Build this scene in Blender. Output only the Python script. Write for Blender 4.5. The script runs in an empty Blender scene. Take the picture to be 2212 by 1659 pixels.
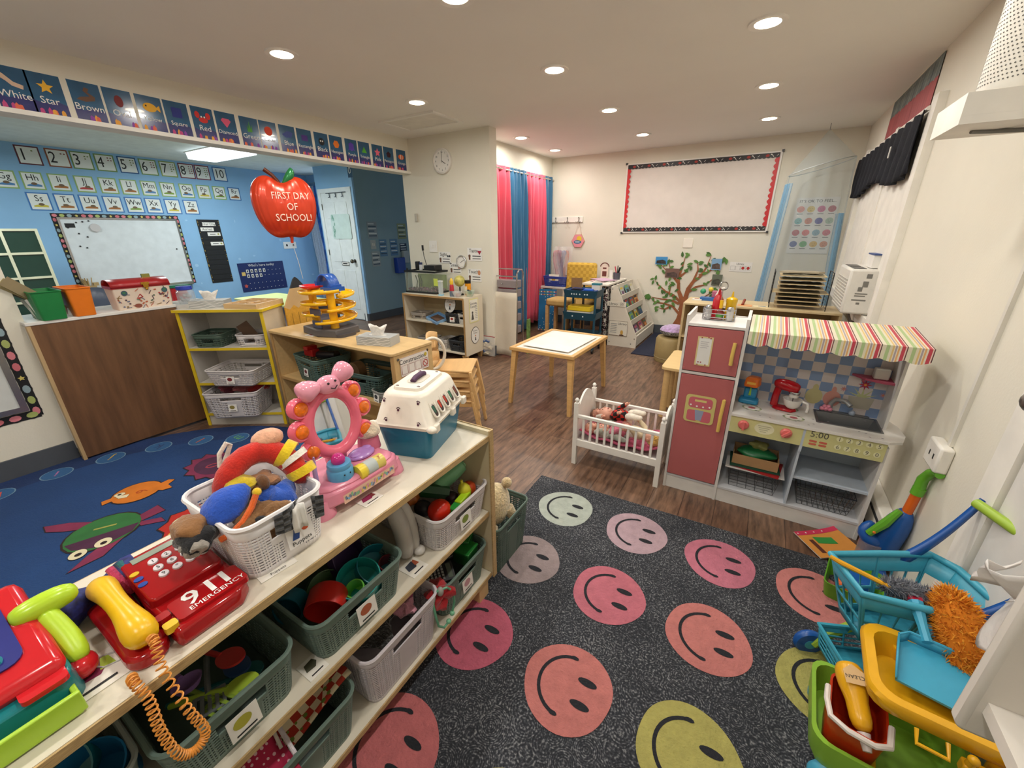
import bpy, math, random
from mathutils import Vector, Matrix, Euler
R=random.Random(7)
SC=bpy.context.scene
COL=SC.collection
PI=math.pi
# ---------------------------------------------------------------- camera, world, exposure
def camera():
    f,pitch,roll,yaw=872.0,.3611,-.0087,.5435
    fw=Vector((-math.sin(yaw)*math.cos(pitch),math.cos(yaw)*math.cos(pitch),-math.sin(pitch)))
    rt=Vector((math.cos(yaw),math.sin(yaw),0)); up=rt.cross(fw)
    c,s=math.cos(roll),math.sin(roll)
    r2=c*rt+s*up; u2=-s*rt+c*up
    cd=bpy.data.cameras.new('camera'); cam=bpy.data.objects.new('camera',cd); COL.objects.link(cam)
    cd.sensor_width=36; cd.lens=f/2212*36; cd.clip_start=.02
    m=Matrix((r2,u2,-fw)).transposed().to_4x4(); m.translation=(0,0,1.4); cam.matrix_world=m
    SC.camera=cam
camera()
W=bpy.data.worlds.new('world'); SC.world=W; W.use_nodes=True
W.node_tree.nodes['Background'].inputs[0].default_value=(.62,.78,1,1)
W.node_tree.nodes['Background'].inputs[1].default_value=1.2
SC.view_settings.view_transform='Standard'; SC.view_settings.look='None'; SC.view_settings.gamma=1
SC.view_settings.use_curve_mapping=False; SC.view_settings.exposure=0.0
SC.cycles.max_bounces=8; SC.cycles.diffuse_bounces=5
def area(name,loc,size,power,col,rot=(0,0,0),sy=None):
    l=bpy.data.lights.new(name,'AREA'); l.energy=power; l.color=col; l.size=size
    if sy: l.shape='RECTANGLE'; l.size_y=sy
    else: l.shape='DISK'
    o=bpy.data.objects.new(name,l); o.location=loc; o.rotation_euler=rot; COL.objects.link(o); return o
LIGHTS=[(-1.4,1.85),(-2.65,1.8),(-1.4,2.89),(-.2,2.89),(-2.65,2.93),(-1.4,4.01),(-.2,4.02),(-.2,5.12),(-1.4,5.15),(-2.6,4.55),(-2.6,5.44),
        (-.2,1.83),(-1.4,.72),(-2.65,.72),(-.2,.72),(-1.4,-.5),(-2.65,-.5),(-.2,-.5)]
for x,y in LIGHTS: area('recessed_lamp',(x,y,2.352),.13,7.7,(1,.98,.925))
area('fluorescent_lamp',(-6.1,3.07,2.28),.95,36,(.90,.98,.97),sy=.3)
area('fluorescent_lamp',(-6.1,.6,2.28),.95,36,(.90,.98,.97),sy=.3)
# ---------------------------------------------------------------- materials
def lin(h):
    h=h.lstrip('#'); v=[int(h[i:i+2],16)/255 for i in (0,2,4)]
    return tuple((c/12.92 if c<=.04045 else ((c+.055)/1.055)**2.4) for c in v)+(1,)
MATS={}
def mat(h,rough=.5,metal=0,noise=None,bump=None,emit=0,trans=0,alpha=1,spec=.5,key=None,coat=0,sheen=0):
    k=(h,rough,metal,noise,bump,emit,trans,alpha,spec,coat,sheen)
    if k in MATS: return MATS[k]
    m=bpy.data.materials.new(key or 'm_'+h.strip('#')); m.use_nodes=True; MATS[k]=m
    nt=m.node_tree; b=nt.nodes['Principled BSDF']; c=lin(h)
    b.inputs['Base Color'].default_value=c; b.inputs['Roughness'].default_value=rough; b.inputs['Metallic'].default_value=metal
    b.inputs['Specular IOR Level'].default_value=spec; b.inputs['Coat Weight'].default_value=coat; b.inputs['Sheen Weight'].default_value=sheen
    if trans: b.inputs['Transmission Weight'].default_value=trans; b.inputs['IOR'].default_value=1.3
    if alpha<1: b.inputs['Alpha'].default_value=alpha
    if emit: b.inputs['Emission Color'].default_value=c; b.inputs['Emission Strength'].default_value=emit
    tc=nt.nodes.new('ShaderNodeTexCoord')
    if noise is None: noise=(9,.06)
    if noise:
        mp=nt.nodes.new('ShaderNodeMapping'); nt.links.new(tc.outputs['Object'],mp.inputs[0])
        if len(noise)>2: mp.inputs['Scale'].default_value=noise[2]
        n=nt.nodes.new('ShaderNodeTexNoise'); n.inputs['Scale'].default_value=noise[0]; n.inputs['Detail'].default_value=5
        nt.links.new(mp.outputs[0],n.inputs['Vector'])
        r=nt.nodes.new('ShaderNodeValToRGB'); nt.links.new(n.outputs['Fac'],r.inputs[0]); a=noise[1]
        r.color_ramp.elements[0].position=.3; r.color_ramp.elements[1].position=.7
        r.color_ramp.elements[0].color=tuple(x*(1-a) for x in c[:3])+(1,)
        r.color_ramp.elements[1].color=tuple(min(1,x*(1+a)) for x in c[:3])+(1,)
        nt.links.new(r.outputs[0],b.inputs['Base Color'])
    if bump:
        n2=nt.nodes.new('ShaderNodeTexNoise'); n2.inputs['Scale'].default_value=bump[0]; n2.inputs['Detail'].default_value=4
        nt.links.new(tc.outputs['Object'],n2.inputs['Vector'])
        bp=nt.nodes.new('ShaderNodeBump'); bp.inputs['Strength'].default_value=bump[1]; bp.inputs['Distance'].default_value=.01
        nt.links.new(n2.outputs['Fac'],bp.inputs['Height']); nt.links.new(bp.outputs[0],b.inputs['Normal'])
    return m
def plastic(h,r=.3): return mat(h,r,noise=(30,.03))
def matte(h): return mat(h,.85,noise=(25,.06))
def cloth(h): return mat(h,.95,noise=(60,.14),bump=(220,.35),sheen=.3)
def paper(h): return mat(h,.6,noise=(8,.03))
def fur(h): return mat(h,1,noise=(45,.3),bump=(120,1),sheen=.6)
def wood(h,amt=.12,sc=(1,14,14),r=.45): return mat(h,r,noise=(5,amt,sc))
def metal(h='#b8b8b8',r=.25): return mat(h,r,1,noise=False)
def glass(h='#ffffff',a=.25): return mat(h,.05,noise=False,alpha=a,spec=.8)
# ---------------------------------------------------------------- mesh builder
def rrect(w,d,r,n=4):
    "rounded rectangle outline centred on 0,0"
    p=[]
    for cx,cy,a0 in ((w/2-r,d/2-r,0),(-w/2+r,d/2-r,90),(-w/2+r,-d/2+r,180),(w/2-r,-d/2+r,270)):
        for i in range(n+1):
            a=math.radians(a0+90*i/n); p.append((cx+r*math.cos(a),cy+r*math.sin(a)))
    return p
def ell(rx,ry=None,cx=0,cy=0,n=20,a0=0,a1=360):
    ry=ry or rx; m=n if a1-a0>=360 else n+1
    return [(cx+rx*math.cos(math.radians(a0+(a1-a0)*i/n)),cy+ry*math.sin(math.radians(a0+(a1-a0)*i/n))) for i in range(m)]
def star(r,r2,k=5,cx=0,cy=0,a0=90): return [(cx+(r if i%2==0 else r2)*math.cos(math.radians(a0+180*i/k)),cy+(r if i%2==0 else r2)*math.sin(math.radians(a0+180*i/k))) for i in range(2*k)]
def rot2(p,a,cx=0,cy=0):
    a=math.radians(a);c,s=math.cos(a),math.sin(a); return [(cx+x*c-y*s,cy+x*s+y*c) for x,y in p]
def scallop(x0,x1,y0,y1,n,amp,side='x'):
    "outline whose lower edge (y0) is scalloped"
    p=[(x0,y1)]
    for i in range(n):
        for j in range(6):
            t=(i+j/6)/n; p.append((x0+(x1-x0)*t,y0-amp*abs(math.sin(PI*j/6))))
    p+= [(x1,y0),(x1,y1)]
    return p
_TX={}
def text_geo(s):
    if s in _TX: return _TX[s]
    cu=bpy.data.curves.new('t','FONT'); cu.body=s; cu.size=1; cu.resolution_u=2; cu.align_x='CENTER'; cu.align_y='CENTER'
    o=bpy.data.objects.new('t',cu); COL.objects.link(o)
    me=o.evaluated_get(bpy.context.evaluated_depsgraph_get()).to_mesh()
    vs=[tuple(v.co) for v in me.vertices]; fs=[tuple(p.vertices) for p in me.polygons]
    bpy.data.objects.remove(o); bpy.data.curves.remove(cu)
    _TX[s]=(vs,fs); return _TX[s]
class B:
    def __init__(s,m=None): s.v=[];s.f=[];s.k=[];s.ms=[];s.c=0;s.n=0;s.T=Matrix()
    def m(s,mt):
        if mt not in s.ms: s.ms.append(mt)
        s.c=s.ms.index(mt); return s
    def at(s,loc=(0,0,0),rot=(0,0,0),sc=1):
        s.T=Matrix.LocRotScale(Vector(loc),Euler([math.radians(a) for a in rot]),Vector((sc,sc,sc)) if not hasattr(sc,'__len__') else Vector(sc)); return s
    def add(s,vs,fs):
        o=len(s.v); s.v+= [tuple(s.T@Vector(p)) for p in vs]
        s.f+=[tuple(i+o for i in f) for f in fs]; s.k+=[s.c]*len(fs); return s
    def box(s,x0,x1,y0,y1,z0,z1):
        s.n+=1; e=(s.n%9)*.00005; x0+=e; x1-=e; y0+=e; y1-=e; z0+=e; z1-=e
        return s.add([(x0,y0,z0),(x1,y0,z0),(x1,y1,z0),(x0,y1,z0),(x0,y0,z1),(x1,y0,z1),(x1,y1,z1),(x0,y1,z1)],
          [(0,3,2,1),(4,5,6,7),(0,1,5,4),(1,2,6,5),(2,3,7,6),(3,0,4,7)])
    def cb(s,c,w,d,h): return s.box(c[0]-w/2,c[0]+w/2,c[1]-d/2,c[1]+d/2,c[2],c[2]+h)
    def prism(s,p,z0,z1,inset=1.0):
        n=len(p); cx=sum(a for a,b in p)/n; cy=sum(b for a,b in p)/n
        return s.add([(x,y,z0) for x,y in p]+[(cx+(x-cx)*inset,cy+(y-cy)*inset,z1) for x,y in p],
          [tuple(range(n-1,-1,-1)),tuple(range(n,2*n))]+[(i,(i+1)%n,n+(i+1)%n,n+i) for i in range(n)])
    def flat(s,p,z=0):
        s.n+=1; z+=.000004*s.n; return s.add([(x,y,z) for x,y in p],[tuple(range(len(p)))])
    def rect(s,x0,x1,y0,y1,z=0): return s.flat([(x0,y0),(x1,y0),(x1,y1),(x0,y1)],z)
    def frame(s,x0,x1,y0,y1,t,z0,z1):
        for a in ((x0,x1,y0,y0+t),(x0,x1,y1-t,y1),(x0,x0+t,y0+t,y1-t),(x1-t,x1,y0+t,y1-t)): s.box(a[0],a[1],a[2],a[3],z0,z1)
        return s
    def ring(s,p,q,r0,r1,n,cap):
        p,q=Vector(p),Vector(q); d=(q-p); L=d.length; d=d/L if L else Vector((0,0,1))
        a=d.orthogonal().normalized(); b=d.cross(a); vs=[]
        for c,r in ((p,r0),(q,r1)):
            for i in range(n):
                t=2*PI*i/n; vs.append(tuple(c+a*(r*math.cos(t))+b*(r*math.sin(t))))
        fs=[(i,(i+1)%n,n+(i+1)%n,n+i) for i in range(n)]
        if cap: fs+=[tuple(range(n-1,-1,-1)),tuple(range(n,2*n))]
        return s.add(vs,fs)
    def cyl(s,p,q,r,r2=None,n=14,cap=True): return s.ring(p,q,r,r if r2 is None else r2,n,cap)
    def tube(s,pts,r,n=8,closed=False):
        P=[Vector(p) for p in pts]; N=len(P); rr=r if hasattr(r,'__len__') else [r]*N; vs=[]; u=None
        for i in range(N):
            t=(P[(i+1)%N]-P[i-1]) if closed else (P[min(i+1,N-1)]-P[max(i-1,0)])
            t=t.normalized() if t.length>1e-9 else Vector((0,0,1))
            u=(u-t*u.dot(t)) if u else t.orthogonal()
            if u.length<1e-6: u=t.orthogonal()
            u.normalize(); w=t.cross(u)
            for k in range(n):
                a=2*PI*k/n; vs.append(tuple(P[i]+(u*math.cos(a)+w*math.sin(a))*rr[i]))
        fs=[(i*n+k,i*n+(k+1)%n,((i+1)%N)*n+(k+1)%n,((i+1)%N)*n+k) for i in range(N if closed else N-1) for k in range(n)]
        if not closed: fs+=[tuple(range(n-1,-1,-1)),tuple(range((N-1)*n,N*n))]
        return s.add(vs,fs)
    def lathe(s,prof,c=(0,0,0),n=20,sx=1,sy=1,a0=0,a1=360):
        full=a1-a0>=360; m=n if full else n+1; vs=[]
        for r,z in prof:
            for i in range(m):
                a=math.radians(a0+(a1-a0)*i/n); vs.append((c[0]+r*sx*math.cos(a),c[1]+r*sy*math.sin(a),c[2]+z))
        fs=[(j*m+i,j*m+(i+1)%m,(j+1)*m+(i+1)%m,(j+1)*m+i) for j in range(len(prof)-1) for i in range(n)]
        if full:
            if prof[0][0]>1e-6: fs.append(tuple(range(m-1,-1,-1)))
            if prof[-1][0]>1e-6: fs.append(tuple(range((len(prof)-1)*m,len(prof)*m)))
        return s.add(vs,fs)
    def cup(s,prof,t,c=(0,0,0),n=22,sx=1,sy=1):
        "open vessel: outside profile then inside profile"
        return s.lathe([(.0001,prof[0][1])]+prof+[(max(r-t,.0005),z+(t if i==len(prof)-1 else 0)) for i,(r,z) in reversed(list(enumerate(reversed(prof[::-1]))))][::1]+[(.0001,prof[0][1]+t)],c,n,sx,sy)
    def ball(s,c,rx,ry=None,rz=None,n=14,m=9):
        ry=ry or rx; rz=rz or rx
        pr=[(math.sin(PI*j/m)+1e-5,-math.cos(PI*j/m)) for j in range(m+1)]
        vs=[];
        for r,z in pr:
            for i in range(n):
                a=2*PI*i/n; vs.append((c[0]+rx*r*math.cos(a),c[1]+ry*r*math.sin(a),c[2]+rz*z))
        return s.add(vs,[(j*n+i,j*n+(i+1)%n,(j+1)*n+(i+1)%n,(j+1)*n+i) for j in range(m) for i in range(n)])
    def grid(s,fn,nu,nv,cu=False,skip=None):
        m=nu if cu else nu+1
        vs=[fn(i/nu,j/nv) for j in range(nv+1) for i in range(m)]
        return s.add(vs,[(j*m+i,j*m+(i+1)%m,(j+1)*m+(i+1)%m,(j+1)*m+i) for j in range(nv) for i in range(nu) if not(skip and skip(i,j))])
    def text(s,t,size,x=0,y=0,z=.0006,rot=0,sx=1):
        s.n+=1; z+=.000004*s.n
        vs,fs=text_geo(t); a=math.radians(rot); c,d=math.cos(a),math.sin(a)
        return s.add([(x+(vx*sx*c-vy*d)*size,y+(vx*sx*d+vy*c)*size,z) for vx,vy,vz in vs],fs)
    def ob(s,name,parent=None,loc=None,rot=None,smooth=40,bevel=0,solid=0,sub=0,**kw):
        me=bpy.data.meshes.new(name); me.from_pydata(s.v,[],s.f); 
        for mt in (s.ms or [matte('#cccccc')]): me.materials.append(mt)
        me.polygons.foreach_set('material_index',s.k); me.validate(); me.update()
        o=bpy.data.objects.new(name,me); COL.objects.link(o)
        if parent: o.parent=parent
        if loc: o.location=loc
        if rot: o.rotation_euler=[math.radians(a) for a in rot]
        if solid: md=o.modifiers.new('s','SOLIDIFY'); md.thickness=solid; md.offset=0
        if bevel: md=o.modifiers.new('b','BEVEL'); md.width=bevel; md.segments=2; md.limit_method='ANGLE'
        if sub: md=o.modifiers.new('u','SUBSURF'); md.levels=sub; md.render_levels=sub
        if smooth:
            me.polygons.foreach_set('use_smooth',[True]*len(me.polygons))
            if not sub: me.set_sharp_from_angle(angle=math.radians(smooth))
        for k,v in kw.items():
            if v: o[k]=v
        return o
def thing(name,label,category,loc=(0,0,0),rz=0,group=None,rot=None):
    o=bpy.data.objects.new(name,None); COL.objects.link(o); o.empty_display_size=.05
    o.location=loc; o.rotation_euler=[math.radians(a) for a in (rot or (0,0,rz))]
    o['label']=label; o['category']=category
    if group: o['group']=group
    return o
def dup(root,loc,rz=None,label=None,rot=None,group=None):
    def cp(o,par):
        c=o.copy(); COL.objects.link(c)
        if par: c.parent=par
        for ch in list(o.children): cp(ch,c)
        return c
    r=cp(root,None); r.location=loc
    if rz is not None: r.rotation_euler=(0,0,math.radians(rz))
    if rot is not None: r.rotation_euler=[math.radians(a) for a in rot]
    if label: r['label']=label
    if group: r['group']=group
    return r
FL=(90,0,90); FB=(90,0,0); FR=(90,0,-90)   # frames for things on walls facing +X, -Y, -X: local x right, y up, z out
WHT=paper('#e9e6e0'); INK=paper('#1c1c1e')
# ---------------------------------------------------------------- the room
WALL=mat('#e1dccd',.75,noise=(3,.02),bump=(90,.06)); CEIL=mat('#efede6',.85,noise=(2,.015)); BLUE=mat('#88b4da',.7,noise=(3,.04)); BLUE_SHADED=mat('#86a2b2',.7,noise=(3,.03))  # corridor walls: same blue paint, greyed to put their shade into the colour
BASE=mat('#4b4f56',.6); TRIM=mat('#ebe7de',.5)
def st(b,name,**k): return b.ob(name,kind='structure',smooth=0,**k)
def floor_mat():
    m=bpy.data.materials.new('plank_floor'); m.use_nodes=True; nt=m.node_tree; b=nt.nodes['Principled BSDF']
    tc=nt.nodes.new('ShaderNodeTexCoord'); mp=nt.nodes.new('ShaderNodeMapping'); mp.inputs['Rotation'].default_value=(0,0,PI/2)
    nt.links.new(tc.outputs['Object'],mp.inputs[0])
    br=nt.nodes.new('ShaderNodeTexBrick'); br.inputs['Scale'].default_value=1; br.inputs['Brick Width'].default_value=1.2; br.inputs['Row Height'].default_value=.16
    br.inputs['Mortar Size'].default_value=.002; br.inputs['Color1'].default_value=lin('#6b5040'); br.inputs['Color2'].default_value=lin('#7e6350'); br.inputs['Mortar'].default_value=lin('#4a372c')
    br.inputs['Bias'].default_value=0; nt.links.new(mp.outputs[0],br.inputs[0])
    m2=nt.nodes.new('ShaderNodeMapping'); m2.inputs['Scale'].default_value=(9,1.3,1); nt.links.new(tc.outputs['Object'],m2.inputs[0])
    n=nt.nodes.new('ShaderNodeTexNoise'); n.inputs['Scale'].default_value=4; n.inputs['Detail'].default_value=8; n.inputs['Roughness'].default_value=.65; nt.links.new(m2.outputs[0],n.inputs[0])
    r=nt.nodes.new('ShaderNodeValToRGB'); r.color_ramp.elements[0].color=(.35,.33,.33,1); r.color_ramp.elements[1].color=(1.35,1.3,1.25,1); r.color_ramp.elements[0].position=.33; r.color_ramp.elements[1].position=.68
    nt.links.new(n.outputs[0],r.inputs[0])
    mx=nt.nodes.new('ShaderNodeMix'); mx.data_type='RGBA'; mx.blend_type='MULTIPLY'; mx.inputs[0].default_value=1
    nt.links.new(br.outputs[0],mx.inputs[6]); nt.links.new(r.outputs[0],mx.inputs[7]); nt.links.new(mx.outputs[2],b.inputs['Base Color'])
    b.inputs['Roughness'].default_value=.36
    bp=nt.nodes.new('ShaderNodeBump'); bp.inputs['Strength'].default_value=.15; bp.inputs['Distance'].default_value=.004; nt.links.new(n.outputs[0],bp.inputs['Height']); nt.links.new(bp.outputs[0],b.inputs['Normal'])
    return m
H=2.39
st(B().m(floor_mat()).box(-7.6,.8,-1.7,6.7,-.05,0),'floor')
st(B().m(CEIL).box(-3.78,.8,-1.7,6.7,H,H+.08),'ceiling')
st(B().m(mat('#dfe6e0',.85)).box(-7.6,-3.78,-1.7,6.7,H,H+.08),'ceiling_blue_room')
st(B().m(WALL).box(.70,.8,-1.7,6.15,0,H),'wall_right')
st(B().m(WALL).box(-3.9,.7,6.04,6.14,0,H),'wall_back')
st(B().m(WALL).box(-7.6,.7,-1.7,-1.6,0,H),'wall_front')
b=B().m(WALL); b.box(-3.84,-3.72,-1.6,.545,0,H); b.box(-3.84,-3.72,.545,3.9,2.06,H); st(b,'wall_left')
st(B().m(WALL).box(-3.84,-2.6,3.9,4.03,0,H),'wall_pillar')
b=B().m(WALL); b.box(-3.0,-2.92,4.03,6.04,2.13,H); st(b,'wall_closet_header')
st(B().m(WALL).box(-3.84,-3.76,4.03,6.04,0,H),'wall_closet')
st(B().m(BLUE).box(-7.6,-7.5,-1.6,5.25,0,H),'wall_blue')
b=B().m(BLUE); b.box(-7.5,-7.25,5.15,5.25,0,H); b.box(-6.55,-6.35,5.15,5.25,0,H); b.box(-7.25,-6.55,5.15,5.25,2.1,H); b.box(-7.25,-6.55,5.15,5.25,0,.5); st(b,'wall_window')
b=B().m(BLUE); b.box(-6.45,-5.62,4.575,4.63,0,H); b.box(-6.45,-6.40,4.63,5.15,0,H);st(b,'wall_door')
st(B().m(BLUE_SHADED).box(-5.62,-5.56,4.575,6.6,0,H),'wall_blue_shaded')
st(B().m(BLUE_SHADED).box(-5.6,-3.84,6.6,6.7,0,H),'wall_corridor')
st(B().m(mat('#8fb8de',.5)).box(-5.625,-5.555,4.568,4.60,.1,H),'trim_1')
b=B().m(TRIM); b.box(-3.86,-3.70,.545,3.9,2.035,2.06); st(b,'trim_2')
# baseboards
for n,a in (('baseboard_left',(-3.72,-3.705,-1.6,.53,0,.13)),('baseboard_back',(-2.9,.7,6.025,6.04,0,.12)),('baseboard_pillar',(-3.72,-2.585,3.885,3.9,0,.12)),
            ('baseboard_corridor',(-5.56,-5.545,4.56,6.6,0,.12)),('baseboard_door',(-5.66,-5.56,4.555,4.567,0,.12)),('baseboard_pillar_end',(-2.6,-2.585,3.9,4.03,0,.12)),('baseboard_blue',(-7.5,-7.485,-1.6,5.15,0,.12))):
    st(B().m(BASE).box(*a),n)
# window on the right wall (behind the valance) and its casing
b=B().m(TRIM); b.box(.66,.70,3.47,3.58,.80,2.1); b.box(.66,.70,5.5,5.6,.80,2.1); b.box(.66,.70,3.47,5.6,.74,.82); b.box(.675,.70,4.44,4.52,.82,2.1)
for y in (3.62,4.55): b.box(.682,.699,y,y+.85,.84,2.08)
st(b,'window_1')
# window in the blue room
b=B().m(TRIM).at((-6.9,5.15,1.3),FB).frame(-.37,.37,-.82,.82,.05,-.06,.02); b.box(-.34,.34,-.02,.02,-.05,0)
w=st(b,'window_2')
B().m(mat('#dff0ff',.3,noise=False,emit=2.2)).box(-7.24,-6.56,5.215,5.225,.5,2.1).ob('window_pane',parent=w)
# doors
d=thing('door_1','','',(-5.985,4.573,0)); del d['label']; del d['category']; d['kind']='structure'
DW=mat('#e4e9ea',.4)
b=B().m(DW); b.box(-.41,-.345,-.02,.0,0,2.06); b.box(.345,.385,-.02,.0,0,2.06); b.box(-.41,.385,-.02,0,2.0,2.06); b.ob('door_frame',parent=d,smooth=0)
b=B().m(DW); b.box(-.345,.345,-.012,0,.01,2.0)
for x in (-.25,.04):
    for z0,z1 in ((.18,.82),(.95,1.5),(1.62,1.86)): b.box(x,x+.21,-.018,-.012,z0,z1)
b.ob('door_panel',parent=d,smooth=0,bevel=.004)
B().m(metal('#6d675c',.3)).ball((.27,-.07,.97),.032).cyl((.27,-.012,.97),(.27,-.06,.97),.012).cyl((.27,-.02,.97),(.27,-.012,.97),.03).ob('door_knob',parent=d)
b=B().m(metal('#6d675c',.4));
for z in (.3,1.05,1.75): b.box(-.352,-.34,-.022,-.012,z,z+.09)
b.ob('hinge',parent=d)
d2=thing('door_2','','',(.70,1.1,0)); del d2['label']; del d2['category']; d2['kind']='structure'
b=B().m(TRIM); b.box(-.03,0,.40,.50,0,2.1); b.box(-.03,0,-.5,-.40,0,2.1); b.box(-.03,0,-.5,.5,2.05,2.13); b.ob('door_frame',parent=d2,smooth=0)
B().m(mat('#dedbd6',.45)).box(-.018,-.002,-.40,.392,.01,2.05).ob('door_panel',parent=d2,smooth=0)
B().m(metal('#999999',.3)).ball((-.07,.33,1.0),.03).cyl((-.018,.33,1.0),(-.06,.33,1.0),.011).ob('door_knob',parent=d2)
# recessed lights
rl=thing('recessed_light','round recessed ceiling light','light',(0,0,2.39)); 
b=B().m(mat('#f2efe8',.5)); b.lathe([(.062,-.001),(.062,-.006),(.090,-.008),(.092,0)],n=28); b.ob('light_trim',parent=rl)
B().m(mat('#fff3dd',.4,noise=False,emit=14)).lathe([(.0001,-.0045),(.064,-.0045)],n=24).ob('light_lens',parent=rl)
LL=['recessed ceiling light above the stacked chairs and pet carrier','recessed ceiling light nearest the card border, leftmost of all','recessed ceiling light in the middle, above the small white table','big recessed ceiling light above the toy kitchen, nearest the camera','recessed ceiling light beside the ceiling hatch',
 'recessed ceiling light in the middle row, between the hatch and the right wall','second recessed ceiling light from the front in the right row','smallest recessed ceiling light of the right row, near the canopy','recessed ceiling light just in front of the bulletin board','recessed ceiling light by the left end of the curtains','recessed ceiling light in the far left corner by the hook rail']
for i,(x,y) in enumerate(LIGHTS):
    lb=LL[i] if i<len(LL) else ('recessed ceiling light whose lower rim shows at the top edge' if i==11 else 'recessed ceiling light over the near half of the room')
    if i==0: rl.location=(x,y,2.39); rl['label']=lb; rl['group']='recessed ceiling lights'
    else: dup(rl,(x,y,2.39),label=lb)
fl=thing('fluorescent_light','glowing rectangular fluorescent ceiling fixture in the blue room','light',(-6.1,3.07,2.39))
B().m(mat('#e6f2ff',.4,noise=False,emit=3.2)).prism(rrect(1.05,.34,.05),-.08,-.01,1.03).ob('diffuser',parent=fl)
B().m(TRIM).box(-.54,.54,-.18,.18,-.012,0).ob('housing',parent=fl)
h=thing('attic_hatch','flat grey hatch panel with raised rim in the ceiling near the pillar','hatch',(-3.04,3.39,2.39))
B().m(CEIL).frame(-.34,.34,-.21,.21,.03,-.015,0).ob('hatch_rim',parent=h,smooth=0)
B().m(mat('#e4e0d6',.8)).box(-.31,.31,-.18,.18,-.006,0).ob('hatch_panel',parent=h,smooth=0)
# baseboard heater along the right wall
h=thing('baseboard_heater','white baseboard heater with dark slots low beside the toy kitchen','heater',(.70,3.1,0))
B().m(TRIM).box(-.055,0,-1.1,.8,.02,.20).ob('heater_cover',parent=h,bevel=.006)
B().m(mat('#26282b',.6)).box(-.058,-.05,-1.09,.79,.045,.062).box(-.058,-.05,-1.09,.79,.15,.165).ob('heater_slot',parent=h,smooth=0)
r=thing('cable_raceway','thin white cable channel running down the right wall to a box','cable channel',(.70,1.92,0))
B().m(mat('#dad6cc',.5)).box(-.012,0,-.01,.01,.66,2.39).ob('channel',parent=r)
r=thing('outlet_box','white surface mounted outlet box on the wall above the toy vacuum','outlet',(.70,1.93,.56))
B().m(TRIM).box(-.04,0,-.055,.07,0,.1).ob('box',parent=r,bevel=.008)
B().m(INK).box(-.041,-.039,-.02,-.012,.04,.06).box(-.041,-.039,.02,.028,.04,.06).ob('socket_slot',parent=r)
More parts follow.
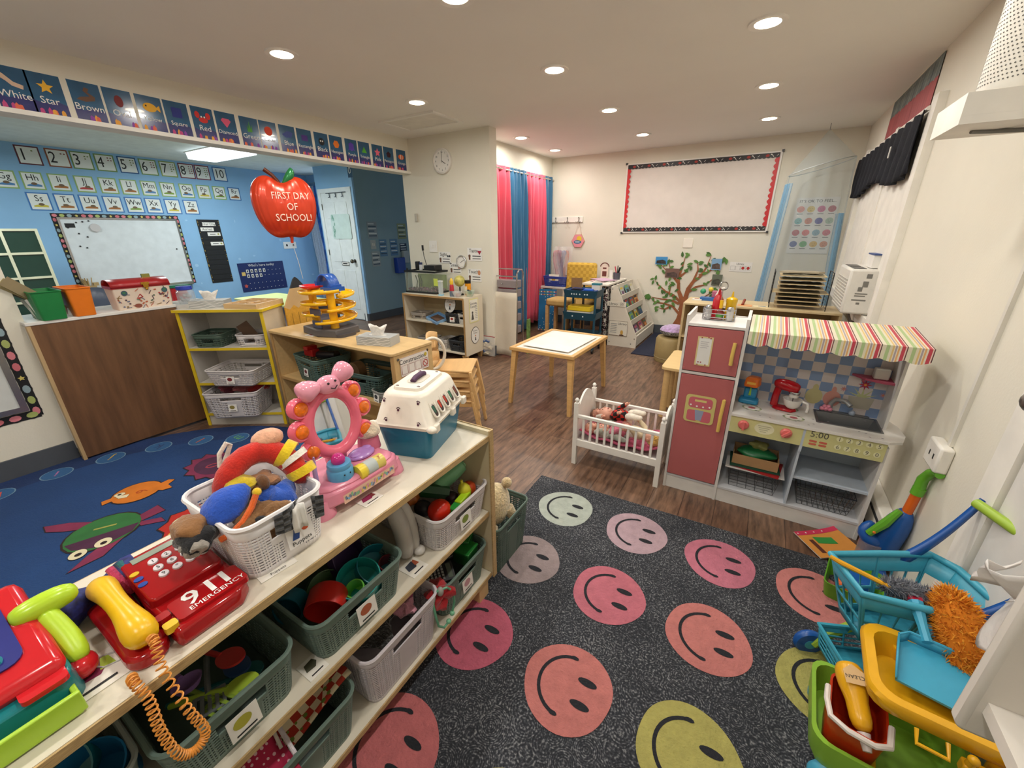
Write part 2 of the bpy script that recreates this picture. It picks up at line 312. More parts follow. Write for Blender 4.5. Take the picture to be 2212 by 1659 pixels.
# ---------------------------------------------------------------- ocean picture cards on the beam
SEA=mat('#245a80',.18,noise=(6,.25),coat=.6); SEAL=mat('#2b2f6b',.2,noise=(9,.3),coat=.6)
CARDS=[('White',.866),('Star',1.0),('Brown',1.172),('Oval',1.326),('Yellow',1.487),('Square',1.64),('Red',1.803),('Diamond',1.96),('Green',2.133),('Circle',2.283),('Blue',2.449),('Rectangle',2.608),('Black',2.777),('Hexagon',2.935),('Purple',3.109),('Triangle',3.266),('Pink',3.44),('Pentagon',3.596),('Orange',3.782)]
def hexa(r,n=6,cy=0,sx=1): return [(x*sx,y+cy) for x,y in ell(r,n=n,a0=0)]
PIC={'Star':('yellow star',lambda b:b.m(paper('#f0b62c')).flat(star(.036,.016,cy=.035),.001)),
'White':('pale mermaid tail',lambda b:b.m(paper('#d9b9a0')).flat([(-.05,.05),(-.02,.03),(.0,.01),(.04,.0),(.045,.02),(.01,.03),(-.02,.06),(-.04,.075)],.001)),
'Brown':('brown eel',lambda b:b.m(paper('#6b4a35')).flat([(-.05,.005),(-.01,-.002),(.035,.01),(.04,.03),(.01,.05),(.02,.07),(0,.075),(-.01,.055),(.015,.03),(-.03,.02)],.001)),
'Oval':('dark red oval',lambda b:b.m(paper('#7a2424')).flat(ell(.022,.032,cy=.035),.001)),
'Yellow':('yellow fish',lambda b:b.m(paper('#eeb22f')).flat(ell(.038,.026,cy=.035),.001).flat([(.03,.035),(.056,.055),(.056,.015)],.001).m(INK).flat(ell(.005,cx=-.02,cy=.042,n=8),.002)),
'Square':('indigo square',lambda b:b.m(paper('#1f2a80')).rect(-.03,.03,.005,.065,.001)),
'Red':('red crab',lambda b:b.m(paper('#d22b25')).flat(ell(.03,.018,cy=.02),.001).flat(ell(.016,.022,cx=-.035,cy=.05),.001).flat(ell(.016,.022,cx=.035,cy=.05),.001).m(WHT).flat(ell(.006,cx=-.01,cy=.04,n=8),.002).flat(ell(.006,cx=.01,cy=.04,n=8),.002)),
'Diamond':('pink gem',lambda b:b.m(paper('#e0597c')).flat([(-.035,.045),(-.022,.06),(.022,.06),(.035,.045),(0,-.0)],.001)),
'Green':('green seaweed',lambda b:b.m(paper('#4f9a3a')).flat([(-.02,-.0),(-.018,.05),(-.01,.02),(0,.075),(.006,.02),(.018,.055),(.016,-.0)],.001)),
'Circle':('orange red circle',lambda b:b.m(paper('#d8431f')).flat(ell(.033,cy=.032),.001)),
'Blue':('blue whale',lambda b:b.m(paper('#3f4f93')).flat([(-.05,.03),(-.02,.01),(.03,.015),(.05,.05),(.03,.06),(0,.06)],.001)),
'Rectangle':('purple rectangle',lambda b:b.m(paper('#472a80')).rect(-.03,.03,.01,.055,.001)),
'Black':('black urchin',lambda b:b.m(paper('#16181c')).flat(star(.034,.026,14,cy=.03),.001).m(WHT).flat(ell(.007,cx=-.01,cy=.035,n=8),.002).flat(ell(.007,cx=.01,cy=.035,n=8),.002)),
'Hexagon':('orange hexagon',lambda b:b.m(paper('#ec7a1c')).flat(hexa(.034,6,.032),.001)),
'Purple':('purple octopus',lambda b:b.m(paper('#5a3cab')).flat([(-.045,.0),(-.03,.02),(-.03,.06),(0,.075),(.03,.06),(.03,.02),(.045,.0),(.02,.01),(0,-.002),(-.02,.01)],.001)),
'Triangle':('green triangle',lambda b:b.m(paper('#57b02e')).flat([(-.032,.005),(.032,.005),(0,.06)],.001)),
'Pink':('pink starfish',lambda b:b.m(paper('#ef6f8a')).flat(star(.042,.02,cy=.03),.001)),
'Pentagon':('dark maroon pentagon',lambda b:b.m(paper('#3a1420')).flat([(x,y+.03) for x,y in ell(.033,n=5,a0=90,a1=450)][:5],.001)),
'Orange':('orange striped fish',lambda b:b.m(paper('#ee6a1c')).flat(ell(.042,.026,cy=.03),.001).m(WHT).rect(-.015,-.005,.008,.052,.002).rect(.012,.02,.01,.05,.002))}
for w,y in CARDS:
    b=B().m(SEA).box(-.071,.071,-.101,.101,-.001,0).m(SEAL).flat([(-.071,-.101),(.071,-.101),(.071,-.045),(.03,-.03),(-.03,-.05),(-.071,-.035)],.0005)
    for i in range(5):
        x=R.uniform(-.06,.06); b.m(paper(R.choice(['#e0684a','#c13f7c','#e8a33a','#8a3fa0']))).flat([(x-.01,-.1),(x+.01,-.1),(x+.008,-.08),(x,-.065-R.random()*.015),(x-.008,-.08)],.0008)
    PIC[w][1](b)
    b.m(WHT).text(w,.05 if len(w)<6 else .036,0,-.033,.0022)
    b.ob('picture_card',loc=(-3.719,y,2.163),rot=FL,label='ocean picture card reading %s, with a %s, on the beam'%(w,PIC[w][0]),category='picture card',group='ocean colour and shape cards along the beam',smooth=0)
# ---------------------------------------------------------------- number and letter cards on the blue wall
def kcard(y,z,w,h,col,txt,pic,label,grp):
    b=B().m(paper(col)).box(-w/2,w/2,-h/2,h/2,-.001,.0).m(paper('#dfe3df')).rect(-w/2+.013,w/2-.013,-h/2+.013,h/2-.013,.0012)
    b.m(INK); pic(b,txt)
    b.ob('alphabet_card' if txt[0].isalpha() else 'number_card',loc=(-7.498,y,z),rot=FL,label=label,category='alphabet card' if txt[0].isalpha() else 'number card',group=grp,smooth=0)
def npic(b,t):
    n=int(t); b.text(t,.17,-.045 if n<10 else -.01,0,.002,sx=.8)
    if n<10:
        b.m(paper('#6a7a3a' if n%2 else '#7a3a3a'))
        for i in range(n): b.flat(ell(.009,.007,cx=.035+(i%2)*.028,cy=.06-(i//2)*.028-(.01 if n<4 else 0),n=8),.002)
NC=['#5b2733','#8a4a2c','#6a8a4c','#6f8f4f','#1f4f86','#6f8f4f','#8aa050','#7a2a38','#7a2334','#2c62a0']
for i,y in enumerate([1.67,1.91,2.12,2.34,2.567,2.79,3.017,3.243,3.447,3.687]):
    kcard(y,2.268,.195,.195,NC[i],str(i+1),npic,'framed number card %d in the top row of the blue wall'%(i+1),'number cards on the blue wall')
def apic(b,t):
    b.text(t,.095,0,.032,.002,sx=.9); c=R.choice(['#7d9a3f','#a2662e','#b43a3a','#4f7fb0','#8a8f95','#c9b94a'])
    b.m(paper(c)).flat([(-.06,-.06),(.06,-.06),(.062,-.04),(.02,-.03),(-.03,-.036),(-.06,-.045)],.0018).m(paper(R.choice(['#8a5a3a','#3c6a3a','#963b44','#556']) if 0 else '#6f5a44')).flat(ell(.026,.015,cx=R.uniform(-.02,.02),cy=-.03,n=10),.002)
for i,y in enumerate([1.41,1.626,1.847,2.073,2.298,2.511,2.728,2.945,3.176,3.40,3.615,3.835]):
    L='GHIJKLMNOPQR'[i]; kcard(y,2.0,.178,.187,'#8fae6a' if L!='R' else '#2c62a0',L+L.lower(),apic,'alphabet card %s in the middle row of the blue wall'%(L+L.lower()),'alphabet cards on the blue wall')
for i,y in enumerate([1.616,1.84,2.06,2.285,2.508,2.723,2.948,3.178]):
    L='STUVWXYZ'[i]; kcard(y,1.778,.19,.197,'#3d74b5',L+L.lower(),apic,'alphabet card %s in the bottom row of the blue wall'%(L+L.lower()),'alphabet cards on the blue wall')
DOTC=['#d9808a','#a9b66a','#8fa5ad','#d6c36a','#cf6f78']
def heartstrip(b,x0,x1,y0,y1,n,along):
    "black scalloped border strip with coloured sweethearts"
    b.m(mat('#16181b',.5)).rect(x0,x1,y0,y1,.0)
    for i in range(n):
        t=(i+.5)/n; x=(x0+x1)/2 if along=='y' else x0+(x1-x0)*t; y=(y0+y1)/2 if along=='x' else y0+(y1-y0)*t
        r=(x1-x0 if along=='y' else y1-y0)*.36; s=abs((y1-y0 if along=='y' else x1-x0)/n)
        b.m(mat('#16181b',.5)).flat(ell(r*1.55,s*.52,x,y,12) if along=='y' else ell(s*.52,r*1.55,x,y,12),.0005)
        b.m(paper(DOTC[i%5])); 
        if i%5==3: b.flat(star(r,r*.5,5,x,y),.002)
        else: b.flat(ell(r,s*.36,x,y,10) if along=='y' else ell(s*.36,r,x,y,10),.002)
t=thing('whiteboard','large whiteboard with black sweetheart border on the blue wall','whiteboard',(-7.498,2.32,1.15),rot=FL)
B().m(mat('#d8dee2',.15)).box(-.6,.6,-.42,.44,0,.012).ob('board',parent=t)
B().m(metal('#b9bcc0')).frame(-.62,.62,-.44,.46,.02,0,.02).box(-.6,.6,-.46,-.44,0,.06).ob('board_frame',parent=t,smooth=0)
b=B(); heartstrip(b,-.66,.65,.455,.505,20,'x'); heartstrip(b,-.66,-.615,-.45,.46,15,'y'); heartstrip(b,.615,.655,-.45,.46,15,'y'); b.ob('border',parent=t,smooth=0)
b=B().m(paper('#c9c4c4')).lathe([(.0001,.03),(.05,.03),(.05,.012)],c=(-.3,.34,0),n=18); b.ob('dial_magnet',parent=t)
b=B().m(INK)
for x,y in ((-.55,.34),(-.46,.40),(-.40,.41),(-.34,.42),(-.47,.27),(-.4,.23),(-.5,.12),(-.44,.1),(.52,.05)): B().m(INK).prism(ell(.009,cx=x,cy=y,n=8),.012,.02).ob('magnet',parent=t)
b.box(-.57,-.48,.34,.39,.012,.014); b.ob('board_lettering',parent=t)
t=thing('pocket_chart','tall black daily schedule pocket chart titled Our Day','pocket chart',(-7.497,3.35,1.14),rot=FL)
b=B().m(mat('#15171a',.7)).box(-.155,.155,-.47,.47,0,.004)
for i in range(9): b.box(-.13,.13,-.42+i*.075,-.36+i*.075,.004,.008)
b.m(paper('#c9a94a')); [b.flat(ell(.005,cx=R.choice([-.143,.143]),cy=R.uniform(-.45,.45),n=6),.006) for _ in range(40)]
b.ob('chart',parent=t,smooth=0)
for y,x,tx in ((.405,0,'Our Day'),(.33,-.04,'Arrival'),(.26,.04,None),(.12,.05,None)):
    b=B().m(WHT).box(x-.09,x+.09,y-.026,y+.026,.009,.011).m(INK)
    if tx: b.text(tx,.05,x,y,.0115)
    else: b.rect(x-.06,x+.02,y-.005,y+.005,.0115).m(paper('#a9a455')).flat(ell(.014,cx=x+.06,cy=y,n=10),.0115)
    b.ob('schedule_strip',parent=t,smooth=0)
b=B().m(mat('#17285e',.5)).box(-.39,.39,-.235,.235,0,.003).m(WHT).text("Who's here today",.06,0,.19,.004)
for j,(y,n) in enumerate(((.1,9),(.02,9),(-.1,9),(-.19,9))):
    for i in range(n):
        x=-.25+i*.07
        if j<2 and i<5-j: b.m(WHT).rect(x-.02,x+.02,y-.028,y+.028,.004).m(INK).rect(x-.008,x+.01,y-.02,y+.015,.0045)
        else: b.m(WHT).flat(ell(.006,cx=x,cy=y,n=6),.004)
b.m(paper('#d5b76a')).rect(-.35,-.29,.03,.09,.004).m(paper('#c8564a')).flat(star(.035,.02,5,-.32,-.14),.004)
b.ob('attendance_poster',loc=(-7.497,4.01,.705),rot=FL,label="navy attendance poster reading Who's here today",category='poster',smooth=0)
b=B().m(WHT).box(-.12,.12,-.058,.058,0,.006).m(INK)
for x in (-.06,.06): b.flat(ell(.018,.022,x,0,10),.0065)
b.ob('outlet_plate',loc=(-7.498,4.6,1.2),rot=FL,label='double white outlet plate on blue wall behind the balloon',category='outlet',smooth=0)
b=B().m(mat('#9fc6e6',.6)); 
for _ in range(34):
    y=R.uniform(-.9,2.9); b.flat(ell(R.uniform(.008,.03),R.uniform(.008,.026),y,R.uniform(-.9,.55),8),0)
b.ob('paint_patches',loc=(-7.4985,2.2,1.2),rot=FL,label='pale scuffs and peeled paint spots on the blue wall',category='wall marks',kind='stuff',smooth=0)
t=thing('green_divider','cream framed room divider with dark green panes at the far left','divider',(-6.9,1.0,0))
b=B().m(mat('#d9d7ba',.5))
for y in (-.4,-.14,.11,.37): b.box(-.015,.015,y-.012,y+.012,0,1.47)
for z in (.2,.455,.71,.965,1.22,1.46): b.box(-.0145,.0145,-.399,.379,z-.012,z+.012)
b.ob('divider_frame',parent=t,smooth=0); B().m(mat('#1d3d33',.35)).box(-.005,.005,-.4,.37,.2,1.46).ob('green_pane',parent=t,smooth=0)
def table(name,label,loc,w,d,h,top,leg,t=.025,lr=.02,cat='table',rz=0):
    T=thing(name,label,cat,loc,rz); B().m(top).prism(rrect(w,d,.04),h-t,h).ob('tabletop',parent=T,bevel=.003)
    for sx in (-1,1):
        for sy in (-1,1): B().m(leg).cyl((sx*(w/2-.05),sy*(d/2-.05),0),(sx*(w/2-.06),sy*(d/2-.06),h-t),lr,lr*1.2).ob('leg',parent=T)
    return T
table('classroom_table','low pale yellow table beside the blue room wall, behind the cardboard pencil',(-5.45,3.15,0),1.5,.62,.57,mat('#dfe79a',.35),metal('#777b80'))
table('classroom_table','long low white table in the blue room behind the counter',(-5.55,1.2,0),1.1,.9,.55,mat('#e4e2da',.35),metal('#777b80'))
# small things seen over the counter
def kidchair(loc,rz,col,label):
    T=thing('blue_chair',label,'chair',loc,rz); b=B().m(plastic(col)).grid(lambda u,v:((u-.5)*.34,-.02-.05*math.cos((u-.5)*PI)+.05,.42+v*.30-.04*(2*u-1)**2*v),8,4); b.ob('backrest',parent=T,solid=.01)
    B().m(plastic(col)).prism(rrect(.34,.32,.06),.36,.38).ob('seat',parent=T).location=(0,.2,0)
    for sx in (-1,1):
        for y in (.05,.34): B().m(metal('#8b8f96')).cyl((sx*.17,y,0),(sx*.14,y,.37),.01).ob('leg',parent=T)
        B().m(metal('#8b8f96')).cyl((sx*.15,.05,.36),(sx*.15,.03,.6),.01).ob('back_post',parent=T)
kidchair((-4.45,1.05,0),90,'#56637a','slate blue school chair behind the orange bin'); bpy.context.scene.objects['blue_chair'].scale=(1,1,1.42)
table('side_table','small pale side table under the red toy tent',(-4.35,1.60,0),.3,.34,.55,mat('#d9d4ca',.4),metal('#888888'))
t=thing('toy_tent','red tabletop tent with green rim behind the jar','toy tent',(-4.35,1.56,0.55))
B().m(cloth('#b3222c')).add([(-.06,-.07,0),(.06,-.07,0),(.06,.08,0),(-.06,.08,0),(-.03,-.05,.42),(.03,-.05,.42),(.02,.07,.40),(-.02,.07,.40)],[(0,3,2,1),(4,5,6,7),(0,1,5,4),(1,2,6,5),(2,3,7,6),(3,0,4,7)]).ob('tent_body',parent=t)
B().m(plastic('#1f7a5c')).box(-.04,.04,-.06,.10,.42,.44).ob('tent_rim',parent=t)
b=B().m(wood('#b79a6a'))
for i in range(9): x=R.uniform(-.05,.06);b.cyl((0,x*.6,0),(R.uniform(-.02,.02),x,.07+R.random()*.05),.006,n=6)
b.box(-.03,.03,-.07,.07,-.01,.012).box(-.02,.02,.05,.1,.01,.05)
b.ob('twig_bundle',loc=(-7.43,1.75,.775),label='small bundle of twigs on the whiteboard tray',category='twigs')
B().m(mat('#1b2b45',.6)).prism(rrect(.3,.2,.04),0,.28).m(WHT).box(-.1,.1,-.102,-.1,.1,.2).ob('navy_tote_box',loc=(-4.5,.62,.552),rot=(0,0,90),label='dark navy box with white print behind the green bin',category='box')
table('classroom_table','small dark side table holding the navy box',(-4.5,.62,0),.4,.36,.55,mat('#3a4450',.5),metal('#555555'))
# closet door decorations
b=B().m(mat('#cfe0dc',.25)).prism(rrect(.46,.37,.03),0,.003).m(paper('#7fa99a')); [b.flat(ell(.012,.03,-.2+R.random()*.05,R.uniform(-.15,.17),8),.004) for _ in range(12)]
b.ob('glazing_film',loc=(-5.93,4.553,1.495),rot=FB,label='pale leafy poster taped to the closet door',category='poster',smooth=0)
b=B().m(INK).frame(-.09,.09,-.03,.03,.006,0,.003).m(WHT).rect(-.08,.08,-.024,.024,.001).m(INK).rect(-.06,.05,-.008,.008,.002)
b.ob('door_sign',loc=(-5.955,4.5535,.925),rot=FB,label='small framed sign beside the closet door knob',category='sign',smooth=0)
b=B().m(metal('#5c6066')).box(-.24,.24,-.004,.004,0,.008)
for x in (-.15,0,.16): b.box(x-.006,x+.006,-.06,0,.004,.01).box(x-.006,x+.006,-.066,-.056,.004,.03)
b.ob('over_door_hooks',loc=(-5.95,4.5535,1.99),rot=FB,label='thin metal rail with three hooks over the closet door',category='hooks',smooth=0)
B().m(mat('#1f4a6a',.5)).box(-.045,.045,-.09,.09,0,.003).m(WHT).text('0',.13,0,0,.004).ob('number_sign',loc=(-5.56,4.56,2.27),rot=FB,label='dark blue number card reading 0 above the closet door',category='sign',smooth=0)
PAP=[((4.85,1.44),.2,.26,'#8c9aa6','lined notice sheet on the shaded blue wall, highest on the left'),((5.04,1.16),.16,.27,'#5f86ac','blue and white chart, left of the pair on the shaded blue wall'),((5.28,1.16),.17,.27,'#5a82ab','blue and white chart, right of the pair on the shaded blue wall'),
 ((5.50,1.42),.2,.25,'#8f9a78','yellow green picture sheet high on the shaded blue wall'),((4.86,.99),.18,.24,'#98a5ae','curled sheet with rows of pictures low on the shaded blue wall'),((5.50,1.15),.16,.14,'#2a3a55','small dark blue notice beside the charts'),((4.835,1.22),.11,.14,'#aab2b6','light switch plate between notices on the shaded blue wall')]
for (y,z),w,h,c,lb in PAP:
    b=B().m(paper(c)).box(-w/2,w/2,-h/2,h/2,0,.002)
    if 'switch' in lb: b.m(WHT).box(-.02,-.008,-.02,.02,.002,.006).box(.01,.022,-.02,.02,.002,.006)
    else:
        for i in range(6): b.m(paper('#2d4560' if i%2 else '#d5dde2')).rect(-w*.4,w*(.4 if i%3 else .2),h*(.36-i*.14)-.006,h*(.36-i*.14)+.008,.003)
    b.ob('switch_plate' if 'switch' in lb else 'wall_notice',loc=(-5.558,y,z),rot=FL,label=lb,category='light switch' if 'switch' in lb else 'notice',smooth=0)
t=thing('first_aid_box','blue wall box with a white dispenser beside it on the shaded blue wall','wall box',(-5.558,5.33,.86),rot=FL)
B().m(plastic('#1d3fa0')).box(-.09,.09,-.13,.13,0,.1).ob('blue_case',parent=t,bevel=.008); B().m(paper('#aab4bd')).box(.11,.24,.03,.24,0,.06).ob('white_dispenser',parent=t,bevel=.006)
table('side_table','pale corner of a counter under the blue wall box in the dark corridor',(-5.3,5.95,0),.4,.5,.75,mat('#9aa3a8',.5),metal('#777777'))
# curtains of the blue room
def curtain(name,parent,mt,x0,x1,z0,z1,folds,amp,y=0,seed=0,wob=.012,solid=.004):
    rr=random.Random(seed); ph=rr.random()*6
    return B().m(mt).grid(lambda u,v:(x0+(x1-x0)*(u+.012*math.sin(9*u+5*v+ph)),y+amp*math.sin(2*PI*folds*u+.6*math.sin(2.2*v*PI+ph))*(.45+.55*min(1,(1-v)*4+.3))*(1 if v<.97 else .6)+wob*math.sin(17*u+7*v+ph),z0+(z1-z0)*v+.01*math.sin(folds*6*u)*(1 if v<.05 else 0)),int(folds*12),14).ob(name,parent=parent,solid=solid)
t=thing('window_curtain','grey tab curtain hanging at the blue room window','curtain',(-7.35,5.09,0)); curtain('fabric',t,cloth('#a9bad0'),-.12,.13,.12,2.2,4,.03,seed=1)
t=thing('sea_print_curtain','blue octopus print curtain hanging right of the grey curtain','curtain',(-7.14,5.08,0)); curtain('fabric',t,mat('#2c5fae',.9,noise=(7,.75)),-.08,.08,.12,2.2,2,.03,seed=2)
B().m(metal('#c0c4c8')).cyl((-7.45,5.08,2.24),(-6.46,5.08,2.24),.012).cyl((-6.95,5.08,2.24),(-6.93,5.08,2.24),.022).ob('curtain_rod',label='grey curtain rod over the blue room window',category='curtain rod')
# ---------------------------------------------------------------- left wall near the camera
t=thing('whiteboard','whiteboard edge with sweetheart border on the near left wall','whiteboard',(-3.718,-.3,.95),rot=FL)
B().m(mat('#c9ccc9',.2)).box(-.7,.69,-.53,.53,0,.015).ob('board',parent=t,smooth=0); B().m(metal('#b0b3b5')).frame(-.72,.71,-.55,.55,.03,0,.022).ob('board_frame',parent=t,smooth=0)
b=B(); heartstrip(b,.715,.76,-.60,.60,17,'y'); heartstrip(b,-.8,.75,-.61,-.56,22,'x'); heartstrip(b,-.8,.75,.56,.61,22,'x'); b.ob('border',parent=t,smooth=0)
# ---------------------------------------------------------------- pillar wall
t=thing('wall_clock','round white wall clock on the pillar wall','clock',(-3.21,3.898,2.125),rot=FB)
B().m(mat('#ded9d2',.4)).lathe([(.0001,.0),(.125,.0),(.125,.03),(.112,.034),(.108,.02)],n=36).ob('clock_case',parent=t)
b=B().m(WHT).flat(ell(.108,n=36),.0215).m(INK)
for i in range(12): a=math.radians(90-30*(i+1)); b.text(str(i+1),.028,.088*math.cos(a),.088*math.sin(a),.0225)
b.ob('clock_face',parent=t,smooth=0)
B().m(INK).at((0,0,.023),(0,0,-122)).rect(-.003,.003,-.01,.055).at((0,0,.025),(0,0,2)).rect(-.002,.002,-.015,.09).ob('clock_hand',parent=t,smooth=0)
t=thing('weather_dial','round silver thermometer dial between the sense signs','thermometer',(-3.02,3.898,1.075),rot=FB)
B().m(metal('#c9c9c9')).lathe([(.0001,0),(.072,0),(.072,.02),(.066,.024),(.064,.012)],n=28).ob('dial_case',parent=t)
b=B().m(WHT).flat(ell(.064,n=28),.0135).m(INK)
for i in range(24): a=i*15; b.add([(x,y,.0145) for x,y in [( .05*math.cos(math.radians(a+s)),.05*math.sin(math.radians(a+s))) for s in (-2,2)]+[(.058*math.cos(math.radians(a+s)),.058*math.sin(math.radians(a+s))) for s in (2,-2)]],[(0,1,2,3)])
b.at((0,0,.0155),(0,0,-60)).rect(-.002,.002,-.02,.05); b.ob('dial_face',parent=t,smooth=0)
def sense(x,z,w,h,tx,ic,lb):
    b=B().m(paper('#e9e7e3')).box(-w/2,w/2,-h/2,h/2,0,.002).m(INK).text(tx,.055,-.015,h*.28,.003)
    for i in range(2): b.rect(-.03,w*.42,-h*.15-i*.03,-h*.15+.008-i*.03,.003)
    b.m(paper('#6b4a35')).flat(ell(.016,cx=-w*.36,cy=-h*.12),.003).rect(-w*.36-.012,-w*.36+.012,-h*.42,-h*.2,.003); ic(b,w*.34,h*.22)
    b.ob('sense_sign',loc=(x,3.898,z),rot=FB,label=lb,category='sign',group='five senses signs on the pillar wall',smooth=0)
sense(-3.275,1.115,.18,.13,'Sight',lambda b,x,y:b.m(INK).flat(ell(.012,cx=x-.01,cy=y-.01,n=10),.003).flat(ell(.012,cx=x+.017,cy=y-.01,n=10),.003),'sense sign reading Sight on the pillar wall')
sense(-3.12,1.0,.17,.12,'Smell',lambda b,x,y:b.m(paper('#c98a72')).flat([(x-.02,y-.03),(x+.02,y-.03),(x,y+.03)],.003),'sense sign reading Smell beside the fish tank')
sense(-2.835,1.16,.2,.14,'Taste',lambda b,x,y:b.m(paper('#a02038')).flat([(x-.03,y+.01),(x+.03,y+.01),(x,y-.035)],.003),'sense sign reading Taste, topmost of the signs')
sense(-2.845,.93,.19,.14,'Touch',lambda b,x,y:b.m(paper('#c98a62')).flat(ell(.02,.028,x,y,10),.003),'sense sign reading Touch, lowest of the signs')
B().m(WHT).box(-.06,.06,-.065,.065,0,.006).box(-.025,-.012,-.015,.02,.006,.012).box(.01,.023,-.015,.02,.006,.012).ob('light_switch',loc=(-3.44,3.898,1.24),rot=FB,label='white double light switch above the fish tank',category='light switch',smooth=0)
B().m(mat('#b9b2a4',.5)).box(-.02,.02,-.05,.04,0,.014).ob('thermostat',loc=(-3.67,3.898,1.57),rot=FB,label='small beige sensor by the edge of the pillar wall',category='sensor',bevel=.004)
# ---------------------------------------------------------------- back wall
t=thing('bulletin_board','wide white papered bulletin board with red and black scalloped trim','bulletin board',(-.924,6.038,1.8),rot=FB)
b=B().m(paper('#dcd3cb')).grid(lambda u,v:((u-.5)*1.74,(v-.5)*.84,.012+.006*math.sin(7*u+9*v)*math.sin(5*v+u*3)),30,16); b.ob('backing_paper',parent=t)
B().m(mat('#e8e4dc',.4)).frame(-.885,.885,-.43,.43,.018,0,.02).ob('board_frame',parent=t,smooth=0)
b=B()
for sy in (1,-1):
    bb=B()
    p=scallop(-.86,.86,(.37 if sy>0 else .37),.415,40,.008); p=[(x,y*sy) for x,y in p]
    b.m(mat('#2a2627',.5)).flat(p if sy>0 else p[::-1],.022)
    for i in range(9):
        x=-.78+i*.19; b.m(paper('#a5342c')).flat(ell(.02,.014,x,.39*sy,10),.023).m(WHT).flat(rot2([(-.02,-.003),(.02,-.003),(.02,.003),(-.02,.003)],-50,x+.05,.39*sy),.023).flat(ell(.006,cx=x+.035,cy=.4*sy,n=6),.023).flat(rot2([(-.012,-.002),(.012,-.002),(.012,.002),(-.012,.002)],40,x+.10,.39*sy),.023)
b.ob('black_trim',parent=t,smooth=0)
b=B().m(mat('#c8262a',.45))
for sx in (-1,1):
    p=[(y,x) for x,y in scallop(-.37,.37,-.84,-.865,12,-.022)]; p=[(sx*a,c) for a,c in p]; B().m(mat('#c8262a',.45)).flat(p,.021).ob('red_trim',parent=t,smooth=0)
[B().m(mat('#3a3a3a',.4)).box(sx*.885-.012,sx*.885+.012,sy*.43-.012,sy*.43+.012,.0,.026).ob('frame_corner',parent=t,smooth=0) for sx in (-1,1) for sy in (-1,1)]
B().m(paper('#ece5d8')).box(-.06,.06,-.06,.06,0,.008).ob('blank_plate',loc=(-.912,6.038,1.24),rot=FB,label='blank white wall plate under the bulletin board',category='wall plate',bevel=.003)
t=thing('hook_rail','white coat rail with three grey double hooks in the corner','coat rail',(-2.66,6.038,1.56),rot=FB)
B().m(TRIM).box(-.24,.26,-.04,.04,0,.015).ob('rail',parent=t,bevel=.003)
for x in (-.17,.02,.2): B().m(metal('#6a675f',.4)).tube([(x,.02,.016),(x,-.02,.03),(x-.02,-.05,.045),(x-.035,-.03,.05)],.004).tube([(x,-.02,.03),(x+.02,-.05,.045),(x+.035,-.03,.05)],.004).ball((x,.025,.03),.009).ob('hook',parent=t)
t=thing('hexagon_plaque','pink hexagon plaque with sun and clouds hanging from the coat rail','plaque',(-2.46,6.03,1.26),rot=FB)
B().m(paper('#e3929c')).prism(ell(.1,n=6),0,.012).m(paper('#caa27a')).prism(ell(.106,n=6),-.004,.004).m(paper('#e9c43c')).flat(ell(.04,cx=.02,cy=.03),.013).m(paper('#2f6f9a')).flat(ell(.06,.024,-.005,-.015),.014).m(WHT).rect(-.045,.03,-.02,-.008,.015).ob('plaque_face',parent=t,smooth=0)
B().m(paper('#caa27a')).tube([(-.05,.09,.004),(0,.27,.004),(.05,.09,.004)],.002,n=5).ob('hanging_string',parent=t)
b=B().m(WHT).box(-.125,.125,-.058,.058,0,.002).m(INK).text('Library',.03,-.01,.036,.003)
for i in range(4): b.m(INK).frame(-.115+i*.058,-.063+i*.058,-.04,.012,.002,.002,.003).m(paper('#b8302c')); b.flat(ell(.018,cx=-.089+i*.058,cy=-.014,n=10),.0035) if i>1 else None
b.ob('library_card',loc=(-.25,6.038,.957),rot=FB,label='Library turn-taking card on the back wall right of the tree',category='card',smooth=0)
# tree decal
def taper(b,pts,w0,w1,z):
    n=len(pts); L=[];Rr=[]
    for i,(x,y) in enumerate(pts):
        a=pts[max(i-1,0)]; c=pts[min(i+1,n-1)]; dx,dy=c[0]-a[0],c[1]-a[1]; l=math.hypot(dx,dy) or 1; w=(w0+(w1-w0)*i/(n-1))/2
        L.append((x-dy/l*w,y+dx/l*w)); Rr.append((x+dy/l*w,y-dx/l*w))
    return b.add([(x,y,z) for x,y in L+Rr],[(i,n+i,n+i+1,i+1) for i in range(n-1)])
t=thing('tree_decal','painted tree decal with brown trunk and green leaves on back wall','wall decal',(-.92,6.037,.10),rot=FB)
b=B().m(mat('#9a5a35',.6,noise=(14,.2)))
BR=[[(-.02,0),(.03,.12),(.05,.25),(.03,.4),(-.03,.52),(-.05,.68),(-.02,.85),(0,.97)],[(.03,.25),(.07,.40),(.09,.55),(.14,.65),(.22,.72),(.28,.85),(.31,.98)],[(.09,.5),(.18,.58),(.30,.62),(.42,.74)],[(.14,.65),(.18,.8),(.16,.9)],[(.03,.35),(-.08,.45),(-.2,.5),(-.3,.58),(-.36,.64)],[(-.05,.42),(-.15,.47),(-.14,.57),(-.16,.62)],
 [(.02,.2),(-.08,.3),(-.2,.33),(-.32,.34),(-.42,.42)],[(.0,.34),(-.1,.38),(-.25,.39),(-.40,.41)],[(.05,.3),(.15,.38),(.26,.42),(.36,.5),(.44,.55)],[(-.03,.6),(-.12,.7),(-.22,.78),(-.3,.85)],[(-.04,.7),(.04,.78),(.07,.84)],[(-.16,.72),(-.17,.8),(-.2,.88)],[(-.1,.3),(-.18,.25),(-.26,.26)],[(.2,.73),(.3,.78),(.4,.86),(.46,.93)]]
for i,p in enumerate(BR): taper(b,p,.10 if i==0 else (.075 if i==1 else .035),.006,.001+.0004*(len(BR)-i))
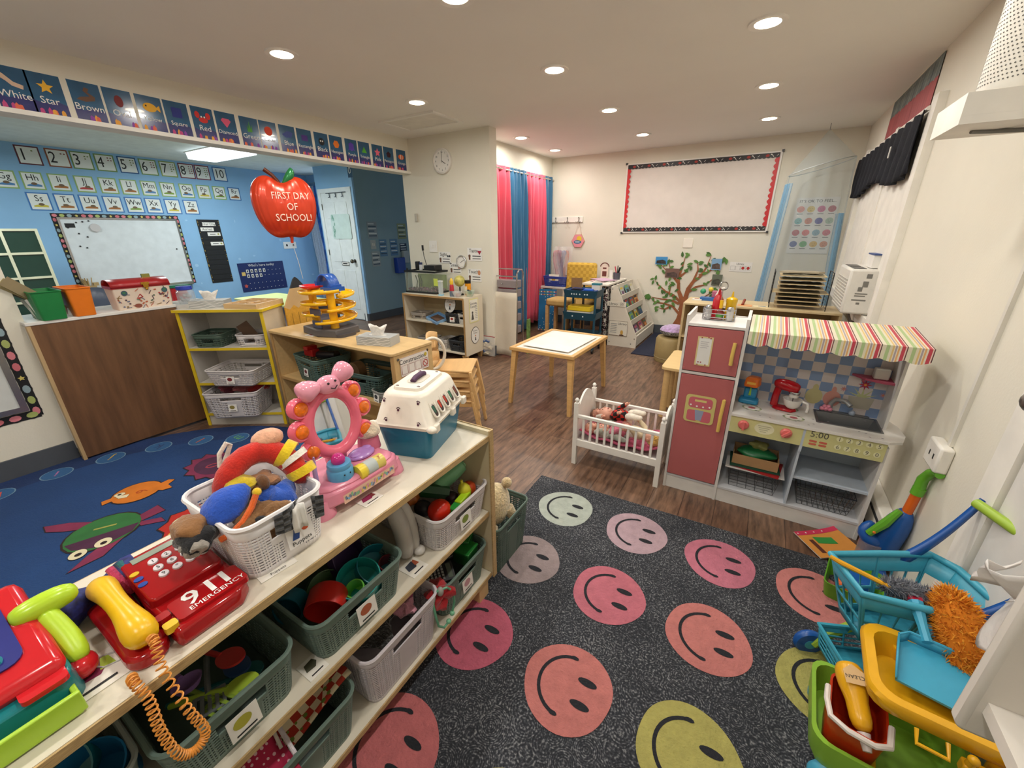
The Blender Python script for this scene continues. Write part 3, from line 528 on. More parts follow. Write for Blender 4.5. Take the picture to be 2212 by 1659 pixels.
b.ob('trunk',parent=t,smooth=0)
b=B(); rr=random.Random(3); zz=.0075
for i,p in enumerate(BR):
    for j in range(1,len(p)*2):
        if i<2 and j<8: continue
        q=p[min(len(p)-1,(j+1)//2)]; x=q[0]+rr.uniform(-.045,.045); y=q[1]+rr.uniform(-.04,.04); s=rr.uniform(.026,.038); a=rr.uniform(0,360)
        b.m(mat(rr.choice(['#4f7a35','#5f8a3f','#41682e']),.6)).flat(rot2([(-s,0),(-s*.3,s*.5),(s*.5,s*.4),(s*1.2,0),(s*.5,-s*.4),(-s*.3,-s*.5)],a,x,y),zz); zz+=.00006
b.ob('leaves',parent=t,smooth=0)
for (x,z),w,h,c1,c2,lb in (((-1.22,1.01),.155,.10,'#3f8fc9','#2f2c2c','snapshot with blue sky, leftmost on the tree decal'),((-1.06,.85),.18,.12,'#7a5a50','#51403c','dark brown snapshot on the left branches of the tree'),((-.53,.98),.12,.14,'#7fa8cc','#5a4a44','tall snapshot at the top right of the tree decal'),((-.495,.785),.12,.14,'#6a7260','#4a4a40','greenish snapshot under the tall one on the tree')):
    B().m(paper(c1)).box(-w/2,w/2,-h/2,h/2,0,.002).m(mat(c2,.5,noise=(30,.5))).flat([(-w*.42,-h*.4),(w*.42,-h*.42),(w*.35,.0),(w*.1,h*.12),(-w*.2,h*.05),(-w*.4,.0)],.003).ob('snapshot',loc=(x,6.022,z),rot=FB,label=lb,category='photo print',group='snapshots on the tree decal',smooth=0)
# feelings poster
b=B().m(paper('#e2e0dc')).box(-.2,.2,-.3,.3,0,.002).m(INK).text("IT'S OK TO FEEL...",.042,0,.262,.003,sx=1.05)
FC=['#d98a7a','#d9c070','#c96a90','#b8646a','#7ab0b0','#d08a74','#6f62a8','#a8bca8','#c0555c','#d97a7a','#8aa8b8','#cf6878','#5f5f9c','#74b070','#dcb45c','#d08a6a']
for i in range(16):
    x=-.145+(i%4)*.097; y=.18-(i//4)*.125; b.m(paper(FC[i])).flat(ell(.037,.034,x,y,16),.003).m(INK).rect(x-.028,x+.028,y-.052,y-.047,.003).flat(ell(.003,cx=x-.011,cy=y+.006,n=6),.004).flat(ell(.003,cx=x+.011,cy=y+.006,n=6),.004).flat([(x-.012,y-.01),(x,y-.016),(x+.012,y-.01),(x,y-.012)],.004)
b.ob('feelings_poster',loc=(.395,6.036,1.43),rot=FB,label="feelings poster reading IT'S OK TO FEEL behind the canopy net",category='poster',smooth=0)
b=B().m(WHT).box(-.1,.1,-.2,.2,0,.002).m(paper('#8a3a3a')); [b.rect(-.07,.06,.14-i*.06,.16-i*.06,.003) for i in range(5)]
b.ob('rules_poster',loc=(.698,5.78,1.62),rot=FR,label='white list poster on right wall between canopy and window',category='poster',smooth=0)
# canopy
NET=mat('#b4ccd4',.9,noise=False,alpha=.14); NET2=mat('#86b4d2',.9,noise=False,alpha=.42)
t=thing('bed_canopy','pale blue mesh hanging canopy with hoop in the far right corner','canopy',(.33,5.68,0))
B().m(metal('#9a9a9a')).tube([(0,0,2.39),(0,0,2.34),(.01,0,2.33)],.003).ob('ceiling_hook',parent=t)
def hoop(u,tilt=1): a=2*PI*u; return (.27*math.cos(a),.27*math.sin(a),2.0+.07*math.cos(a)*tilt)
B().m(mat('#b8bcbc',.5)).tube([hoop(i/32) for i in range(32)],.004,closed=True,n=6).ob('hoop',parent=t)
B().m(NET).grid(lambda u,v:tuple(a*(1-v)+c*v for a,c in zip(hoop(u),(0,0,2.34))),32,6,cu=True).ob('net_top',parent=t)
B().m(NET).grid(lambda u,v:((.27+.07*v+.012*math.sin(26*PI*u))*math.cos(2*PI*u),(.27+.03*v+.012*math.sin(26*PI*u))*math.sin(2*PI*u),hoop(u)[2]*(1-v)+.45*v),78,8,cu=True,skip=None).ob('net_drape',parent=t)
for a0,a1 in ((150,215),(-35,30)):
    B().m(NET2).grid(lambda u,v:((.275+.08*v+.015*math.sin(14*PI*u))*math.cos(math.radians(a0+(a1-a0)*u)),(.275+.03*v+.015*math.sin(14*PI*u))*math.sin(math.radians(a0+(a1-a0)*u)),(1.55 if a1<100 else 1.85)*(1-v)+.35*v),26,8).ob('side_drape',parent=t)
# ---------------------------------------------------------------- plastic weave baskets
def basket_geo(w,d,h,tap=.88,g=1.0,r=.035,handle='y'):
    "perforated walls; local x width, y depth, front at -y"
    out=rrect(w,d,min(r,w*.3,d*.3),5); out.append(out[0]); L=[0]
    for i in range(1,len(out)): L.append(L[-1]+math.dist(out[i],out[i-1]))
    tot=L[-1]; pat=[(.004,0),(.011,1),(.004,0),(.0035,2),(.003,0),(.0035,2)]; P=sum(a for a,_ in pat)*g; k=max(1,round(tot/P)); sc=tot/(k*P)
    us=[0];ty=[]
    for _ in range(k):
        for a,t in pat: us.append(us[-1]+a*g*sc); ty.append(t)
    def pt(s):
        s=min(s,tot-1e-9); j=max(i for i in range(len(L)) if L[i]<=s+1e-12); j=min(j,len(out)-2); f=(s-L[j])/max(1e-9,L[j+1]-L[j]); return (out[j][0]+(out[j+1][0]-out[j][0])*f,out[j][1]+(out[j+1][1]-out[j][1])*f)
    pts=[pt(u) for u in us[:-1]]; n=len(pts)
    zs=[0,.014]; z=.014
    while z<h-.028: zs+= [z+.0045*g, z+.0085*g]; z+=.0085*g
    zs.append(h); hz=h-.045
    b=B(); vs=[];
    for z in zs:
        t=tap+(1-tap)*z/h
        vs+=[(x*t,y*t,z) for x,y in pts]
    fs=[]
    for j in range(len(zs)-1):
        zc=(zs[j]+zs[j+1])/2
        for i in range(n):
            x,y=pts[i]; hole=(j>0 and j<len(zs)-2 and j%2==1 and ty[i]>0)
            onend=(abs(y)>d/2-.006 if handle=='y' else abs(x)>w/2-.006); c=x if handle=='y' else y; W=(w if handle=='y' else d)
            if onend and abs(c)<W*.20:
                if hz-.012<zc<hz+.014: hole=True
                elif zc>hz-.03: hole=False
                elif abs(c)<W*.13: hole=False
            if not hole: fs.append((j*n+i,j*n+(i+1)%n,(j+1)*n+(i+1)%n,(j+1)*n+i))
    b.v=vs; b.f=fs; b.k=[0]*len(fs); b.add([(x*tap,y*tap,.003) for x,y in pts],[tuple(range(n))])
    return b,out
def basket(label,loc,rz,w,d,h,col='#6f8579',g=1.0,tap=.88,card=None,rot=None,handle='y',grp=None,r=.035):
    T=thing('plastic_basket',label,'basket',loc,rz,grp,rot); mt=plastic(col,.45)
    b,out=basket_geo(w,d,h,tap,g,r,handle); b.m(mt); b.k=[0]*len(b.f); b.ob('basket_body',parent=T,solid=.0028,smooth=30)
    B().m(mt).tube([(x,y,h) for x,y in out[:-1]],.0052,closed=True,n=6).ob('rim',parent=T)
    if card:
        y=-d/2*(tap+(1-tap)*.5)-.004; c=B().m(paper('#e6e2db')).box(-.03,.03,-.028,.028,0,.0015).m(paper(card)).flat(ell(.018,.014,-.003,.006),.002).m(INK).rect(-.02,.02,-.022,-.018,.002)
        o=c.ob('label_card',parent=T,smooth=0); o.location=(0,y,h*.42); o.rotation_euler=(PI/2-.08,0,0)
    return T
# ---------------------------------------------------------------- front shelf unit
SH=mat('#d8d0bf',.32,noise=(4,.03),coat=.2); EDGE=mat('#b79a6c',.5,noise=(5,.25,(8,8,90)))
t=thing('low_shelf','long low white-topped plywood shelf of toy baskets in the left foreground','shelf',(-.93,.35,0))
def board(name,x0,x1,y0,y1,z0,z1,m=None):
    b=B().m(m or SH).box(x0,x1,y0,y1,z0,z1); o=b.ob(name,parent=t,smooth=0); o.location=(.93,-.35,0); return o
def slab(name,x0,x1,y0,y1,z0,z1):
    b=B().m(SH).box(x0+.004,x1-.004,y0,y1,z0,z1).m(EDGE).box(x1-.004,x1,y0,y1,z0,z1-.001).box(x0,x0+.004,y0,y1,z0,z1-.001); o=b.ob(name,parent=t,smooth=0); o.location=(.93,-.35,0)
slab('top_board',-1.115,-.728,-.60,1.045,.705,.725); slab('middle_board',-1.11,-.735,-.58,1.04,.382,.40); slab('bottom_board',-1.11,-.732,-.58,1.04,.082,.10)
b=B().m(EDGE).box(-1.12,-.724,1.058,1.063,.08,.745).m(mat('#cdbf9f',.5)).box(-1.116,-.728,1.042,1.058,.083,.742).m(EDGE).box(-.728,-.722,1.040,1.063,.08,.745); o=b.ob('side_panel',parent=t,smooth=0); o.location=(.93,-.35,0)
board('side_panel',-1.115,-.728,-.62,-.60,.08,.74,mat('#cdbf9f',.5))
b=B().m(mat('#d2c7b2',.5)).box(-1.118,-1.112,-.6,1.045,.08,.70); o=b.ob('back_panel',parent=t,smooth=0); o.location=(.93,-.35,0)
for x in (-1.08,-.76):
    for y in (-.56,.985): board('leg',x-.025,x+.025,y-.03,y+.03,0,.082,mat('#c9a878',.5))
# cash register
RED=plastic('#c8232a',.16); 
t=thing('toy_cash_register','red toy cash register with blue keypad and lime drawer, bottom left','toy cash register',(-.79,-.13,.725),90)
B().m(plastic('#157a80',.2)).prism(rrect(.30,.235,.03),0,.05,.97).ob('register_base',parent=t,bevel=.004).location=(0,.115,0)
b=B().m(RED).at((0,.12,.0)).add([(-.15,-.10,.045),(.145,-.10,.045),(.145,.10,.045),(-.15,.10,.045),(-.15,-.10,.072),(.145,-.10,.072),(.145,.10,.125),(-.15,.10,.125)],[(0,3,2,1),(4,5,6,7),(0,1,5,4),(1,2,6,5),(2,3,7,6),(3,0,4,7)]); b.ob('console',parent=t,bevel=.02,smooth=50)
sl=math.degrees(math.atan2(.053,.2)); k=B().at((0,.12,.0995),(sl,0,0)).m(plastic('#22287a',.3)).prism(rrect(.23,.135,.02),.0,.003); KP=k.ob('keypad_panel',parent=t,smooth=0)
SY=[['7','8','9','-'],['4','5','6','×'],['1','2','3','÷'],['0','.','=','+']]
for r_ in range(4):
    for c_ in range(4):
        b=B().at((0,.12,.0995),(sl,0,0)).m(plastic('#d62c3a' if (r_,c_)==(3,1) else '#2f9aa8',.2)); x=-.055+c_*.045; y=.047-r_*.031; b.at((0,.12,.0995),(sl,0,0))
        p=[(a+x,e+y) for a,e in rrect(.032,.021,.008,2)]; b.prism(p,.003,.009,.9).m(WHT).text(SY[r_][c_],.017,x,y,.0095); b.ob('key',parent=KP,smooth=0)
b=B().m(plastic('#a8cf3a',.3)).box(-.145,.14,-.03,-.022,.005,.042).box(-.145,-.138,-.03,.05,.005,.03).box(.132,.14,-.03,.05,.005,.03).box(-.14,.135,-.03,.05,.003,.008).box(.03,.035,-.03,.05,.005,.03); b.ob('cash_drawer',parent=t,bevel=.002)
B().m(RED).prism(rrect(.05,.03,.008),.05,.058).ob('drawer_button',parent=t).location=(.115,.012,0)
# scanner
t=thing('toy_barcode_scanner','lime green toy scanner gun between the register and the phone','toy scanner',(-.895,.028,.725)); t.scale=(.78,.78,.78)
B().m(plastic('#b4d631',.25)).tube([(-.04,-.055,.13),(-.04,-.045,.13),(-.04,.0,.132),(-.04,.035,.13),(-.04,.048,.13)],[.012,.024,.027,.024,.010],n=16).ob('scanner_head',parent=t,sub=1)
B().m(plastic('#b4d631',.35)).tube([(-.035,-.01,.125),(-.005,-.005,.10),(.03,.0,.075),(.065,.0,.05),(.08,0,.042)],[.018,.02,.021,.021,.012],n=14).ob('handle_grip',parent=t,sub=1)
B().m(RED).ball((.07,-.005,.025),.033,.028,.025).ob('cradle',parent=t)
B().m(plastic('#b9b7b5',.3)).tube([(-.01,-.02,.11),(.0,-.03,.06),(.02,-.02,.01),(.05,.0,.004),(.09,.02,.003),(.1,.045,.003),(.07,.05,.003),(.05,.02,.003)],.0022,n=6).ob('cable',parent=t)
# navy pouch
t=thing('star_print_pouch','navy star print cloth pouch lying behind the yellow handset','pouch',(-.985,.085,.725))
B().m(mat('#1d2566',.6,noise=(70,.9))).grid(lambda u,v:((.028+.010*math.sin(9*u))*math.cos(2*PI*v),(u-.5)*.13,.034+(.030+.012*math.sin(7*u+1))*math.sin(2*PI*v)),10,14).ball((0,-.065,.034),.028,.01,.03).ball((0,.065,.034),.028,.01,.03).ob('pouch_body',parent=t)
B().m(cloth('#b6365e')).tube([(.0,.03,.07),(.03,.035,.05),(.035,.04,.02)],.007).m(cloth('#2c6a72')).tube([(.0,.045,.073),(.033,.05,.05),(.038,.055,.02)],.006).ob('patterned_strap',parent=t)
# 911 phone
DR=plastic('#9e1418',.13)
t=thing('toy_emergency_phone','red toy telephone reading 911 EMERGENCY with yellow handset','toy phone',(-.87,.16,.725),90)
# local: x = world Y, y = -world X
B().m(DR).prism([(-.035,-.12),(.07,-.12),(.095,-.095),(.1,.10),(.085,.125),(-.03,.125),(-.04,.0)],0,.035,.97).ob('phone_base',parent=t,bevel=.008,smooth=50)
B().m(DR).prism([(x-.068,y+.01) for x,y in rrect(.06,.245,.028)],0,.026,.98).ob('handset_cradle',parent=t,bevel=.006,smooth=50)
tl=8; b=B().m(DR).at((.027,.045,.05),(tl,0,0)).prism(rrect(.125,.145,.012),-.02,.012,.96); KP=b.ob('keypad_plateau',parent=t,bevel=.004,smooth=50)
B().at((.027,.045,.05),(tl,0,0)).m(mat('#8d9687',.15)).box(-.045,.045,.045,.060,.012,.0135).ob('display_screen',parent=KP,smooth=0)
ks=['1','2','3','4','5','6','7','8','9','*','0','#']
for i in range(12):
    x=-.020+(i%4)*.0225; y=.026-(i//4)*.023; b=B().at((.027,.045,.05),(tl,0,0)).m(plastic('#cfc7cc',.3)); b.prism([(a+x,c+y) for a,c in ell(.0088,n=14)],.011,.015,.9).m(INK).text(ks[i],.012,x,y,.0155); b.ob('key',parent=KP,smooth=0)
for i,c in enumerate(('#d9b429','#2a4aa0','#2a4aa0')): x=-.052; y=.018-i*.018; B().at((.027,.045,.05),(tl,0,0)).m(plastic(c,.2)).prism([(a+x,e+y) for a,e in ell(.0075,.0055,n=12)],.011,.014).ob('function_button',parent=t,smooth=0)
B().m(plastic('#a5171b',.12)).prism([(x+.038,y-.072) for x,y in rrect(.118,.06,.008)],.03,.041,.98).m(paper('#f2f0ee')).text('9',.056,.012,-.064,.0418,sx=1).text('9',.056,.014,-.064,.0421,sx=1).text('1',.056,.043,-.064,.0418).text('1',.056,.046,-.064,.0421).text('1',.056,.068,-.064,.0418).text('1',.056,.071,-.064,.0421).text('EMERGENCY',.0155,.046,-.09,.0418,sx=1.05).ob('speed_dial_plate',parent=t,smooth=0)
for x,y,c in ((-.022,-.045,'#a5171b'),(-.022,-.075,'#e0b92a')): B().m(plastic(c,.2)).prism([(a+x-.01,e+y-.02) for a,e in rrect(.02,.018,.004,2)],.03,.043).ob('dial_button',parent=t,smooth=0)
b=B().m(plastic('#e7b718',.28)); b.tube([(-.067,.115,.042),(-.067,.10,.05),(-.067,.075,.062),(-.067,.03,.066),(-.067,-.03,.066),(-.067,-.065,.062),(-.067,-.09,.05),(-.067,-.105,.042)],[.012,.024,.023,.017,.017,.024,.027,.015],n=12); b.ob('handset',parent=t,sub=1)
def coil(b,pts,r,turns,tr,n=7):
    P=[Vector(p) for p in pts]; N=turns*10; out=[]
    def ev(t):
        t*=len(P)-1; i=min(int(t),len(P)-2); f=t-i; p0=P[max(i-1,0)];p1=P[i];p2=P[i+1];p3=P[min(i+2,len(P)-1)]
        return .5*((2*p1)+(p2-p0)*f+(2*p0-5*p1+4*p2-p3)*f*f+(3*p1-p0-3*p2+p3)*f**3)
    u=None
    for k in range(N+1):
        t=k/N; c=ev(t); d=(ev(min(1,t+.005))-ev(max(0,t-.005))).normalized(); u=(u-d*u.dot(d)).normalized() if u else d.orthogonal().normalized(); w=d.cross(u); a=2*PI*turns*t; e=min(1,t*12,(1-t)*12)
        out.append(tuple(c+(u*math.cos(a)+w*math.sin(a))*r*e))
    return b.tube(out,tr,n=n)
b=B().m(plastic('#d98f3c',.4)); coil(b,[(-.067,-.108,.05),(-.063,-.135,.065),(-.072,-.165,.028),(-.068,-.19,-.05),(-.060,-.195,-.115),(-.08,-.2,-.128),(-.098,-.196,-.112),(-.104,-.19,-.05),(-.100,-.18,.01),(-.103,-.15,.035),(-.095,-.115,.012)],.0065,62,.0016,n=5); b.ob('coiled_cord',parent=t)
# price card
def pcard(x,y,z,rz,w,d,c,tx,label,extra=None):
    b=B().m(paper('#e7e2d8')).box(-w/2,w/2,-d/2,d/2,0,.0012).m(paper(c)).flat([(-w*.35,-d*.05),(w*.1,-d*.1),(w*.3,d*.12),(w*.2,d*.35),(-w*.25,d*.3)],.0016)
    if extra: b.m(paper(extra)).flat([(w*.12,d*.0),(w*.38,-d*.02),(w*.33,d*.35),(w*.2,d*.3)],.002)
    b.m(INK); 
    if tx: b.text(tx,d*.2,0,-d*.33,.0017)
    else: b.rect(-w*.3,w*.3,-d*.37,-d*.31,.0017)
    b.ob('picture_label',loc=(x,y,z),rot=(0,0,rz),label=label,category='picture label',smooth=0)
pcard(-.823,.03,.7255,90,.075,.085,'#7c2347',None,'taped price label card in front of the cash register','#a9c03a')
pcard(-.793,.314,.7255,84,.075,.05,'#27478a','Puppets','Puppets picture card lying on the shelf before the white basket','#b8452a')
pcard(-.806,.581,.7255,90,.06,.045,'#8f2550',None,'small picture card under the front of the vanity toy','#7a2f2f')
pcard(-.79,.69,.4005,90,.065,.07,'#39404e',None,'picture card on the middle shelf beside the white case','#b05a3c')
pcard(-.78,.33,.4005,90,.05,.06,'#4a4a38',None,'dark picture card on the middle shelf left of the pots basket')
# puppets basket
T=basket('white plastic basket heaped with hand puppets on the shelf top',(-.895,.352,.725),90,.19,.245,.135,'#e3dfe0',g=.85)
b=B().m(paper('#e8e4e2')).box(-.03,.03,-.028,.028,0,.001).m(paper('#27478a')).flat([(-.02,-.01),(-.005,-.012),(0,.005),(-.012,.014)],.0016).m(paper('#c2502a')).flat(ell(.009,cx=.013,cy=.008),.0016).m(INK).text('Puppets',.014,0,-.02,.0016)
o=b.ob('puppets_card',parent=T,smooth=0); o.location=(.02,-.121,.06); o.rotation_euler=(PI/2-.1,0,0)
def lump(b,c,s,seed,n=18,m=12,k=.18):
    rr=random.Random(seed); ph=[rr.uniform(0,6) for _ in range(6)]; vs=[]
    for j in range(m+1):
        th=PI*j/m
        for i in range(n):
            a=2*PI*i/n; f=1+k*(math.sin(3*a+ph[0]+2*th)+.6*math.sin(5*a+ph[1]-3*th)+.5*math.sin(4*th+ph[2]))*math.sin(th)
            vs.append((c[0]+s[0]*f*math.sin(th)*math.cos(a),c[1]+s[1]*f*math.sin(th)*math.sin(a),c[2]-s[2]*f*math.cos(th)))
    return b.add(vs,[(j*n+i,j*n+(i+1)%n,(j+1)*n+(i+1)%n,(j+1)*n+i) for j in range(m) for i in range(n)])
G='hand puppets heaped in the white basket'
t=thing('hand_puppet','tan puppet wearing a blue beret with orange band, front left of basket','puppet',(-.86,.30,.855),0,G)
lump(B().m(cloth('#7a5530')),(.022,.03,-.035),(.048,.055,.045),1).ob('puppet_body',parent=t); lump(B().m(cloth('#8a6440')),(.045,.055,-.012),(.022,.03,.02),16).ob('muzzle',parent=t)
HT=lump(B().m(cloth('#1f50b8')),(0,0,0),(.036,.048,.028),2,k=.05).ob('beret',parent=t); HT.location=(-.005,-.012,.022); HT.rotation_euler=(.45,.45,.1)
B().m(cloth('#d9601e')).tube([(.026,-.050,-.026),(.036,-.03,-.018),(.040,-.008,-.004),(.036,.014,.014),(.026,.032,.030)],.0065,n=8).ob('hat_band',parent=t); B().m(cloth('#e0b81e')).ball((.024,.036,.034),.009).ob('yellow_badge',parent=t)
B().m(INK).at((.062,.012,-.02),(0,70,-30)).lathe([(.0001,.004),(.018,.002),(.020,-.002)],n=16).ob('dark_lens',parent=t); B().m(cloth('#6b4526')).ball((.0,.062,.035),.018,.012,.018).ball((-.01,.085,.02),.016,.012,.016).ob('ear',parent=t); B().m(INK).ball((.066,.05,-.012),.006).ob('button_nose',parent=t)
t=thing('hand_puppet','brown and black puppet ear flopping over the left rim of the basket','puppet',(-.87,.225,.862),0,G)
lump(B().m(cloth('#16161a')),(.005,-.002,-.02),(.042,.036,.022),14,k=.15).ob('puppet_ear',parent=t); lump(B().m(cloth('#8a6038')),(-.008,.0,.0),(.034,.034,.018),15,k=.12).ob('brown_fur',parent=t); lump(B().m(cloth('#8c857c')),(.028,-.012,-.024),(.022,.022,.016),17,k=.2).ob('grey_lining',parent=t)
t=thing('hand_puppet','red and yellow firefighter puppet jacket with white stripe, back of the basket','puppet',(-.90,.385,.87),0,G)
b=B().m(cloth('#c22414')); b.tube([(-.02,-.09,-.01),(-.01,-.07,.045),(-.02,-.02,.07),(-.01,.03,.065),(.03,.055,.03),(.055,.06,-.03)],[.018,.026,.028,.03,.03,.02],n=12); b.ob('red_jacket',parent=t,sub=1)
B().m(cloth('#e6c51e')).tube([(.008,.044,.052),(.022,.056,.040)],.034,n=14).tube([(.040,.060,.012),(.050,.062,-.006)],.032,n=14).ob('yellow_stripe',parent=t); B().m(cloth('#efe9dc')).tube([(.022,.056,.040),(.030,.059,.028)],.034,n=14).ob('white_stripe',parent=t); B().m(cloth('#d9a283')).ball((-.02,.035,.085),.03,.035,.022).ob('tan_paw',parent=t)
t=thing('hand_puppet','blue and brown puppet in the middle of the puppet basket','puppet',(-.86,.375,.83),0,G)
lump(B().m(cloth('#1f4fb0')),(.02,.0,-.0),(.035,.045,.05),5).ob('puppet_body',parent=t); lump(B().m(cloth('#4a2f1c')),(-.02,-.02,.03),(.03,.03,.025),6).ob('brown_hair',parent=t); B().m(WHT).tube([(.056,-.01,.0),(.062,.0,-.02),(.056,.015,-.01),(.057,.005,.02)],.003).ob('white_embroidery',parent=t)
t=thing('hand_puppet','yellow haired puppet under the red jacket in the basket','puppet',(-.91,.33,.89),0,G)
lump(B().m(cloth('#c3a81c')),(.02,.0,.0),(.035,.03,.022),8).ob('yellow_hair',parent=t); lump(B().m(cloth('#9a6b48')),(.03,.035,-.01),(.03,.035,.022),9).ob('face_fabric',parent=t)
t=thing('checkered_flag','black and grey checkered cloth over the front rim of the puppet basket','cloth',(-.785,.40,.83))
b=B(); M1=cloth('#17181a'); M2=cloth('#54565a')
for i in range(8):
    for j in range(6):
        b.m(M1 if (i+j)%2 else M2); f=lambda u,v:(.014*math.sin(u*7)+.008+.012*(1-v),-.075+.105*u,.032-.075*v*(1-.5*abs(u-.6))+.01*math.sin(u*5)); q=[(i/8,j/6),((i+1)/8,j/6),((i+1)/8,(j+1)/6),(i/8,(j+1)/6)]; b.add([f(*x) for x in q],[(0,1,2,3)])
b.ob('flag_cloth',parent=t,solid=.002); B().m(WHT).grid(lambda u,v:(.024+.012*math.sin(u*7)*.5,-.045+.03*u,.03-.06*v),4,4).ob('white_lining',parent=t,solid=.003)
t=thing('cotton_loop','white loop tag sticking up at the back of the puppet basket','tag',(-.98,.345,.905)); B().m(cloth('#e4ddd2')).tube([(0,-.01,0),(0,-.004,.03),(0,.015,.05),(0,.022,.042),(0,.01,.02),(0,-.004,0)],.005).ob('loop',parent=t)
# vanity toy
PK=plastic('#e48fa6',.25); PK2=plastic('#e96b82',.25)
t=thing('toy_vanity_mirror','pink toy vanity with bow, oval mirror and orange bulbs on the shelf','toy vanity',(-.91,.595,.725),90)
# local x=world Y-.595, y=-(X+.91)
b=B().m(PK)
fo=[(-.138,-.06),(-.115,-.082),(-.05,-.098),(.05,-.098),(.115,-.085),(.138,-.065),(.132,.06),(.08,.10),(-.08,.10),(-.132,.06)]
b.prism(fo,.022,.062,.93); b.prism([(x*.9,y*.9) for x,y in fo],.058,.072,.93); b.ob('vanity_base',parent=t,bevel=.008,smooth=50)
for x in (-.118,.118):
    for y in (-.062,.06): B().m(PK).lathe([(.030,0),(.028,.01),(.022,.03),(.018,.045)],c=(x,y,0),sy=.8).ob('foot',parent=t)
b=B().m(mat('#dfb49c',.4)).grid(lambda u,v:(-.085+.17*u,-.0985-.003,.028+.026*v),8,1)
for i in range(26): b.m(paper(R.choice(['#7fa6c9','#c9b45a','#7fb08a','#d08aa0','#6b7a90']))).add([(x,-.1025,z) for x,z in rot2([(-.0025,-.006),(.003,-.004),(.002,.006),(-.003,.004)],R.uniform(-60,60),-.078+.0062*i,.041+R.uniform(-.006,.006))],[(0,1,2,3)])
b.ob('front_sticker',parent=t,smooth=0)
mc=(0.0,.02,.197); TILT=(90-6,0,0)
def ovring(rx,ry,r): return [(rx*math.cos(2*PI*i/36),ry*math.sin(2*PI*i/36),0) for i in range(36)]
b=B().m(PK2).at(mc,TILT).tube(ovring(.073,.086,0),.017,closed=True,n=10).tube(ovring(.062,.074,0),.009,closed=True,n=8); MF=b.ob('mirror_frame',parent=t)
B().m(mat('#f4f4f6',.02,1,noise=False)).at(mc,TILT).flat(ell(.060,.072,n=36),.0035).ob('mirror_glass',parent=MF,smooth=0)
B().m(PK2).at(mc,TILT).flat(ell(.064,.076,n=36)[::-1],-.004).ob('mirror_back',parent=MF,smooth=0)
B().m(PK).box(-.03,.03,.02,.045,.07,.13).ob('mirror_stand',parent=t,bevel=.008)
for y,z in ((.511,.988),(.499,.931),(.514,.869),(.673,.986),(.695,.928),(.684,.864)):
    x=(y-.593)*.97; zz=(z-.922)
    o=B().m(PK2).at((mc[0],mc[1],mc[2]),TILT).lathe([(.027,-.01),(.027,.006),(.022,.013),(.018,.011)],c=(x,zz,0),n=20).ob('bulb_socket',parent=t)
    B().m(mat('#e8731a',.12,noise=(80,.25))).at(mc,TILT).ball((x,zz,.010),.0185,.0185,.010,n=18).ob('orange_bulb',parent=o)
b=B().m(plastic('#e79aae',.15)).at((0,.02,.305),(84,0,0))
b.ball((0,0,.01),.036,.026,.02); b.tube([(-.02,0,.008),(-.045,.005,.008),(-.07,-.002,.008),(-.082,-.006,.006)],[.012,.024,.032,.018],n=14); b.tube([(.02,.002,.008),(.04,.014,.008),(.062,.026,.008),(.072,.03,.006)],[.012,.024,.031,.017],n=14); b.ob('bow',parent=t,sub=1)
B().m(INK).at((0,.02,.305),(84,0,0)).ball((-.010,.007,.029),.003).ball((.011,.009,.029),.003).tube([(-.006,-.006,.030),(.004,-.011,.030),(.014,-.004,.029)],.0013,n=5).ob('smiling_face',parent=t)
B().m(plastic('#b48ad0',.25)).at((.055,-.005,.078)).ball((0,0,0),.042,.03,.012,n=20).ball((.025,.005,.008),.014,.012,.006).ball((-.02,-.005,.007),.018,.013,.006).ob('purple_compact',parent=t)
B().m(plastic('#5aa0cc',.3)).lathe([(.0001,.07),(.033,.07),(.033,.095),(.029,.10),(.031,.108),(.029,.114),(.0001,.114)],c=(-.045,-.045,0),n=22).ob('blue_pot',parent=t); B().m(plastic('#c12f80',.15)).ball((-.045,-.045,.122),.018).ob('pink_knob',parent=t); B().m(INK).ball((-.055,-.077,.09),.0022).ball((-.038,-.0775,.09),.0022).ob('pot_face',parent=t)
b=B().m(plastic('#dbc765',.3)).cyl((-.01,-.072,.07),(.068,-.072,.07),.021,n=18).m(plastic('#e9cf3a',.3)).cyl((-.016,-.072,.07),(.002,-.072,.07),.0225,n=18).m(paper('#b7c0bf')).cyl((.008,-.072,.0701),(.04,-.072,.0701),.0215,n=18).m(paper('#b02c3a')).text('7',.016,0,0,0) if 0 else B().m(plastic('#dbc765',.3)).cyl((-.01,-.072,.07),(.068,-.072,.07),.021,n=18).m(plastic('#e9cf3a',.3)).cyl((-.016,-.072,.07),(.002,-.072,.07),.0225,n=18).m(paper('#b7c0bf')).cyl((.008,-.072,.0701),(.04,-.072,.0701),.0215,n=18).at((.052,-.083,.0885),(30,0,0)).m(paper('#b02c3a')).text('7',.016,0,0,.0008)
b.ob('number_roller',parent=t)
B().m(plastic('#b79bd0',.3)).tube([(-.105,-.03,.06),(-.104,-.03,.11),(-.103,-.032,.14),(-.102,-.035,.155)],[.007,.006,.005,.002],n=8).ob('purple_lipstick_wand',parent=t)
B().m(plastic('#c96a84',.4)).lathe([(.034,.068),(.03,.10),(.028,.108)],c=(.105,.02,0),n=18).ob('brush_base',parent=t); lump(B().m(fur('#e0cfb6')),(.105,.02,.125),(.038,.038,.024),12,k=.03).ob('powder_puff',parent=t)
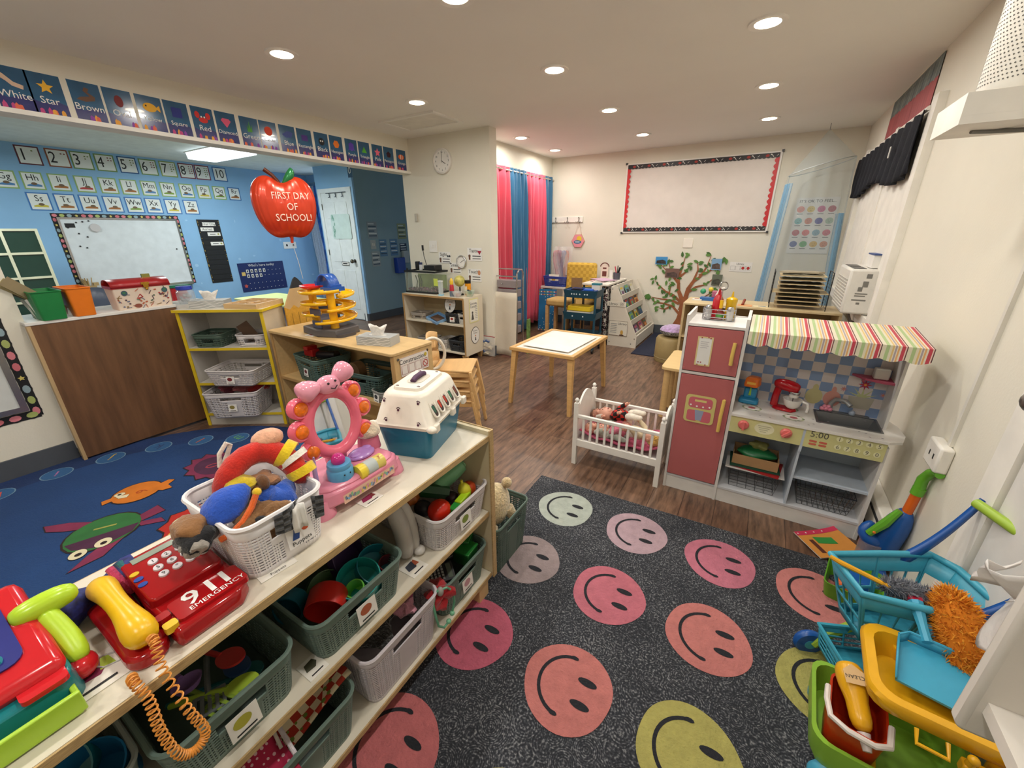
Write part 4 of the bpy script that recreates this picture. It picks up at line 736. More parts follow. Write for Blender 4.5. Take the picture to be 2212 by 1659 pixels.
# pet carrier
WH=plastic('#e6ded0',.35); TL=plastic('#176f8f',.3)
t=thing('toy_pet_carrier','white and teal toy pet carrier with paw prints at the shelf end','toy pet carrier',(-.908,.91,.725),16.5)
def tiers(b,L): # list of (w,d,z,r)
    n=None; vs=[]
    for w,d,z,r in L: q=rrect(w,d,r,4); n=len(q); vs+=[(x,y,z) for x,y in q]
    return b.add(vs,[(j*n+i,j*n+(i+1)%n,(j+1)*n+(i+1)%n,(j+1)*n+i) for j in range(len(L)-1) for i in range(n)]+[tuple(range(n-1,-1,-1)),tuple(range((len(L)-1)*n,len(L)*n))])
tiers(B().m(TL),[(.155,.235,0,.02),(.185,.262,.10,.02),(.185,.262,.112,.02)]).ob('teal_base',parent=t,smooth=50)
tiers(B().m(WH),[(.20,.275,.108,.02),(.205,.28,.118,.02),(.192,.268,.124,.02),(.15,.235,.205,.035),(.135,.22,.215,.035),(.10,.18,.217,.02),(.095,.175,.226,.02)]).ob('white_lid',parent=t,smooth=50)
for i in range(5):
    y=-.085+i*.042; b=B().m(mat('#3a2622',.6)).at((.083,y,.167),(0,62,0)); b.prism(rrect(.062,.02,.009,3),.0,.003).ob('window_slot',parent=t)
    B().m(WH).at((.0835,y,.167),(0,62,0)).tube([(x,yy,.002) for x,yy in rrect(.07,.027,.012,3)],.0035,closed=True,n=6).ob('slot_rim',parent=t)
    B().m(plastic(['#2c5f4a','#c43a20','#b93a26','#3c7a5a','#7a4030'][i],.5)).at((.083,y,.167),(0,62,0)).flat(ell(.018,.006,0.003,0),.0034).ob('toy_inside',parent=t)
PW=paper('#4a2036'); 
def paw(b,x,y,s,a=0):
    for dx,dy,r in ((0,-.25,.42),(-.5,.25,.18),(-.2,.5,.2),(.2,.5,.2),(.5,.25,.18)): b.flat([(x+s*p,y+s*q) for p,q in rot2(ell(r,n=9),0,*rot2([(dx,dy)],a)[0])],.0008)
b=B().m(PW); b.at((0,-.1285,.165),(72,0,0))
for x,y,a in ((-.06,.03,10),(.055,.03,-10),(-.01,.005,0),(-.05,-.03,30),(.06,-.035,-20)): paw(b,x,y,.010,a)
b.at((0,0,.2265)); 
for x,y,a in ((-.035,-.075,90),(.035,-.07,80),(-.03,.07,90),(.03,.075,60)): paw(b,x,y,.008,a)
for i in range(6): b.at((.094,-.106+i*.042,.145 if i%2 else .185),(0,62,0)) ; paw(b,0,0,.006,70)
b.ob('paw_prints',parent=t,smooth=0)
B().m(mat('#cfc6b6',.5)).at((0,0,.2262)).flat([(x,y) for x,y in rrect(.055,.09,.02,3)],.0008).m(mat('#4b2a4a',.6)).tube([(0,-.04,.004),(0,-.02,.010),(0,.02,.010),(0,.04,.004)],.009,n=10).ob('carry_handle',parent=t)
for y in (-.11,.02,.12): B().m(WH).box(.098,.112,y-.013,y+.013,.098,.124).ob('latch',parent=t,bevel=.003)
B().m(WH).ball((.10,-.135,.115),.017,.014,.011).ball((-.10,-.135,.115),.017,.014,.011).ob('corner_knob',parent=t)
# ---- middle shelf baskets
GR='#64776e'
basket('grey green basket of toy pots and pans on the middle shelf',(-.915,.48,.40),90,.29,.345,.135,GR,card='#a85a3c')
basket('white basket of toy vegetables at the shelf end, middle shelf',(-.905,.905,.40),90,.285,.34,.135,'#d5cfd0',card='#7a8a3c')
basket('grey green basket of kitchen utensils under the coiled cord',(-.925,.17,.40),90,.255,.35,.135,GR,card='#a9a33a')
basket('pale basket of blue cups at the bottom left corner of the middle shelf',(-.95,-.12,.40),90,.30,.33,.135,'#8e9690')
G='toy pots and cups in the middle shelf basket'
def pot(label,loc,rot,r,h,col,hd=None,name='toy_pot',g=G):
    T=thing(name,label,'toy pot',loc,0,g,rot); B().m(plastic(col,.35)).lathe([(.0001,0),(r*.85,0),(r*.97,h*.15),(r,h),(r-.003,h),(r*.94-.003,h*.2),(.0001,.004)],n=26).ob('pot_body',parent=T)
    if hd: B().m(plastic(col,.35)).tube([(r*.95,0,h*.8),(r+.03,0,h*.9),(r+.07,0,h*.85)],.008).ob('handle',parent=T)
pot('red toy pot lying on its side at the front of the basket',(-.845,.445,.505),(0,100,-50),.050,.060,'#c0241c')
pot('teal toy pot, upright, in the middle of the pots basket',(-.815,.515,.47),(12,18,0),.058,.055,'#1a8c86')
pot('big deep teal bowl behind the red pot',(-.83,.575,.465),(10,30,20),.06,.05,'#0f7080')
pot('dark purple toy plate at the back of the pots basket',(-.93,.55,.475),(5,55,30),.065,.03,'#3d2a55')
pot('blue toy plate behind the purple one',(-.965,.575,.48),(5,55,30),.068,.02,'#30609a')
pot('dark green toy plate on edge behind the red pot',(-.90,.46,.46),(5,60,0),.055,.02,'#3a5a2c')
pot('teal cup on its side at the left of the pots basket',(-.93,.40,.47),(0,80,-60),.04,.05,'#17647a')
pot('maroon toy pan by the right rim of the pots basket',(-.80,.60,.45),(0,15,0),.03,.05,'#6b1b24')
pot('small lime cup at the front rim of the pots basket',(-.80,.50,.46),(20,10,0),.025,.05,'#6fc04a')
pot('big blue toy cup, lowest in the bottom left basket',(-.86,-.02,.45),(10,10,0),.06,.08,'#1c6a9a',g='cups in the bottom left basket')
pot('dark teal bowl behind the blue cup, bottom left basket',(-.93,-.05,.5),(20,50,0),.06,.05,'#146a72',g='cups in the bottom left basket')
pot('red bowl in the bottom left corner basket',(-.85,-.15,.47),(10,20,0),.055,.05,'#a02a28',g='cups in the bottom left basket')
G='toy utensils in the middle shelf basket'
def uten(lb,loc,rot,col,kind):
    T=thing('toy_'+kind,lb,'toy utensil',loc,0,G,rot); B().m(plastic(col,.4)).tube([(0,0,0),(.06,0,.004),(.12,0,0)],.006).ob('handle',parent=T)
    if kind=='ladle': B().m(plastic(col,.4)).lathe([(.0001,-.02),(.02,-.014),(.028,0),(.026,0),(.018,-.011),(.0001,-.017)],c=(.145,0,0)).ob('bowl',parent=T)
    elif kind=='spatula':
        b=B().m(plastic(col,.4)); [b.box(.115,.175,-.026+i*.0125,-.019+i*.0125,-.002,.002) for i in range(5)]; b.box(.115,.122,-.026,.031,-.002,.002).box(.17,.177,-.026,.031,-.002,.002); b.ob('blade',parent=T)
    else: B().m(plastic(col,.4)).prism([(x+.15,y) for x,y in ell(.035,.024)],-.002,.003).ob('blade',parent=T)
uten('big lime toy scoop at the front of the utensils basket',(-.90,.10,.48),(0,-12,40),'#9db83a','spoon'); uten('lime toy spatula behind the scoop',(-.93,.13,.47),(0,-15,10),'#8aa83a','spatula')
uten('grey slotted toy spatula in the utensils basket',(-.95,.19,.48),(0,-10,-20),'#6a7070','spatula'); uten('red handled toy spoon at the back of the utensils basket',(-1.0,.17,.50),(0,-10,15),'#b02a28','spoon')
uten('teal toy knife lying across the utensils basket',(-.93,.10,.455),(0,-5,55),'#12656a','spoon'); uten('purple toy ladle in the utensils basket',(-1.01,.12,.50),(0,-15,5),'#7a5a90','ladle'); uten('dark blue toy spoon beneath the others in the basket',(-1.0,.2,.47),(0,-10,5),'#20406a','spoon')
t=thing('white_play_case','tall light grey plastic play case beside the vegetable basket','toy case',(-.93,.715,.40))
B().m(plastic('#b5b0aa',.4)).tube([(.10,-.01,0),(.095,-.01,.10),(.075,-.01,.17),(.03,-.01,.2),(-.06,-.01,.2)],[.028,.03,.03,.028,.026],n=10).ob('case_half',parent=t,sub=1)
B().m(plastic('#bdb8b2',.4)).tube([(.10,.028,0),(.095,.028,.10),(.075,.028,.165),(.03,.028,.195),(-.06,.028,.195)],[.02,.022,.022,.02,.02],n=10).ob('case_half',parent=t,sub=1)
B().m(plastic('#c8c3bd',.3)).ball((.115,.03,.015),.02,.02,.014).ob('case_knob',parent=t)
G='play food in the white vegetable basket'
def food(nm,lb,loc,fn,rot=(0,0,0)):
    T=thing(nm,lb,'play food',loc,0,G,rot); fn(T)
food('toy_tomato','large red toy tomato at the front of the vegetable basket',(-.80,.84,.515),lambda T:(B().m(plastic('#c2240f',.22)).ball((0,0,0),.04,.042,.038,n=20).ob('fruit',parent=T)))
food('toy_zucchini','pale green toy squash standing against the shelf end',(-.86,1.0,.56),lambda T:(B().m(plastic('#7ab888',.35)).tube([(.0,-.085,-.02),(0,-.07,-.015),(0,0,0),(0,.035,.01),(0,.04,.01)],[.02,.032,.03,.026,.018],n=14).ob('fruit',parent=T),B().m(plastic('#93cf9c',.3)).cyl((0,.035,.01),(0,.045,.012),.014).ob('stem_end',parent=T)),(10,0,-20))
food('toy_lemon','yellow toy lemon with stem near the right rim',(-.785,.96,.53),lambda T:(B().m(plastic('#c9c32c',.35)).lathe([(.0001,-.035),(.014,-.03),(.024,-.01),(.023,.008),(.014,.024),(.006,.03),(.0001,.033)],n=18).ob('fruit',parent=T),B().m(plastic('#c9c32c',.35)).cyl((0,0,.03),(0,.003,.042),.005).ob('stem',parent=T)),(10,-10,0))
food('toy_orange','orange red toy fruit behind the yellow lemon',(-.80,1.005,.505),lambda T:B().m(plastic('#c8481a',.3)).ball((0,0,0),.028).ob('fruit',parent=T))
food('toy_pumpkin','small ribbed orange toy pumpkin at the back left',(-.93,.83,.525),lambda T:B().m(plastic('#a65a20',.4)).grid(lambda u,v:((.036*math.sin(PI*v)+.0001)*(1+.1*math.cos(16*PI*u))*math.cos(2*PI*u),(.036*math.sin(PI*v)+.0001)*(1+.1*math.cos(16*PI*u))*math.sin(2*PI*u),-.026*math.cos(PI*v)),48,8,cu=True).ob('fruit',parent=T))
food('toy_cucumber','dark green toy cucumber slab in the middle of the basket',(-.87,.9,.53),lambda T:B().m(plastic('#1c4a26',.4)).tube([(-.065,0,0),(-.05,0,0),(.03,0,0),(.05,0,0)],[.01,.026,.024,.022],n=6).ob('fruit',parent=T),(0,15,40))
food('toy_carton','red toy carton at the back of the vegetable basket',(-.95,.94,.57),lambda T:B().m(plastic('#8e1414',.4)).box(-.035,.035,-.03,.03,-.035,.03).ob('carton',parent=T,bevel=.003),(0,-20,30))
food('toy_milk_box','pale grey toy box behind the cucumber',(-.90,.965,.525),lambda T:B().m(plastic('#8c8874',.5)).box(-.03,.03,-.028,.028,-.03,.03).ob('carton',parent=T,bevel=.008),(20,10,20))
food('toy_block_pair','lime and green toy blocks on the front rim of the basket',(-.765,.905,.515),lambda T:(B().m(plastic('#a6cc20',.3)).box(-.014,.014,-.012,.06,-.012,.016).ob('lime_block',parent=T,bevel=.004),B().m(plastic('#2c8a36',.3)).box(-.014,.014,-.05,-.012,-.016,.012).ob('green_block',parent=T,bevel=.003)),(0,0,8))
food('toy_avocado','dark brown toy avocado between lime block and lemon',(-.82,.93,.50),lambda T:B().m(plastic('#35202a',.4)).ball((0,0,0),.026,.026,.024).ob('fruit',parent=T))
food('toy_eggplant','nearly black toy eggplant behind the tomato',(-.87,.835,.50),lambda T:B().m(plastic('#1c1a1e',.4)).ball((0,0,0),.035,.03,.028).ob('fruit',parent=T))
food('toy_corn','bit of yellow toy corn below the tomato',(-.785,.86,.475),lambda T:B().m(plastic('#c9992c',.5)).ball((0,0,0),.012,.03,.012).ob('fruit',parent=T))
# ---- bottom shelf
basket('white plastic basket of dress-up clothes on the bottom shelf',(-.90,.585,.10),90,.30,.345,.20,'#cbc4ca')
basket('grey green basket of calculators at the end of the bottom shelf',(-.905,.90,.10),90,.27,.33,.16,GR,card='#b48a90')
basket('grey green basket of aprons at the bottom centre of the photo',(-.91,.25,.10),90,.31,.35,.16,GR)
G='dress-up clothes in the white basket'
for lb,loc,s,c,sd in (('pink satin bundle at the right end of the dress-up basket',(-.85,.68,.285),(.045,.05,.025),'#a84a72',21),('black fur bundle in the dress-up basket',(-.86,.55,.26),(.09,.075,.035),'#15140f',22),('mauve silky fabric at the back of the dress-up basket',(-.93,.64,.28),(.05,.05,.03),'#7a4a68',23),('pale pink ribbon bunch at the front of the dress-up basket',(-.79,.64,.275),(.025,.03,.02),'#c98a9c',24)):
    b=B().m(fur(c) if 'fur' in lb else cloth(c)); lump(b,(0,0,0),s,sd,k=.25).ob('dress_up_fabric',loc=loc,label=lb,category='dress-up clothes',group=G)
b=B().m(cloth('#a0141c')); lump(b,(0,0,0),(.05,.045,.035),25,k=.3).ob('red_scarf',loc=(-.755,.755,.245),label='crumpled red scarf hanging between two bottom shelf baskets',category='scarf')
def calc(lb,loc,rot,c):
    T=thing('calculator',lb,'calculator',loc,0,'calculators in the bottom shelf basket',rot); B().m(plastic('#141618',.35)).box(-.035,.035,-.06,.06,0,.012).ob('case',parent=T,bevel=.003); B().m(mat('#4a5248',.2)).box(-.027,.027,.035,.052,.012,.013).ob('display',parent=T)
    b=B().m(plastic(c,.4)); 
    for i in range(5):
        for j in range(6): b.box(-.026+i*.011,-.018+i*.011,-.05+j*.013,-.042+j*.013,.012,.014)
    b.ob('keypad',parent=T,smooth=0)
calc('black calculator lying on top at the front of the basket',(-.80,.80,.262),(0,18,-35),'#8a8a86'); calc('second black calculator, with lighter keys, behind the first',(-.86,.86,.265),(8,10,-30),'#b4b2aa')
for lb,loc,r in (('dark green toy box at the back of the calculator basket',(-.83,.985,.262),20),('green toy box nearer the front of the calculator basket',(-.79,.95,.25),5)):
    T=thing('green_toy_box',lb,'toy box',loc,r,'green boxes in the calculator basket',None); B().m(plastic('#174d20',.35)).box(-.035,.035,-.035,.035,-.03,.02).ob('box_body',parent=T,bevel=.003); B().m(plastic('#1d6a2a',.3)).box(-.037,.037,-.037,.037,.02,.028).ob('box_lid',parent=T,bevel=.002)
# aprons
def pat(name,c1,c2,c3,s):
    m=bpy.data.materials.new(name); m.use_nodes=True; nt=m.node_tree; b=nt.nodes['Principled BSDF']; b.inputs['Roughness'].default_value=.9
    tc=nt.nodes.new('ShaderNodeTexCoord'); ck=nt.nodes.new('ShaderNodeTexChecker'); ck.inputs['Scale'].default_value=s; ck.inputs[1].default_value=lin(c1); ck.inputs[2].default_value=lin(c2); nt.links.new(tc.outputs['UV' if 0 else 'Object'],ck.inputs[0]); nt.links.new(ck.outputs[0],b.inputs['Base Color'])
    if c3:
        v=nt.nodes.new('ShaderNodeTexVoronoi'); v.inputs['Scale'].default_value=s*1.0; v.inputs['Randomness'].default_value=.3; nt.links.new(tc.outputs['Object'],v.inputs['Vector']); l=nt.nodes.new('ShaderNodeMath'); l.operation='LESS_THAN'; l.inputs[1].default_value=.28; nt.links.new(v.outputs['Distance'],l.inputs[0])
        mx=nt.nodes.new('ShaderNodeMix'); mx.data_type='RGBA'; nt.links.new(l.outputs[0],mx.inputs[0]); nt.links.new(ck.outputs[0],mx.inputs[6]); mx.inputs[7].default_value=lin(c3); nt.links.new(mx.outputs[2],b.inputs['Base Color'])
    return m
t=thing('checked_apron','red and cream vegetable check apron spilling from the bottom basket','apron',(-.86,.27,.23))
B().m(pat('veg_check','#a8301c','#d9cba8','#6a8030',46)).grid(lambda u,v:(-.10+.18*u,-.04+.19*v,.045+.02*math.sin(5*u+3*v)-.03*u*u),14,10).ob('apron_fabric',parent=t,solid=.004); B().m(cloth('#cfc8bd')).tube([(-.06,-.04,.07),(0,-.035,.06),(.08,-.05,.03)],.004).ob('apron_tie',parent=t)
t=thing('pink_dotted_apron','pink polka dot apron draped over the basket at the bottom edge','apron',(-.80,.15,.23))
B().m(pat('pink_dots','#b3224a','#b3224a','#e9c0c8',75)).grid(lambda u,v:(-.10+.17*u,-.16+.24*v,.045+.012*math.sin(8*v+3*u)-.05*u*u),14,10).ob('apron_fabric',parent=t,solid=.004); B().m(cloth('#cfc8cd')).tube([(-.1,.085,.055),(-.03,.09,.052),(.06,.08,.03)],.005).ob('apron_trim',parent=t)
t=thing('toy_stethoscope','mint green toy stethoscope hanging over the basket rim','toy stethoscope',(-.725,.735,.30))
B().m(plastic('#5f9c7c',.35)).tube([(-.01,-.03,-.04),(.0,-.035,-.08),(.005,-.03,-.13),(.01,-.01,-.155),(.012,.01,-.15)],.0042).tube([(-.005,-.01,.0),(.008,.02,-.005),(.014,.045,-.04),(.014,.045,-.09),(.014,.03,-.125)],.0042).tube([(-.01,-.03,-.04),(-.008,-.02,0),(-.005,-.01,.0)],.0042).ob('tubing',parent=t)
B().m(plastic('#79b894',.3)).ball((.012,.012,-.148),.009).ball((.014,.03,-.127),.009).ob('ear_tip',parent=t); B().m(plastic('#9a9a94',.2)).ball((-.003,.0,-.01),.012,.012,.018).ob('chest_piece',parent=t)
# bear and basket on the floor
basket('grey green basket holding a teddy bear on the floor behind the shelf end',(-.885,1.235,0),90,.28,.29,.25,'#4f6258',g=1.2)
t=thing('teddy_bear','cream plush bear slumped in the floor basket by the shelf end','teddy bear',(-.84,1.22,.25))
lump(B().m(fur('#d8c295')),(0,0.01,.02),(.065,.085,.10),31,k=.03).ob('bear_back',parent=t); B().m(fur('#cdb588')).ball((.035,.06,.115),.024).ob('ear',parent=t); B().m(fur('#cdb588')).tube([(.03,-.07,-.04),(.05,-.1,-.055),(.04,-.13,-.06)],[.035,.04,.03],n=12).ob('bear_leg',parent=t); B().m(fur('#cdb588')).tube([(.05,.04,.0),(.07,.05,-.04)],[.028,.022],n=12).ob('bear_arm',parent=t)
# ---------------------------------------------------------------- rugs
def dx(p,x,y,s,a=0): return [(x+s*q[0],y+s*q[1]) for q in rot2(p,a)]
def rug_mat(h,sc=55,a=.75):
    return mat(h,.97,noise=(sc,a),bump=(90,.9),sheen=.15)
def smiley_mat():
    m=bpy.data.materials.new('charcoal_rug'); m.use_nodes=True; nt=m.node_tree; b=nt.nodes['Principled BSDF']; b.inputs['Roughness'].default_value=.95
    tc=nt.nodes.new('ShaderNodeTexCoord'); v=nt.nodes.new('ShaderNodeTexVoronoi'); v.inputs['Scale'].default_value=13; nt.links.new(tc.outputs['Object'],v.inputs['Vector'])
    s=nt.nodes.new('ShaderNodeMath'); s.operation='MULTIPLY'; s.inputs[1].default_value=85; nt.links.new(v.outputs['Distance'],s.inputs[0])
    s2=nt.nodes.new('ShaderNodeMath'); s2.operation='SINE'; nt.links.new(s.outputs[0],s2.inputs[0])
    n=nt.nodes.new('ShaderNodeTexNoise'); n.inputs['Scale'].default_value=150; n.inputs['Detail'].default_value=3; nt.links.new(tc.outputs['Object'],n.inputs['Vector'])
    n3=nt.nodes.new('ShaderNodeTexNoise'); n3.inputs['Scale'].default_value=5; nt.links.new(tc.outputs['Object'],n3.inputs['Vector'])
    a=nt.nodes.new('ShaderNodeMath'); a.operation='MULTIPLY_ADD'; nt.links.new(s2.outputs[0],a.inputs[0]); a.inputs[1].default_value=.075; nt.links.new(n.outputs[0],a.inputs[2])
    a2=nt.nodes.new('ShaderNodeMath'); a2.operation='MULTIPLY_ADD'; nt.links.new(n3.outputs[0],a2.inputs[0]); a2.inputs[1].default_value=.22; nt.links.new(a.outputs[0],a2.inputs[2])
    r=nt.nodes.new('ShaderNodeValToRGB'); r.color_ramp.elements[0].position=.5; r.color_ramp.elements[1].position=.92; r.color_ramp.elements[0].color=lin('#1d1f25'); r.color_ramp.elements[1].color=lin('#88888a')
    e=r.color_ramp.elements.new(.66); e.color=lin('#34363c'); nt.links.new(a2.outputs[0],r.inputs[0]); nt.links.new(r.outputs[0],b.inputs['Base Color']); return m
RC=Vector((.075,.35)); b=B().m(smiley_mat())
fr=[(-.955,-1.2),(1.38-.8,-1.2),(1.38-.8,1.62),(-.95,1.60)]
t=thing('smiley_rug','charcoal rug printed with rows of smiling faces in the right foreground','rug',(.05,.30,0),1.5)
b.prism([(x,y) for x,y in ((-.94,-1.3),(.62,-1.3),(.62,1.615),(-.945,1.615))],.0,.012); 
SC_=[['#a3aaa0','#a98f97','#b4697a','#b9736f'],['#8e7f7f','#b16370','#b46e69','#9f9854'],['#ab5366','#b26b66','#9f9854','#8fa060'],['#ae6062','#9f9854','#8fa060','#8aa59a']]
for i,yy in enumerate((1.675,1.26,.845,.43)):
    for j,xx in enumerate((-.685,-.31,.06,.415)):
        a=math.radians(-1.5); x,y=xx-.05,yy-.30; x,y=x*math.cos(a)-y*math.sin(a),x*math.sin(a)+y*math.cos(a)
        rr=random.Random(i*7+j); ph=rr.uniform(0,6)
        b.m(mat(SC_[i][j],.95,noise=(35,.10),bump=(110,.6))).flat([(x+.143*(1+.018*math.sin(3*t_+ph)+.012*math.sin(5*t_+ph))*math.cos(t_),y+.143*(1+.018*math.sin(3*t_+ph))*math.sin(t_)) for t_ in [2*PI*k/40 for k in range(40)]],.0135)
        K=mat('#1d1e24',.95,bump=(120,.6)); b.m(K)
        arc=[(x+.005+.098*math.cos(t_),y+.098*math.sin(t_)) for t_ in [math.radians(100+160*k/18) for k in range(19)]]
        taper(b,arc,.011,.011,.0145)
        for s in (1,-1):
            e=arc[0] if s>0 else arc[-1]; b.flat(ell(.014,.007,e[0]+.002,e[1],10),.0147)
            b.flat([(x+.055+q[0],y+.038*s+q[1]) for q in ell(.032,.0125,n=16)],.0145)
b.ob('rug_pile',parent=t,smooth=0)
t=thing('ocean_rug','round blue alphabet rug with sea animals behind the front shelf','rug',(-2.55,.33,0))
b=B().m(mat('#16305f',.97,noise=(3,.25),bump=(130,.7))).prism(ell(1.20,1.22,n=64),0,.010).m(mat('#0f2460',.97,bump=(130,.7)))
b=b.m(mat('#1b3f72',.97,noise=(2,.15),bump=(130,.7))).flat(ell(.98,1.0,n=64),.0112)
BUB=mat('#2c5a8a',.97,bump=(130,.6)); BRM=mat('#6f8fa8',.97,bump=(130,.6)); LET='abcdefghijklmnopqrstuvwxyz'; LC=['#a8b04c','#c2504a','#b06a9c','#c9a13c','#2a3a6a','#c2603a','#5f9a5a']
for i,a in enumerate(range(0,360,14)):
    ang=math.radians(205-a); x,y=1.0*math.cos(ang),1.02*math.sin(ang)
    b.m(BRM).flat(ell(.075,.075,x,y,24),.0122).m(BUB).flat(ell(.069,.069,x,y,24),.0130).m(mat(LC[i%7],.9)).text(LET[(i+6)%26],.1,x,y,.0138,rot=90-a+180)
OR=mat('#c8701e',.95,noise=(14,.12)); KO=mat('#2a1c1c',.95); GRN=mat('#2e6a36',.95,noise=(14,.12)); MG=mat('#7a2a4a',.95,noise=(14,.15)); PU=mat('#4a2440',.95,noise=(14,.15)); CR=mat('#d9cfae',.95)
def shape(col,p,z=.0138):
    cx=sum(q[0] for q in p)/len(p); cy=sum(q[1] for q in p)/len(p)
    b.m(KO).flat([(cx+(q[0]-cx)*1.06,cy+(q[1]-cy)*1.06) for q in p],z-.0006); b.m(col).flat(p,z)
# world offsets -> local (x+2.55, y-.33)
def W2(x,y): return (x+2.55,y-.33)
def blob(x,y,rx,ry,a,n=20): return [ (x+p,y+q) for p,q in rot2(ell(rx,ry,n=n),a)]
_r2,_bl=rot2,blob; K_=.62
def rot2(p,a,cx=0,cy=0): return _r2([(x*K_,y*K_) for x,y in p],a,cx,cy)
def blob(x,y,rx,ry,a,n=20): return [(x+p,y+q) for p,q in rot2(ell(rx,ry,n=n),a)]
fx,fy=W2(-2.87,.56); D=62
shape(OR,blob(fx,fy,.18,.17,D)); shape(OR,[(fx+q[0],fy+q[1]) for q in rot2([(.12,.03),(.22,.1),(.27,.07),(.23,0),(.27,-.08),(.2,-.09),(.13,-.04)],D)],.0142)
shape(OR,[(fx+q[0],fy+q[1]) for q in rot2([(-.13,-.05),(-.22,-.10),(-.24,-.03),(-.16,0)],D)],.0142); shape(CR,[(fx+q[0],fy+q[1]) for q in rot2([(-.15,0),(-.05,-.01),(-.06,-.06),(-.12,-.05)],D)],.0148); shape(CR,blob(fx-.05,fy-.062,.04,.03,D),.015); b.m(KO).flat(blob(fx-.05,fy-.062,.015,.015,0),.0154)
b.m(mat('#b04a1a',.9)).text('9',.08,fx+.02,fy+.02,.0150,rot=150)
K_=.8; fx,fy=W2(-2.60,.34); D=70
for q in ([(-.05,.08),(-.2,.16),(-.28,.22),(-.3,.30),(-.18,.25),(.0,.12)],[(.05,-.10),(-.05,-.22),(-.12,-.33),(.02,-.28),(.12,-.12)],[(.14,.04),(.26,.12),(.30,.02),(.18,-.02)],[(.16,-.02),(.28,-.06),(.3,-.12),(.18,-.08)]): shape(MG,[(fx+a,fy+c) for a,c in rot2(q,D)],.0134)
shape(GRN,blob(fx,fy,.18,.18,D)); shape(PU,[(fx+a,fy+c) for a,c in rot2([(-.17,-.03),(.17,-.03),(.14,-.11),(0,-.175),(-.13,-.11)],D)],.0142)
for e in (-.045,.045): shape(CR,blob(fx+.105,fy-.075+e,.04,.045,D),.0148); b.m(KO).flat(blob(fx+.11,fy-.075+e,.016,.016,0),.0156)
b.m(mat('#9a9a4a',.9)).text('1',.13,fx-.03,fy+.02,.015,rot=150)
rot2,blob=_r2,_bl
fx,fy=W2(-2.80,.93); shape(MG,[(fx+a,fy+c) for a,c in [( .16*(1 if k%2 else 1.25)*math.cos(PI*k/11),.12*(1 if k%2 else 1.25)*math.sin(PI*k/11)) for k in range(22)]]); shape(PU,blob(fx,fy,.13,.10,0),.0142); b.m(mat('#a03a4a',.9)).text('0',.12,fx,fy,.0148,rot=160)
fx,fy=W2(-2.30,.62); shape(mat('#b0281e',.95),[(fx+a,fy+c) for a,c in [( .13*(1 if k%2 else 1.2)*math.cos(PI*k/9),.13*(1 if k%2 else 1.2)*math.sin(PI*k/9)) for k in range(18)]]); shape(CR,blob(fx-.05,fy-.05,.035,.045,40),.0144); b.m(KO).flat(blob(fx-.05,fy-.05,.015,.02,40),.015); b.m(mat('#c9a13c',.9)).flat(blob(fx+.02,fy-.09,.02,.04,0),.0146)
b.ob('rug_pile',parent=t,smooth=0)
B().m(mat('#20253a',.95,bump=(100,.6))).box(-.34,.34,-.62,.62,0,.008).ob('library_mat',loc=(-.86,5.40,0),label='dark navy floor mat between the book rack and the ottoman',category='mat',smooth=0)
# ---------------------------------------------------------------- brown panel and counter
t=thing('cabinet_back','large brown wood-grain cabinet back filling the wall opening','cabinet',(-3.72,.90,0))
B().m(mat('#6b4a30',.42,noise=(3,.28,(9,9,.9)))).box(.085,.10,-.355,.365,.022,.905).ob('wood_panel',parent=t,smooth=0)
B().m(mat('#b79a70',.5)).box(.06,.10,-.372,-.355,0,.905).ob('side_edge',parent=t,smooth=0)
B().m(mat('#cfcac2',.5)).box(-.25,.085,-.37,.365,.08,.90).ob('carcass',parent=t,smooth=0); B().m(mat('#d9d6d0',.35)).box(-.30,.104,-.375,.37,.905,.925).ob('countertop',parent=t,bevel=.003)
def papers(T,n,w,h,cols,seed,lean=0):
    rr=random.Random(seed)
    for i in range(n):
        B().m(paper(rr.choice(cols))).at((rr.uniform(-.03,.03),rr.uniform(-.06,.05),rr.uniform(-.01,.03)),(rr.uniform(-25,-5)+lean,rr.uniform(-14,14),rr.uniform(-20,20))).grid(lambda u,v:((u-.5)*w,.01*math.sin(u*3+i),v*h),4,3).ob('paper_sheet',parent=T,solid=.0012)
def fbin(label,loc,rz,col,w,d,h):
    T=thing('file_bin',label,'bin',loc,rz); mt=plastic(col,.4)
    tiers(B().m(mt),[(w*.82,d*.85,0,.012),(w,d,h,.015),(w-.006,d-.006,h,.015),(w*.82-.006,d*.85-.006,.004,.01)]).ob('bin_body',parent=T,smooth=50); B().m(mt).tube([(x,y,h) for x,y in rrect(w,d,.015,3)],.004,closed=True,n=6).ob('rim',parent=T); return T
T=fbin('green plastic bin stuffed with folders and papers on the counter','' and 0 or (-3.72,.655,.925),90,'#1c7a3e',.13,.26,.165); papers(T,6,.085,.13,['#dedad5','#cfd6dc','#e7e2df'],4)
for i,c in enumerate(('#8a7a5a','#a39468','#6d6a60')): B().m(paper(c)).at((-.02,.03*i-.02,.12),(0,-42-6*i,6)).box(-.03,.03,-.002,.002,0,.16).ob('folder',parent=T,smooth=0)
T=fbin('orange plastic bin of papers beside the green bin on the counter',(-3.72,.795,.925),90,'#e0761a',.115,.25,.17); papers(T,3,.09,.05,['#dedad5','#e7e2df'],9)
t=thing('art_case','cream school-print carrying case with red lid and brass latch','case',(-3.715,1.115,.925),88)
b=tiers(B().m(mat('#dccab8',.5)),[(.30,.15,0,.012),(.315,.175,.145,.012)]); mk=[]
b.at((0,-.0815,.07),(94.9,0,0)); rr=random.Random(11)
